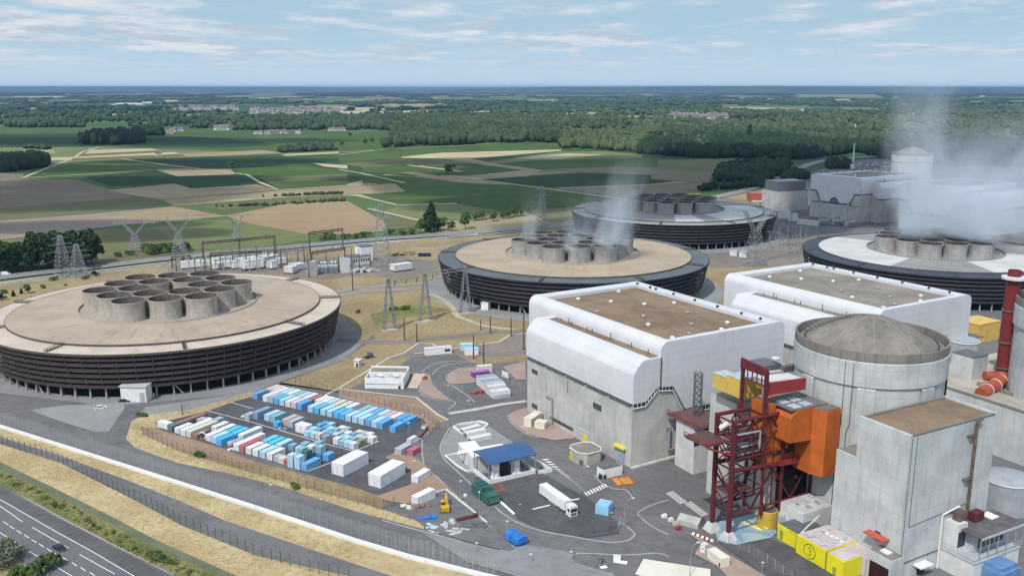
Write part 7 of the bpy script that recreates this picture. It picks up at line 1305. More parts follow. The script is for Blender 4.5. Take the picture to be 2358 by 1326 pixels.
def pole(label, cat, k, b, t, m, r0=.3, r1=.2, nm='mast', head=None, group=None):
    q = A(k, *b); z = hat(k, *t, q); o = MB().tube((0, 0, 0), (0, 0, z), r0, r1, 8).build(nm, m); o.location = (q.x, q.y, -.2); tag(o, label, cat, group)
    if head: MB().box((0, 0, z), head).build('head', m, o, world=False)
    return o
pole('tall white mast with red bands among the trees behind the far car park', 'mast', 'Y3', (1277, 525), (1277, 418), m_offw, 1.6, .8, head=(3, 3, 1)); pole('thin pale mast standing in the distant woods', 'mast', 'Y3', (1288, 360), (1290, 290), m_offw, 2.0, 1.2); pole('small pale water tower in the far car park', 'tower', 'Y3', (1268, 578), (1268, 552), m_offw, 2.2, 2.6, 'water_tower', head=(5, 5, 3))
pole('small pale tower on the edge of the far car park', 'tower', 'Y3', (1192, 555), (1192, 512), m_plaster, 1.2, 1.8, 'sign_tower', head=(4, 2, 3))
# ------------------------------------------------------------------ pylons
def pylon(label, k, b, t, kind, wb=7, face=0.0, group='lattice power pylons'):
    q = A(k, *b); H = hat(k, *t, q); T_ = thing('pylon', label, 'pylon', (q.x, q.y, -.2), face, group); th = .06 + .00015 * q.y
    if kind == 'cat':     # fork shaped body with a wide bridge
        P6(T_, 'body', m_pyl, lambda mb: lattice(mb, (0, 0, 0), (0, 0, H * .52), wb, wb * .34, 6, th))
        def fork(mb):
            for s in (-1, 1):
                lattice(mb, (s * wb * .08, 0, H * .52), (s * wb * .72, 0, H * .82), wb * .2, wb * .16, 4, th * .8)
                mb.bar((s * wb * .72, 0, H * .82), (s * wb * .62, 0, H), th); mb.bar((s * wb * .72, 0, H * .82), (s * wb * 1.5, 0, H * .86), th)
            for z in (.82, .87): mb.bar((-wb * 1.5, 0, H * (z + (.01 if z > .85 else .02))), (wb * 1.5, 0, H * (z + (.01 if z > .85 else .02))), th)
            for i in range(10): x = -wb * 1.5 + wb * 3 * i / 9; mb.bar((x, 0, H * .84), (x + wb * .3, 0, H * .88), th * .7)
        P6(T_, 'crossarm', m_pyl, fork)
        P6(T_, 'insulator', m_pyl, lambda mb: [mb.tube((x, 0, H * .84), (x, 0, H * .76), th * .6, n=6) for x in (-wb * 1.4, 0, wb * 1.4)])
    else:
        P6(T_, 'body', m_pyl, lambda mb: lattice(mb, (0, 0, 0), (0, 0, H), wb, wb * .22, 10, th))
        for f_, l_ in ((.62, wb * 1.0), (.78, wb * .85), (.93, wb * .6)): P6(T_, 'crossarm', m_pyl, lambda mb: [(mb.bar((0, 0, H * f_), (s * l_, 0, H * f_), th), mb.bar((0, 0, H * (f_ + .045)), (s * l_, 0, H * f_), th)) for s in (-1, 1)])
    return T_
m_pyl = plain('pylon_steel', (.27, .29, .30), .12, .4, .55, .3)
pylon('tall pylon right of the white transformer cells, nearest the middle cooling tower', 'Y4', (1790, 565), (1765, 35), 'tier', 12, .3)
pylon('pylon standing before the dark trees at the far left', 'Y1', (425, 1318), (402, 1042), 'tier', 9, .9); pylon('shorter pylon touching the left pylon before the dark trees', 'Y1', (525, 1318), (500, 1100), 'tier', 9, .8)
pylon('fork headed pylon in the olive field, leftmost of the three', 'Y1', (905, 1150), (900, 925), 'cat', 10, .1); pylon('fork headed pylon in the field, above the bare end of the substation', 'Y1', (1195, 1160), (1190, 895), 'cat', 10, .15); pylon('slim fork headed pylon before the orange brown field', 'Y1', (1575, 1080), (1565, 880), 'cat', 7, .5)
pylon('pylon half veiled by steam behind the middle cooling tower', 'Z7', (858, 300), (848, -40), 'tier', 9, .4); pylon('fork headed pylon in front of the farthest cooling tower', 'Z8', (290, 940), (290, 470), 'cat', 13, .35)
for x, y0, y1 in ((1165, 190, 140),): pass
# line gantry between the front and middle cooling towers
GT = [('Y7', (575, 790), (560, 200)), ('Y7', (985, 690), (980, 140)), ('Y7', (1435, 600), (1432, 75))]
T_ = thing('line_gantry', 'long line gantry on three lattice legs between the two nearest cooling towers', 'gantry', A('Y7', 985, 690)); tops = []
for k, b, t in GT:
    q = A(k, *b); z = hat(k, *t, q); tops.append(q + Vector((0, 0, z)))
    mb = MB(); d_ = Vector((.9, .44, 0)).normalized() * 3.0
    for s in (-1, 1): lattice(mb, q + d_ * s, q + d_ * s * .12 + Vector((0, 0, z)), 1.4, .7, 9, .13)
    mb.bar(q - d_ * .6 + Vector((0, 0, z * .5)), q + d_ * .6 + Vector((0, 0, z * .5)), .2); mb.build('leg', m_pyl, T_); MB().box((q.x, q.y, .3), (8, 2.4, .8), .45).build('foot', m_conc2, T_)
for i in range(2):
    mb = MB(); n = 14
    for o_ in (Vector((0, 0, 0)), Vector((0, 0, -1.6))): mb.bar(tops[i] + o_, tops[i + 1] + o_, .26)
    for j in range(n): mb.bar(tops[i].lerp(tops[i + 1], j / n), tops[i].lerp(tops[i + 1], (j + 1) / n) + Vector((0, 0, -1.6)), .16)
    mb.build('beam', m_pyl, T_)
    for f_ in (.2, .5, .8): p_ = tops[i].lerp(tops[i + 1], f_); MB().tube(p_ - Vector((0, 0, 1.6)), p_ - Vector((.8, 0, 4.4)), .22, n=6).build('insulator', m_rust, T_)
m_polew = plain('pole_brown', (.10, .08, .065), .2, .8, .8)
for i, (b, t, lab) in enumerate([((745, 905), (745, 650), 'dark line pole on dry ground, left of a pair near the line gantry'), ((885, 920), (885, 710), 'dark line pole on dry ground, right of a pair near the line gantry'), ((1525, 1110), (1525, 840), 'dark line pole standing in front of the pale blue cabin'), ((1640, 1190), (1640, 920), 'dark line pole at the end of the palisade fence'), ((1607, 788), (1607, 660), 'short dark pole beside the pale track'), ((1715, 825), (1715, 620), 'taller dark pole right of the short one by the pale track'), ((1950, 855), (1950, 645), 'dark pole by the pale footpath left of the near white hall'), ((2092, 1010), (2090, 560), 'tall grey pole touching the left edge of the near white hall')]): pole(lab, 'pole', 'Y7', b, t, m_polew, .38, .26, 'line_pole', group='line poles on the dry ground')
for i, (x, y0, y1) in enumerate(((330, 590, 330), (560, 560, 400), (615, 540, 360), (760, 590, 370), (850, 560, 400), (905, 540, 300), (1010, 590, 420), (1100, 560, 400), (1150, 545, 360), (1180, 640, 430), (1330, 560, 420), (1430, 590, 440), (1600, 560, 400), (1690, 560, 430), (460, 585, 440), (700, 540, 410), (250, 600, 470), (95, 590, 480))): pole('thin dark mast rising among the busbars of the substation', 'mast', 'Y4', (x, y0), (x, y1), m_polew, .42, .2, 'lightning_mast', group='thin masts of the substation')
pole('lattice free dark mast between the substation and the front cooling tower', 'mast', 'Y4', (1545, 745), (1545, 395), m_polew, .4, .2, 'line_mast')
# ------------------------------------------------------------------ substation
def yardgantry(label, k, pts, top, z_extra=0.0, nticks=10):
    g = [A(k, *p) for p in pts]; z = hat(k, *top, g[0]); T_ = thing('busbar_gantry', label, 'gantry', g[0], group='busbar gantries of the substation')
    for p in g: MB().box((p.x, p.y, z / 2), (.75, .75, z)).build('post', m_polew, T_)
    mb = MB()
    for i in range(len(g) - 1): mb.bar(g[i] + Vector((0, 0, z)), g[i + 1] + Vector((0, 0, z)), .7); mb.bar(g[i] + Vector((0, 0, z - 1.2)), g[i + 1] + Vector((0, 0, z - 1.2)), .45)
    mb.build('beam', m_polew, T_); mb = MB()
    for i in range(nticks // 2):
        f_ = (i + .5) / (nticks // 2); p = g[0].lerp(g[-1], f_) + Vector((0, 0, z)); mb.bar(p, p + Vector((4, 26, -2.5)), .1); mb.bar(p, p + Vector((-3, -22, -4)), .1)
    mb.build('wire_row', m_polew, T_); mb = MB()
    for i in range(nticks):
        f_ = (i + .5) / nticks; p = g[0].lerp(g[-1], f_); mb.bar(p + Vector((0, 0, z)), p + Vector((.3, 0, z + 2.4)), .32); mb.bar(p + Vector((0, 0, z - 1)), p + Vector((0, 0, z - 3.4)), .36)
    mb.build('insulator_row', m_metal, T_)
yardgantry('rear busbar gantry on the left of the substation', 'Y4', [(318, 520), (620, 490), (912, 460)], (318, 350)); yardgantry('front busbar gantry on the left of the substation', 'Y4', [(382, 590), (672, 575), (958, 560), (1200, 535)], (382, 440), 0, 16); yardgantry('busbar gantry at the right of the substation by the concrete wall', 'Y4', [(1215, 600), (1485, 560)], (1215, 430), 0, 4); yardgantry('far thin busbar gantry by the highway', 'Y4', [(1192, 440), (1465, 405)], (1192, 270), 0, 4)
yardgantry('low pale busbar gantry at the left end of the substation', 'Y4', [(60, 560), (150, 555), (215, 548)], (60, 470), 0, 4)
for i, (x, y) in enumerate(((440, 520), (520, 505), (720, 500), (760, 595), (800, 480), (850, 580), (1040, 540), (1090, 530), (1140, 510), (545, 590), (600, 590), (300, 585), (340, 575), (460, 575), (500, 565), (575, 560), (640, 535), (680, 530), (750, 520), (860, 520), (900, 505), (930, 590), (990, 500), (1010, 575), (1065, 570), (1120, 565), (1160, 560), (240, 560), (180, 565), (110, 600), (420, 600), (620, 600), (780, 600), (200, 590), (250, 590), (130, 590), (700, 590), (480, 590))):
    q = A('Y4', x, y); o = MB().tube((0, 0, 0), (0, 0, 6.5), .36, .26, 6).tube((0, 0, 6.5), (0, 0, 9.0), .42, .3, 8).box((0, 0, 9.1), (1.4, .3, .3)).build('insulator_post', m_metal); o.location = (q.x, q.y, -.2); tag(o, 'grey insulator post in the fenced substation', 'insulator post', 'insulator posts of the substation')
for a, b, dp, h, lab, m in [((390, 580), (640, 555), 6, 3.2, 'long white switchgear cover at the left front of the substation', m_white), ((140, 575), (300, 560), 5, 3.4, 'white switchgear cover at the left end of the substation', m_white), ((655, 590), (815, 570), 12, 5.0, 'big white switchgear hall in the middle of the substation', m_white), ((830, 470), (935, 455), 4, 2.6, 'white switchgear cover behind the middle of the substation', m_white), ((935, 540), (1000, 530), 5, 3.2, 'white switchgear cover right of the middle of the substation', m_white), ((400, 530), (560, 505), 4, 2.4, 'white switchgear cover behind the left of the substation', m_white), ((980, 610), (1050, 615), 5, 3.6, 'pale cabin alone in front of the substation', m_plaster), ((1890, 600), (2035, 580), 5, 3.6, 'white cabin right of the tall pylon', m_offw), ((880, 580), (930, 570), 4, 4.4, 'white upright switchgear box right of the white hall', m_white), ((560, 575), (640, 565), 5, 3.6, 'white switchgear cover touching the left of the white hall', m_white), ((820, 520), (940, 500), 6, 3.0, 'pale grey switchgear cover behind the upright box', m_pgrey), ((1060, 590), (1160, 575), 6, 3.2, 'grey switchgear cover left of the concrete wall', m_pgrey), ((300, 560), (380, 550), 5, 3.0, 'white switchgear cover between the left end and the long cover', m_white)]:
    h *= 1.35; T_, L, D = site('switchgear', lab, 'switchgear', 'Y4', a, b, dp * 1.3); P6(T_, 'housing', m, lambda mb: mb.box((L / 2, D / 2, h * .62), (L, D, h * .76))); P6(T_, 'roof', m_offw, lambda mb: mb.box((L / 2, D / 2, h + .05), (L + .3, D + .3, .14))); P6(T_, 'base', m_dgrey, lambda mb: mb.box((L / 2, D / 2, h * .12), (L * .96, D * .9, h * .24)))
    for i in range(3): P6(T_, 'bushing', m_metal, lambda mb: mb.tube((L * (.2 + .3 * i), D / 2, h), (L * (.2 + .3 * i), D / 2, h + 1.8), .22, .1, 6))
T_, L, D = site('blast_wall', 'tall pale concrete wall left of the transformers', 'wall', 'Y4', (1180, 640), (1250, 625), 5); h = hat('Y4', 1180, 515, A('Y4', 1180, 640)); P6(T_, 'panel', m_plaster, lambda mb: (mb.box((L / 2, .5, h / 2), (L, 1, h)), mb.box((L - .5, D / 2, h / 2), (1, D - 2, h))))
T_, L, D = site('blast_wall', 'tall pale concrete wall right of the transformers', 'wall', 'Y4', (1452, 605), (1520, 600), 5); P6(T_, 'panel', m_plaster, lambda mb: (mb.box((L / 2, .5, h / 2), (L, 1, h)), mb.box((.5, D / 2, h / 2), (1, D - 2, h))))
for i, (x, y, lab) in enumerate(((1300, 605, 'grey transformer, left of the two between the concrete walls'), (1385, 600, 'grey transformer, right of the two between the concrete walls'))):
    q = A('Y4', x, y); T_ = thing('transformer', lab, 'transformer', (q.x, q.y, -.2), .1, 'transformers between the concrete walls'); P6(T_, 'tank', m_pgrey, lambda mb: mb.box((0, 2, 2.8), (6, 4.5, 5))); P6(T_, 'radiator', m_metal, lambda mb: [mb.box((-2.8 + j * 1.1, -.8, 2.6), (.4, 1.2, 4)) for j in range(6)]); P6(T_, 'conservator', m_offw, lambda mb: mb.tube((-2, 3, 6.6), (2.4, 3, 6.6), .7, n=12)); [P6(T_, 'bushing', m_rust, lambda mb: mb.tube((j * 1.9 - 1.9, 2, 5.2), (j * 2.3 - 2.3, 2, 8.2), .3, .12, 8)) for j in range(3)]
T_, L, D = site('relay_building', 'grey white relay building with a row of windows and a taller end', 'building', 'Y4', (1525, 545), (1690, 525), 11); P6(T_, 'wall', m_offw, lambda mb: mb.box((L / 2, D / 2, 2.8), (L, D, 5.6))); P6(T_, 'roof', m_dgrey, lambda mb: mb.box((L / 2, D / 2, 5.7), (L + .3, D + .3, .3))); P6(T_, 'tower', m_white, lambda mb: mb.box((L * 1.02, D * .9, 5.6), (L * .62, D * .8, 11.2))); P6(T_, 'tower_roof', m_dgrey, lambda mb: mb.box((L * 1.02, D * .9, 11.3), (L * .64, D * .84, .3))); [P6(T_, 'window', m_glass, lambda mb: mb.box((L * (.08 + .12 * i), -.05, 3.4), (L * .06, .1, 2.2))) for i in range(8)]
heap('scrap_heap', 'white and grey equipment heap beside the tall pylon', 'equipment heap', 'Y4', (1640, 590), 14, 7, 3, m_pgrey, 16); heap('spoil_heap', 'pale spoil heap between the tall pylon and the middle cooling tower', 'spoil heap', 'Y4', (1960, 455), 14, 8, 3, c_tan, 14)
o = MB().box((0, 0, 1.2), (9, 2.4, 2.2)).box((0, 0, 2.4), (8.6, 2.2, .2)).build('skip_container', plain('skip_navy', (.02, .025, .08), .1, .5)); o.location = (*A('Y4', 2135, 465).xy, -.2); tag(o, 'dark navy skip on the pale sand by the middle cooling tower', 'skip')
T_, L, D = site('equipment_cabin', 'white cube cabin at the foot of the middle cooling tower', 'cabin', 'Y7', (1610, 555), (1690, 562), 4); P6(T_, 'body', m_white, lambda mb: mb.box((L / 2, D / 2, 2), (L, D, 4))); P6(T_, 'roof', m_offw, lambda mb: mb.box((L / 2, D / 2, 4.1), (L + .2, D + .2, .2)))
for i, (x, y, lab) in enumerate(((120, 870, 'pale shed on gravel before the farthest cooling tower, left of two'), (185, 880, 'pale shed on gravel before the farthest cooling tower, right of two'))): T_, L, D = site('shed', lab, 'shed', 'Z8', (x, y), (x + 50, y + 4), 5); P6(T_, 'wall', m_offw, lambda mb: mb.box((L / 2, D / 2, 1.8), (L, D, 3.6))); P6(T_, 'roof', m_pgrey, lambda mb: mb.box((L / 2, D / 2, 3.7), (L + .3, D + .3, .2)))
for i in range(26):
    x, y = 400 + (i % 9) * 30 + rng.uniform(-8, 8), 740 + (i // 9) * 55 + rng.uniform(-12, 12); q = A('Z8', x, y); h = rng.uniform(7, 14); o = MB().tube((0, 0, 0), (0, 0, h), .3, .2, 6).box((0, 0, h), (rng.uniform(1, 5), .3, .3), rng.uniform(0, 2)).box((0, 0, h * .6), (1.2, .8, .8)).build('insulator_post', m_pyl); o.location = (q.x, q.y, -.2); tag(o, 'steel insulator post on the brown gravel between the two far cooling towers', 'insulator post', 'insulator posts between the far cooling towers')
# ------------------------------------------------------------------ trees and plants
nr = np.random.RandomState(11)
def leaf_mat(name, c1, c2, c3):
    t = NT(name); oi = t.n('ShaderNodeObjectInfo').outputs['Random']; a = t.noise(.35, 3, .6); b = t.noise(.03, 4, .6)
    rp = t.mix(t.step(a, .35, .65), c1, c2); rp = t.mix(t.math('MULTIPLY', t.step(b, .45, .65), .6), rp, c3)
    return t.out(rp, .85, spec=.08)
m_leaf = leaf_mat('leaf_green', (.05, .095, .025), (.085, .14, .04), (.11, .14, .055)); m_leafd = leaf_mat('leaf_dark', (.02, .042, .018), (.038, .066, .024), (.028, .05, .026)); m_leafy = leaf_mat('leaf_olive', (.13, .145, .045), (.18, .18, .065), (.09, .12, .04)); m_leafs = leaf_mat('leaf_silver', (.13, .15, .10), (.19, .20, .14), (.10, .13, .07))
m_bark = plain('bark', (.10, .08, .06), .2, 1, .9)
def leaf_mesh(name, centres, radii, n, size, mat_):
    """many small leaf clump faces spread through overlapping lobes"""
    k = len(centres); idx = nr.choice(k, n, p=np.array(radii) ** 2 / np.sum(np.array(radii) ** 2)); C_ = np.array(centres)[idx]; Rr = np.array(radii)[idx]
    d = nr.normal(size=(n, 3)); d /= np.linalg.norm(d, axis=1)[:, None]; d[:, 2] = np.where(d[:, 2] < -.35, -d[:, 2], d[:, 2])
    p = C_ + d * (Rr * (.55 + .5 * nr.rand(n) ** .6))[:, None]
    nm = d + nr.normal(scale=.55, size=(n, 3)); nm /= np.linalg.norm(nm, axis=1)[:, None]; a = np.cross(nm, nr.normal(size=(n, 3))); a /= np.linalg.norm(a, axis=1)[:, None]; b = np.cross(nm, a); s = size * (.6 + .8 * nr.rand(n))[:, None]
    V = np.stack([p - a * s, p - b * s * .6, p + a * s, p + b * s * .6], 1).reshape(-1, 3); me = bpy.data.meshes.new(name); me.from_pydata(V.tolist(), [], [(4 * i, 4 * i + 1, 4 * i + 2, 4 * i + 3) for i in range(n)]); me.materials.append(mat_); return me
_tp = {}
def tree_proto(kind):
    if kind in _tp: return _tp[kind]
    T_ = thing(kind, '', 'tree' if 'bush' not in kind else 'bush', (0, 0, 0)); rr = np.random.RandomState(len(_tp) + 3)
    if kind == 'conifer':
        cs = [(rr.normal(0, .35), rr.normal(0, .35), 1.5 + i * .95) for i in range(12)]; rs = [max(.6, 3.3 * (1 - (i / 12) ** 1.2) + .4) for i in range(12)]; n, s, m, th = 900, .75, m_leafd, 12
    elif kind == 'bush': cs = [(rr.normal(0, 1.0), rr.normal(0, 1.0), .7 + rr.rand() * .7) for i in range(6)]; rs = [.8 + rr.rand() * .7 for i in range(6)]; n, s, m, th = 260, .36, m_leaf, .8
    elif kind == 'dry_bush': cs = [(rr.normal(0, 1.0), rr.normal(0, 1.0), .6 + rr.rand() * .6) for i in range(6)]; rs = [.7 + rr.rand() * .7 for i in range(6)]; n, s, m, th = 240, .34, m_leafy, .7
    elif kind == 'silver_bush': cs = [(rr.normal(0, 1.5), rr.normal(0, 1.5), 1.0 + rr.rand() * 1.0) for i in range(9)]; rs = [.9 + rr.rand() * .8 for i in range(9)]; n, s, m, th = 800, .26, m_leafs, 1
    elif kind == 'dark_tree': cs = [(rr.normal(0, 2.2), rr.normal(0, 2.2), 3.5 + rr.rand() * 5.5) for i in range(12)]; rs = [1.8 + rr.rand() * 1.4 for i in range(12)]; n, s, m, th = 1300, .75, m_leafd, 6
    elif kind == 'poplar': cs = [(rr.normal(0, .4), rr.normal(0, .4), 2.5 + i * 1.3) for i in range(11)]; rs = [1.3 + .8 * math.sin(math.pi * (i + 1) / 12) for i in range(11)]; n, s, m, th = 600, .75, m_leafd, 12
    else: cs = [(rr.normal(0, 1.8), rr.normal(0, 1.8), 3.2 + rr.rand() * 3.6) for i in range(10)]; rs = [1.3 + rr.rand() * 1.2 for i in range(10)]; n, s, m, th = 700, .6, m_leaf, 5
    o = bpy.data.objects.new('crown', leaf_mesh('crown', cs, rs, n, s, m)); C.objects.link(o); o.parent = T_
    mb = MB(); mb.tube((0, 0, -.3), (0, 0, th), .12 + th * .035, .06 + th * .012, 8)
    for i in range(4): a = i * 1.7; mb.tube((0, 0, th * (.35 + .12 * i)), (math.cos(a) * th * .28, math.sin(a) * th * .28, th * (.6 + .12 * i)), .05 + th * .012, .03, 6)
    mb.build('trunk', m_bark, T_, world=False); _tp[kind] = [T_, False]; return _tp[kind]
def plant(kind, p, sc, label, group=None, sz=None):
    P_ = tree_proto(kind); o = P_[0] if not P_[1] else dup(P_[0]); P_[1] = True; o.location = (p.x, p.y, -.2); o.rotation_euler = (0, 0, rng.uniform(0, 6.28)); o.scale = (sc, sc, sz or sc * rng.uniform(.9, 1.12)); return tag(o, label, 'bush' if 'bush' in kind else 'tree', group)
plant('conifer', A('Y2', 625, 1040), 2.05, 'tall dark conifer standing alone beside the highway', sz=2.0)
for x, y, s, k, lab in [(690, 1035, 1.3, 'leafy_tree', 'dark round tree touching the right of the tall conifer'), (770, 1035, 1.0, 'leafy_tree', 'leafy tree in the gap right of the tall conifer'), (860, 1025, 1.5, 'leafy_tree', 'wide leafy tree at the right end of the conifer group'), (560, 1050, 1.4, 'leafy_tree', 'leafy tree touching the left of the tall conifer'), (500, 1060, 2.2, 'bush', 'bush left of the conifer group by the highway'), (430, 1065, 2.0, 'bush', 'bush between the tall pylon and the conifer group'), (350, 1060, 2.0, 'bush', 'bush right of the tall pylon by the highway'), (180, 1080, 2.4, 'bush', 'bush left of the tall pylon by the highway'), (120, 1085, 1.8, 'bush', 'small bush farther left of the tall pylon'), (50, 1095, 2.2, 'bush', 'bush above the right busbar gantry'), (-60, 1090, 2.4, 'bush', 'bush above the relay building'), (-120, 1100, 2.0, 'dry_bush', 'olive bush at the left end of the highway bushes')]: plant(k, A('Y2', x, y), s, lab, 'trees and bushes along the highway')
for i, (x, y) in enumerate(((930, 965), (975, 962), (1050, 970), (1110, 955), (1150, 950), (1190, 940), (1240, 932), (1300, 925))): plant('leafy_tree', A('Y2', x, y), .8 + .1 * (i % 3), 'small round tree in the row along the field edge behind the middle cooling tower', 'row of small trees along the field edge')
for i, (x, y, s) in enumerate(((-60, 1290, 2.1), (-20, 1280, 1.5), (30, 1290, 1.7), (75, 1285, 1.35), (120, 1270, 1.45), (170, 1278, 1.35), (215, 1265, 1.6), (265, 1270, 1.8), (320, 1255, 1.9), (375, 1260, 2.0), (420, 1250, 2.0), (470, 1255, 2.1), (520, 1245, 2.1), (570, 1240, 1.75), (615, 1232, 1.3), (100, 1240, 1.4), (40, 1250, 1.4), (300, 1225, 1.7), (400, 1225, 1.9))): plant('dark_tree', A('Y1', x, y), s * 1.02, 'dark tree in the dense clump beside the highway at the left edge', 'dense dark trees beside the highway at the left')
for i, (x, y, k, s, lab) in enumerate(((0, 1250, 'dark_tree', .45, 'dark conifer like shrub at the left edge behind the front cooling tower'), (260, 1180, 'conifer', .33, 'small dark conifer behind the front cooling tower, left one'), (410, 1130, 'conifer', .28, 'small dark conifer behind the front cooling tower, right one'), (530, 1120, 'leafy_tree', .62, 'small green tree right of the little conifers'), (830, 1020, 'bush', 1.0, 'small round tree on the pale verge before the pylons'), (1040, 880, 'bush', 1.2, 'small bush under the left pylon on the verge'), (1230, 980, 'dry_bush', .6, 'tiny shrub on the verge below the left pylon'), (1650, 850, 'bush', 1.1, 'small bush under the shorter pylon'), (1815, 800, 'dark_tree', .34, 'dark round shrub right of the shorter pylon'), (40, 1130, 'bush', 1.2, 'bush by the road at the left edge'))):
    plant(k, at(x / 8.2875, 540 + y / 8.2875), s, lab, 'shrubs behind the front cooling tower')
for x, y, s, lab in ((1000, 1165, 3.2, 'wide green bush under the fork headed pylons, left one'), (1060, 1160, 3.4, 'wide green bush under the fork headed pylons, middle one'), (1120, 1155, 3.2, 'wide green bush under the fork headed pylons, right one'), (1230, 1140, 2.6, 'dark bush right of the fork headed pylon'), (860, 1175, 1.8, 'low bush left of the wide bushes'), (780, 1185, 1.6, 'low bush at the left end of the wide bushes')): plant('bush', A('Y1', x, y), s, lab, 'bushes at the field edge under the pylons')
plant('leafy_tree', A('Y2', 742, 655), 1.7, 'lone round tree on the field crossing'); plant('leafy_tree', A('Y1', 1540, 618), 1.6, 'lone tree beside the tan field strip'); plant('poplar', A('Y3', 615, 420), 2.2, 'dark poplar rising above the far right woods')
for i, (x, y) in enumerate(((230, 440), (300, 455), (180, 455), (20, 465), (75, 402), (590, 160 + 190))): plant('leafy_tree', A('Y2', x, y), 1.3 + .2 * (i % 3), 'single field tree before the far woods', 'single field trees before the far woods')
ZW['FG'] = (0, 900, 2.8756)
for x, y, k, s, lab in ((60, 1160, 'silver_bush', 1.5, 'silvery bush in the bottom left corner'), (-60, 1130, 'silver_bush', 1.6, 'silvery bush cut by the left edge at the bottom'), (270, 1200, 'bush', 2.0, 'dark green bush in the bottom left corner beside the road'), (170, 1235, 'bush', 1.6, 'green bush at the bottom edge in the left corner'), (20, 1040, 'dry_bush', 1.4, 'yellow green bush by the road at the left edge'), (120, 1100, 'dry_bush', 1.2, 'yellow green bush above the silvery bush')): plant(k, A('FG', x, y), s, lab)
for i in range(30):     # low shrubs along the road verge
    f_ = i / 29; x = -40 + f_ * 1280; y = 560 + (x / 1280) * 640 + rng.uniform(-28, 28) + (20 if x > 700 else 0); plant('dry_bush' if i % 3 else 'bush', A('FG', x, y), rng.uniform(.32, .6), 'low green shrub in the verge along the public road', 'low shrubs along the public road')
for x, y, s, lab in ((1035, 1110, 1.1, 'dark shrub standing out in the road verge'), (940, 170, .9, 'dark shrub on the dry bank at the yard corner'), (1320, 440, 1.0, 'green shrub on the brown bank below the yard, left one'), (1960, 640, .9, 'green shrub on the brown bank below the yard, right one')): plant('bush', A('FG', x, y), s, lab)
for x, y, s, lab in ((225, 590, .8, 'small shrub on dry ground right of the front cooling tower'), (620, 570, 1.2, 'dark shrub under the line gantry, left one'), (760, 560, 1.2, 'dark shrub under the line gantry, right one')): plant('bush', A('Y7', x, y), s, lab)
# tufts of dry grass near the camera
def tufts(name, polys, n, mat_, h, hv=.6):
    V, F = [], []
    for k, pts in polys:
        P_ = [at(*pix(k, *p)) for p in pts]; tri = tessellate_polygon([[Vector((p.x, p.y, 0)) for p in P_]]); ar = []
        for t in tri: a, b, c = (P_[i] for i in t); ar.append(abs((b - a).cross(c - a).z))
        ar = np.array(ar); ch = nr.choice(len(tri), n, p=ar / ar.sum())
        for q in ch:
            a, b, c = (P_[i] for i in tri[q]); u, v = nr.rand(2)
            if u + v > 1: u, v = 1 - u, 1 - v
            p = a + (b - a) * u + (c - a) * v; hh = h * (1 - hv + 2 * hv * nr.rand()); an = nr.rand() * 6.28
            for j in range(2):
                an += 1.3; w_ = hh * .8; o = len(V); V += [(p.x - w_ * math.cos(an), p.y - w_ * math.sin(an), -.25), (p.x + w_ * math.cos(an), p.y + w_ * math.sin(an), -.25), (p.x + w_ * .5 * math.cos(an) + .2 * hh, p.y + w_ * .5 * math.sin(an), hh), (p.x - w_ * .7 * math.cos(an), p.y - w_ * .7 * math.sin(an) + .2 * hh, hh * .8)]; F.append((o, o + 1, o + 2, o + 3))
    me = bpy.data.meshes.new(name); me.from_pydata(V, [], F); me.materials.append(mat_); o = bpy.data.objects.new(name, me); C.objects.link(o); o['kind'] = 'stuff'; return o
m_tuft = ground_mat('tuft_straw', (.40, .31, .16), (.50, .41, .22), (.28, .235, .115), .05, .5, patch=.7)
tufts('grass', [('Z2', [(0, 250), (820, 510), (1620, 770), (2358, 1010), (2358, 1150), (1500, 865), (860, 600), (0, 300)]), ('Z2', [(0, 355), (400, 480), (850, 705), (1200, 892), (1700, 1095), (2358, 1238), (1700, 1330), (1000, 980), (0, 480)])], 5200, m_tuft, .24)
tufts('grass', [('Z2', [(0, 540), (400, 720), (800, 940), (1200, 1130), (1400, 1225), (1160, 1225), (800, 1040), (0, 600)])], 1600, m_leafy, .32)
tufts('grass', [('Z2', [(870, 200), (1060, 300), (2358, 730), (2800, 850), (2810, 920), (2358, 800), (1500, 545), (900, 380)])], 4200, m_tuft, .26); tufts('grass', [('Y7', [(350, 500), (1000, 350), (1280, 560), (1600, 720), (1200, 850), (500, 880)])], 2600, m_tuft, .3)
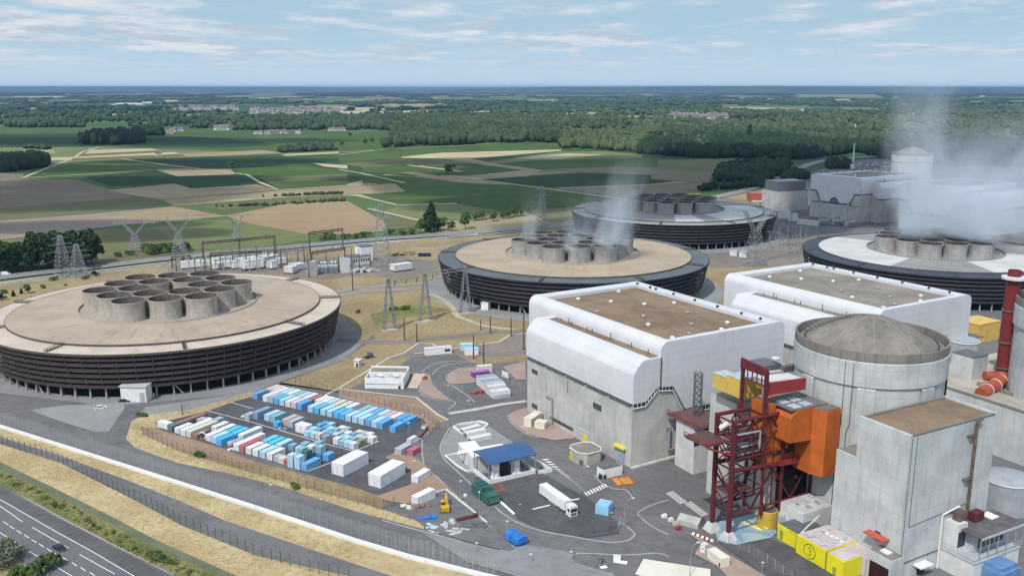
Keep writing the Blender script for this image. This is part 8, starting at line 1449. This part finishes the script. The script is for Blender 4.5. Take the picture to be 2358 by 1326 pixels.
# ------------------------------------------------------------------ distant woods, each a mass of crowns
def ico():
    bm = bmesh.new(); bmesh.ops.create_icosphere(bm, subdivisions=2, radius=1); v = np.array([p.co[:] for p in bm.verts]); bm.verts.ensure_lookup_table(); f = np.array([[q.index for q in p.verts] for p in bm.faces]); bm.free(); return v, f
def ico1():
    bm = bmesh.new(); bmesh.ops.create_icosphere(bm, subdivisions=1, radius=1); v = np.array([p.co[:] for p in bm.verts]); f = np.array([[q.index for q in p.verts] for p in bm.faces]); bm.free(); return v, f
ICO, ICO1 = ico(), ico1()
def crowns(name, pts, r_, h, mat_, tpl, jit=.28, kind='stuff'):
    """pts: Nx2 ground points; r_, h: crown radius and height arrays"""
    tv, tf = tpl; n = len(pts)
    if n == 0: return None
    S_ = tv[None] * (1 + nr.uniform(-jit, jit, size=(n, len(tv), 1))); an = nr.rand(n) * 6.28; c, s = np.cos(an), np.sin(an)
    X_ = S_[:, :, 0] * c[:, None] - S_[:, :, 1] * s[:, None]; Y_ = S_[:, :, 0] * s[:, None] + S_[:, :, 1] * c[:, None]
    V = np.stack([pts[:, 0:1] + X_ * r_[:, None], pts[:, 1:2] + Y_ * (r_ * (.8 + .4 * nr.rand(n)))[:, None], (h * .5)[:, None] + S_[:, :, 2] * (h * .55)[:, None]], 2).reshape(-1, 3)
    F = (tf[None] + (np.arange(n) * len(tv))[:, None, None]).reshape(-1, 3); me = bpy.data.meshes.new(name); me.vertices.add(len(V)); me.vertices.foreach_set('co', V.astype(np.float32).ravel()); me.loops.add(F.size); me.loops.foreach_set('vertex_index', F.astype(np.int32).ravel()); me.polygons.add(len(F)); me.polygons.foreach_set('loop_start', (np.arange(len(F)) * 3).astype(np.int32)); me.update(calc_edges=True); me.materials.append(mat_)
    o = bpy.data.objects.new(name, me); C.objects.link(o); o['kind'] = kind; return o
def wood_mat(name, c1, c2, c3):
    t = NT(name); a = t.noise(.02, 5, .65); b = t.noise(.09, 4, .6); d = t.noise(.004, 3, .5)
    c = t.mix(t.step(a, .36, .62), c1, c2); c = t.mix(t.math('MULTIPLY', t.step(b, .5, .7), .6), c, c3); c = t.mix(t.math('MULTIPLY', t.step(d, .5, .62), .4), c, [k * .55 for k in c1]); return t.out(c, .9, spec=.05)
m_wood = wood_mat('wood_green', (.036, .06, .028), (.064, .092, .042), (.10, .118, .06)); m_woodd = wood_mat('wood_dark', (.018, .036, .018), (.03, .054, .026), (.038, .06, .03)); m_woodl = wood_mat('wood_light', (.06, .088, .034), (.10, .125, .052), (.13, .145, .075))
def inpoly(P_, x, y):
    c = np.zeros(len(x), bool); n = len(P_)
    for i in range(n):
        x0, y0 = P_[i]; x1, y1 = P_[(i + 1) % n]; k = ((y0 > y) != (y1 > y)) & (x < (x1 - x0) * (y - y0) / (y1 - y0 + 1e-9) + x0); c ^= k
    return c
def wood(k, pts, n, r_, h, mat_, tpl=ICO):
    P_ = [at(*pix(k, *p)) for p in pts]; P_ = [(p.x, p.y) for p in P_]; a = np.array(P_); lo, hi = a.min(0), a.max(0); out = []
    while len(out) < n:
        q = lo + (hi - lo) * nr.rand(n * 3, 2); out += q[inpoly(P_, q[:, 0], q[:, 1])].tolist()
    q = np.array(out[:n]); return crowns('woodland', q, r_ * (.65 + .7 * nr.rand(n)), h * (.6 + .75 * nr.rand(n)), mat_, tpl)
wood('Y2', [(350, 440), (300, 470), (860, 455), (1000, 440), (1500, 430), (1500, 380), (1100, 330), (700, 300), (400, 330)], 1500, 7.5, 17, m_wood)
wood('Y2', [(1490, 440), (1510, 478), (1700, 482), (2000, 500), (2358, 520), (2600, 500), (2500, 420), (2000, 370), (1500, 400)], 900, 7, 15, m_woodl)
wood('Y3', [(-100, 480), (300, 505), (900, 520), (1300, 470), (1560, 530), (1900, 560), (2600, 560), (2600, 440), (1800, 430), (1560, 480), (1000, 440), (900, 400), (0, 395)], 2600, 7.5, 17, m_woodd)
wood('Y3', [(400, 640), (420, 655), (700, 660), (830, 605), (880, 560), (640, 555), (430, 590)], 260, 7, 11, m_woodd); wood('Y3', [(830, 650), (980, 640), (960, 612), (850, 615)], 60, 5, 9, m_woodd); wood('Y3', [(1100, 580), (1250, 575), (1240, 545), (1120, 545)], 60, 5, 10, m_woodd)
wood('Y3', [(300, 715), (720, 690), (730, 668), (420, 690)], 40, 4, 7, m_woodd)
wood('Y1', [(540, 445), (800, 445), (950, 428), (950, 395), (700, 390), (560, 420)], 260, 7, 19, m_woodd); wood('Y1', [(890, 385), (1090, 385), (1080, 360), (900, 360)], 60, 6, 18, m_woodd); wood('Y1', [(0, 628), (310, 590), (300, 555), (0, 560)], 240, 7, 14, m_woodd)
wood('Y1', [(1860, 495), (2220, 480), (2200, 462), (1900, 470)], 90, 6, 9, m_wood); wood('Y1', [(20, 330), (560, 328), (570, 310), (280, 290), (60, 300)], 180, 8, 15, m_wood); wood('Y1', [(150, 470), (340, 478), (335, 468), (160, 460)], 16, 6, 7, m_wood)
wood('Y1', [(1700, 790), (2280, 770), (2280, 762), (1880, 780)], 70, 1.7, 2.4, m_wood); wood('Y1', [(1320, 858), (1780, 838), (2290, 805), (2290, 818), (1750, 848)], 70, 1.6, 2.2, m_wood)
PALE = (('Y2', [(0, 230), (205, 218), (205, 230), (0, 243)]), ('Y2', [(250, 228), (520, 222), (520, 234), (250, 243)]), ('Y2', [(520, 222), (770, 212), (770, 228), (530, 236)]), ('Y2', [(815, 232), (1050, 222), (1050, 245), (900, 252)]), ('Y2', [(1520, 252), (1795, 247), (1795, 264), (1525, 268)]), ('Y2', [(1800, 262), (2010, 258), (2015, 268), (1800, 274)]), ('Y2', [(730, 163), (975, 158), (975, 166), (740, 170)]), ('Y2', [(450, 160), (565, 160), (560, 168), (450, 168)]), ('Y2', [(1440, 345), (1890, 352), (1890, 358), (1450, 352)]), ('Y3', [(260, 350), (440, 358), (430, 372), (270, 366)]), ('Y3', [(1620, 290), (1770, 288), (1770, 296), (1620, 298)]), ('Y3', [(480, 186), (760, 190), (760, 196), (480, 193)]), ('Y3', [(860, 100), (1460, 96), (1460, 122), (900, 126)]), ('Y3', [(810, 255), (885, 255), (885, 266), (810, 266)]))
EXTRA = []
for i in range(110):
    y = 206 + 62 * rng.random() ** 1.3; x = rng.uniform(-50, 2400); w_ = rng.uniform(30, 150) * (1.3 if y < 235 else .8); h_ = .8 + (y - 200) * .055 * rng.uniform(.6, 1.4); EXTRA.append([(x, y), (x + w_, y - .25 * h_), (x + w_ * 1.05, y + h_ * .7), (x + w_ * .1, y + h_)])
CLEAR = [[pix(k, *p) for p in pts] for k, pts in PALE] + EXTRA + [[pix('Y1', *p) for p in q] for q in ([(1660, 205), (2320, 205), (2320, 250), (1660, 250)], [(1160, 198), (1600, 198), (1600, 218), (1160, 218)], [(1440, 325), (1540, 325), (1540, 352), (1440, 352)])] + [[pix('Y3', *p) for p in [(100, 236), (490, 236), (490, 266), (100, 266)]]]
# middle and far distance: crowns gathered into woods by a coarse pattern, sampled evenly over the ground as seen
def vnoise(x, y, seed):
    r_ = np.random.RandomState(seed); g = r_.rand(64, 64); xi, yi = np.floor(x).astype(int), np.floor(y).astype(int); fx, fy = x - xi, y - yi; fx, fy = fx * fx * (3 - 2 * fx), fy * fy * (3 - 2 * fy); G_ = lambda i, j: g[i % 64, j % 64]
    return (G_(xi, yi) * (1 - fx) + G_(xi + 1, yi) * fx) * (1 - fy) + (G_(xi, yi + 1) * (1 - fx) + G_(xi + 1, yi + 1) * fx) * fy
def band(y0, y1, n, r_, h, thr, sc, seed, mat_, tpl, x0=-150, x1=2500):
    px = x0 + (x1 - x0) * nr.rand(n); py = y0 + (y1 - y0) * nr.rand(n); u = px - PW / 2; v = PH / 2 - py; dz = -FPX * math.sin(PITCH) + v * math.cos(PITCH); s = -CAM_H / dz; X_ = u * s; Y_ = (FPX * math.cos(PITCH) + v * math.sin(PITCH)) * s
    k = (vnoise(X_ / sc[0] + 900, Y_ / sc[1] + 900, seed) * .65 + vnoise(X_ / sc[0] * 3.1 + 900, Y_ / sc[1] * 3.1 + 900, seed + 1) * .35) > thr
    for q in CLEAR: k &= ~inpoly(q, px, py)
    P_ = np.stack([X_[k], Y_[k]], 1); m = len(P_); f_ = np.maximum(1, (Y_[k] / 3000) ** .75)
    m = len(P_)
    crowns('woodland', P_, r_ * f_ * (.6 + .8 * nr.rand(m)), h * (.6 + .7 * nr.rand(m)), mat_, tpl)
band(258, 300, 4200, 8, 15, .45, (260, 420), 3, m_wood, ICO); band(258, 305, 2600, 8, 16, .42, (260, 600), 8, m_woodl, ICO, 900, 2500); band(300, 330, 1500, 8, 15, .34, (200, 300), 21, m_wood, ICO, 1250, 2500)
band(268, 300, 1800, 8, 16, .36, (260, 500), 31, m_wood, ICO, 560, 1400)
band(236, 262, 5600, 12, 15, .50, (500, 1300), 5, m_wood, ICO1); band(238, 262, 2200, 12, 15, .55, (400, 1200), 15, m_woodd, ICO1); band(220, 240, 5000, 20, 15, .53, (900, 3000), 6, m_wood, ICO1); band(208, 224, 4200, 42, 16, .54, (1500, 6000), 7, m_woodd, ICO1)
# low wooded hills closing the horizon
def hills(name, x0, x1, Y0, Y1, hmax, seed, mat_):
    nx, ny = 160, 14; V = []; r_ = np.random.RandomState(seed)
    for j in range(ny):
        for i in range(nx):
            x = x0 + (x1 - x0) * i / (nx - 1); y = Y0 + (Y1 - Y0) * j / (ny - 1); prof = math.sin(math.pi * min(1, j / (ny - 1) * .9 + .02)) ** .8
            side = min(1, min(i, nx - 1 - i) / 22); V.append((x, y, -2 + hmax * prof * side ** .7 * (.86 + .2 * float(vnoise(np.array([x / 5200 + 50]), np.array([j * .25 + 7.0]), seed)[0]))))
    F = [(j * nx + i, j * nx + i + 1, (j + 1) * nx + i + 1, (j + 1) * nx + i) for j in range(ny - 1) for i in range(nx - 1)]; me = bpy.data.meshes.new(name); me.from_pydata(V, [], F); me.materials.append(mat_); me.polygons.foreach_set('use_smooth', [True] * len(F)); o = bpy.data.objects.new(name, me); C.objects.link(o); o['kind'] = 'structure'
m_hill = G('hill_woods', (.03, .055, .025), (.055, .085, .035), (.14, .15, .07), .0006, .002, patch=.5)
hills('hills', -2500, 22000, 15000, 24000, 128, 4, m_hill); hills('hills', -19000, -3000, 19000, 28000, 124, 9, m_hill); hills('hills', -26000, 30000, 30000, 42000, 112, 14, m_hill)
# ------------------------------------------------------------------ distant farmhouses, villages and pale barns
m_roofred = plain('roof_slate_far', (.16, .13, .125), .2, .02, .8); m_wallfar = plain('wall_far', (.62, .59, .54), .1, .02, .8)
_hp = []
for i, (L, W_, H_) in enumerate(((14, 8, 4.5), (22, 9, 4), (12, 7, 6))):
    o = MB().box((0, 0, H_ / 2), (L, W_, H_)).build('farmhouse', m_wallfar); rf = MB().extr([(-W_ / 2 - .5, H_), (W_ / 2 + .5, H_), (0, H_ + W_ * .42)], Vector((0, 0, 0)), Vector((1, 0, 0)), Vector((0, 1, 0)), L / 2 + .5, -L / 2 - .5).build('roof', m_roofred, o, world=False); MB().box((0, -W_ / 2 - .05, 1.6), (L * .7, .1, 1.2)).build('window', m_glass, o, world=False); MB().box((L * .3, 0, H_ + W_ * .42), (1, 1, 2.4)).build('chimney', m_wallfar, rf, world=False); _hp.append([o, False])
def house(k, x, y, sc, label, group):
    P_ = _hp[rng.randrange(3)]; o = P_[0] if not P_[1] else dup(P_[0]); P_[1] = True; p = A(k, x, y); o.location = (p.x, p.y, -.2); o.rotation_euler = (0, 0, rng.uniform(-.6, .6)); o.scale = (sc, sc, sc); tag(o, label, 'house', group)
for x, y in ((1720, 372), (1760, 372), (1820, 368), (1880, 368), (1930, 368), (1985, 370), (2200, 352), (2260, 350)): house('Y1', x, y, 1.25, 'pale farmhouse in the hamlet before the woods, right of the lone white manor', 'pale farmhouses of the near hamlet')
for x, y in ((1475, 346), (1505, 340)): house('Y1', x, y, 1.9, 'white manor house standing alone before the woods', 'white manor houses before the woods')
for x, y in ((1110, 368), (1150, 358), (1185, 352)): house('Y1', x, y, 1.3, 'pale farmhouse beside the dark grove in the green fields', 'pale farmhouses beside the dark grove')
for x, y in ((220, 325), (260, 325), (420, 305), (460, 308), (350, 312)): house('Y1', x, y, 1.4, 'pale farmhouse among trees at the far left', 'pale farmhouses among trees at the left')
for i in range(46): house('Y1', 1680 + (i % 23) * 27 + rng.uniform(-9, 9), 222 + (i // 23) * 16 + rng.uniform(-5, 5), rng.uniform(1.6, 2.6), 'pale house in the distant village left of centre', 'houses of the distant village left of centre')
for i in range(30): house('Y3', 120 + (i % 15) * 24 + rng.uniform(-9, 9), 248 + (i // 15) * 12 + rng.uniform(-4, 4), rng.uniform(1.6, 2.4), 'pale house in the distant village right of centre', 'houses of the distant village right of centre')
for i in range(16): house('Y1', 1180 + i * 26, 208 + rng.uniform(-6, 6), rng.uniform(1.8, 2.6), 'pale house in the wooded belt left of the village', 'houses in the wooded belt')
house('Y1', 1055, 518, .8, 'tiny white hut between the straw coloured strips', 'field huts')
for k, x, y, l_, lab in (('Y1', 870, 176, 180, 'long white warehouse roof in the far woods, largest at the left'), ('Y1', 800, 184, 90, 'smaller white warehouse left of the largest one'), ('Y1', 975, 168, 90, 'smaller white warehouse right of the largest one'), ('Y3', 790, 138, 160, 'white warehouse row in the far plain right of centre'), ('Y3', 1345, 176, 110, 'white warehouse in the far plain before the steam'), ('Y3', 2060, 118, 160, 'white warehouse in the far plain at the right'), ('Y2', 1420, 170, 120, 'white warehouse in the far plain at the centre')):
    p = A(k, x, y); T_ = thing('warehouse', lab, 'warehouse', (p.x, p.y, 0)); P6(T_, 'wall', m_white, lambda mb: mb.box((0, 0, 5), (l_, 60, 10))); P6(T_, 'roof', m_white, lambda mb: mb.box((0, 0, 10.4), (l_ + 2, 62, .8)))
for k, pts in PALE: sheet('field', [(k, pts)], c_lgreen if pts[0] == (860, 100) else c_straw, z=.6)
for i, q in enumerate(EXTRA): sheet('field', [('F', q)], (c_straw, c_lgreen, c_tan, c_lgreen, c_olive)[i % 5], z=.5)
strip('river', [('Y3', [(960, 424), (1180, 436), (1330, 462), (1460, 470)])], 26, plain('river_water', (.42, .44, .43), .05, .02, .15, spec=.6), z=.3)
# ------------------------------------------------------------------ clouds that shade the plain (above the frame), steam and haze
def vol_mat(name, dens, col=(1, 1, 1), aniso=.3):
    m = bpy.data.materials.new(name); m.use_nodes = True; t = m.node_tree; t.nodes.clear(); v = t.nodes.new('ShaderNodeVolumePrincipled'); v.inputs['Color'].default_value = (*col, 1); v.inputs['Density'].default_value = dens; v.inputs['Anisotropy'].default_value = aniso; o = t.nodes.new('ShaderNodeOutputMaterial'); t.links.new(v.outputs[0], o.inputs['Volume']); return m, t, v
m_cloud, _, _ = vol_mat('cloud_vapour', .07)
CLH = 900.0
def cloud(gx, gy, rx, ry, ang=0.0, n=1):
    """cloud whose shadow falls on ground point (gx, gy)"""
    sx, sy = sd.x / sd.z * CLH, sd.y / sd.z * CLH; tv, tf = ICO; v = tv * (1 + nr.uniform(-.16, .16, size=(len(tv), 1))); c, s = math.cos(ang), math.sin(ang)
    P_ = [((p[0] * rx) * c - (p[1] * ry) * s, (p[0] * rx) * s + (p[1] * ry) * c, p[2] * 34) for p in v]; me = bpy.data.meshes.new('cloud'); me.from_pydata(P_, [], tf.tolist()); me.materials.append(m_cloud); o = bpy.data.objects.new('cloud', me); C.objects.link(o); o.location = (gx + sx, gy + sy, CLH); o['kind'] = 'structure'; return o
def cl(k, x, y, rx, ry, ang=0.0): p = A(k, x, y); return cloud(p.x, p.y, rx, ry, ang)
cl('Y2', 1520, 700, 300, 190, .15); cl('Y2', 2080, 640, 320, 260, .1); cl('Y2', 1180, 850, 110, 90, .4); cl('Y2', 1900, 560, 420, 120, .1)
cl('Y3', 700, 560, 300, 260, .2); cl('Y3', 1500, 560, 320, 230, 0)
cl('Y1', 420, 412, 420, 150, .05); cl('Y1', 1250, 420, 420, 110, .1); cl('Y1', 150, 590, 140, 60, 0)
cl('Y1', 150, 780, 260, 150, .1); cl('Y1', 650, 600, 260, 60, .1); cl('Y1', 1000, 680, 190, 60, .05); cl('Y1', 420, 985, 120, 34, .1); cl('Y1', 1000, 1040, 70, 26, .1); cl('Y1', 1400, 555, 200, 50, 0)
cl('Z8', 150, 690, 130, 60, .3); cloud(165, 800, 180, 90, .2); cloud(400, 860, 170, 90, .1); cl('Y2', 300, 680, 90, 40, 0)

def steam(k, x, y, axis, L_, r0, r1, dens, seed, bottom=.06, col=(.88, .94, 1.0), z=29.5):
    """rising vapour: a closed hull round a leaning axis, density broken up by noise and thinning with height"""
    base = A(k, x, y, z); n, m_ = 18, 14; V = []
    for j in range(m_ + 1):
        f_ = j / m_; rr = (r0 + (r1 - r0) * f_) * 1.75
        for i in range(n): a = 2 * math.pi * i / n; V.append((rr * math.cos(a), rr * math.sin(a), L_ * f_))
    F = [(j * n + i, j * n + (i + 1) % n, (j + 1) * n + (i + 1) % n, (j + 1) * n + i) for j in range(m_) for i in range(n)] + [tuple(range(n - 1, -1, -1)), tuple(range(m_ * n, m_ * n + n))]
    mat_, t, v = vol_mat('steam_vapour', 0, col, .1)
    def nn(tp, **kw):
        o = t.nodes.new(tp)
        for a, b in kw.items(): setattr(o, a, b)
        return o
    def mm(op, a, b=None, clamp=False):
        o = nn('ShaderNodeMath', operation=op, use_clamp=clamp)
        for i, q in enumerate((a, b)):
            if q is None: continue
            if isinstance(q, (int, float)): o.inputs[i].default_value = q
            else: t.links.new(q, o.inputs[i])
        return o.outputs[0]
    def ss(x_, a, b, lo=0.0, hi=1.0):
        o = nn('ShaderNodeMapRange', interpolation_type='SMOOTHSTEP'); t.links.new(x_, o.inputs[0])
        for i, q in ((1, a), (2, b), (3, lo), (4, hi)): o.inputs[i].default_value = q
        return o.outputs[0]
    tc_ = nn('ShaderNodeTexCoord').outputs['Object']; sp = nn('ShaderNodeSeparateXYZ'); t.links.new(tc_, sp.inputs[0]); zz = mm('DIVIDE', sp.outputs[2], L_)
    mp = nn('ShaderNodeMapping'); mp.inputs['Location'].default_value = (seed * 37.1, seed * 11.3, seed * 5.7); mp.inputs['Scale'].default_value = (1, 1, .62); t.links.new(tc_, mp.inputs[0])
    nz = nn('ShaderNodeTexNoise'); nz.inputs['Scale'].default_value = 3.0 / (r0 + r1); nz.inputs['Detail'].default_value = 7; nz.inputs['Roughness'].default_value = .58; nz.inputs['Distortion'].default_value = .5; t.links.new(mp.outputs[0], nz.inputs['Vector'])
    rho = mm('SQRT', mm('ADD', mm('MULTIPLY', sp.outputs[0], sp.outputs[0]), mm('MULTIPLY', sp.outputs[1], sp.outputs[1]))); rad = mm('ADD', r0, mm('MULTIPLY', zz, r1 - r0))
    bil = mm('MULTIPLY', mm('SUBTRACT', nz.outputs[0], .5), mm('ADD', .9, mm('MULTIPLY', zz, 2.4)))
    e_ = mm('ADD', mm('DIVIDE', rho, rad), bil); d_ = mm('MULTIPLY', ss(e_, .35, 1.05, 1.0, 0.0), mm('MULTIPLY', ss(zz, 0.0, bottom), ss(zz, .12, 1.0, 1.0, 0.0)))
    thin = mm('DIVIDE', dens, mm('ADD', 1.0, mm('MULTIPLY', zz, 4.0))); d_ = mm('MULTIPLY', d_, thin); d_ = mm('MULTIPLY', d_, ss(rho, 0.0, .001, .999, 1.0)); hull = ss(mm('DIVIDE', rho, rad), .75, 1.7, 1.0, 0.0)
    t.links.new(mm('MULTIPLY', d_, hull), v.inputs['Density'])
    me = bpy.data.meshes.new('steam'); me.from_pydata(V, [], F); me.materials.append(mat_); o = bpy.data.objects.new('steam', me); C.objects.link(o); o.location = base; o.rotation_euler = Vector(axis).to_track_quat('Z', 'Y').to_euler(); o['kind'] = 'stuff'; return o
steam('F', 1218, 556, (.1, 0, 1), 34, 6, 10, .07, 1); steam('F', 1312, 580, (.14, 0, 1), 36, 5, 9, .08, 2); steam('F', 1385, 572, (.36, .05, 1), 66, 8, 14, .10, 3); steam('F', 1425, 566, (.18, .1, 1), 40, 7, 12, .12, 4); steam('F', 1345, 545, (.3, .1, 1), 40, 7, 11, .05, 5)
steam('F', 2110, 548, (-.05, 0, 1), 118, 16, 25, .11, 6, .04); steam('F', 2225, 552, (.1, 0, 1), 84, 20, 32, .11, 7, .04); steam('F', 2185, 525, (.1, .1, 1), 70, 22, 32, .06, 8, .05); steam('F', 2290, 532, (.5, .1, 1), 92, 17, 32, .10, 9, .05)
# the air itself: one closed box from below the ground to just above the highest thing
HZ0, HZ1 = -4.0, 150.0
mb = MB(); mb.box((0, 22000, (HZ0 + HZ1) / 2), (94000, 50000, HZ1 - HZ0)); hm, _, _ = vol_mat('haze_air', 3.1e-5, (.34, .58, 1.0), .2)
o = mb.build('haze', hm); o['kind'] = 'stuff'
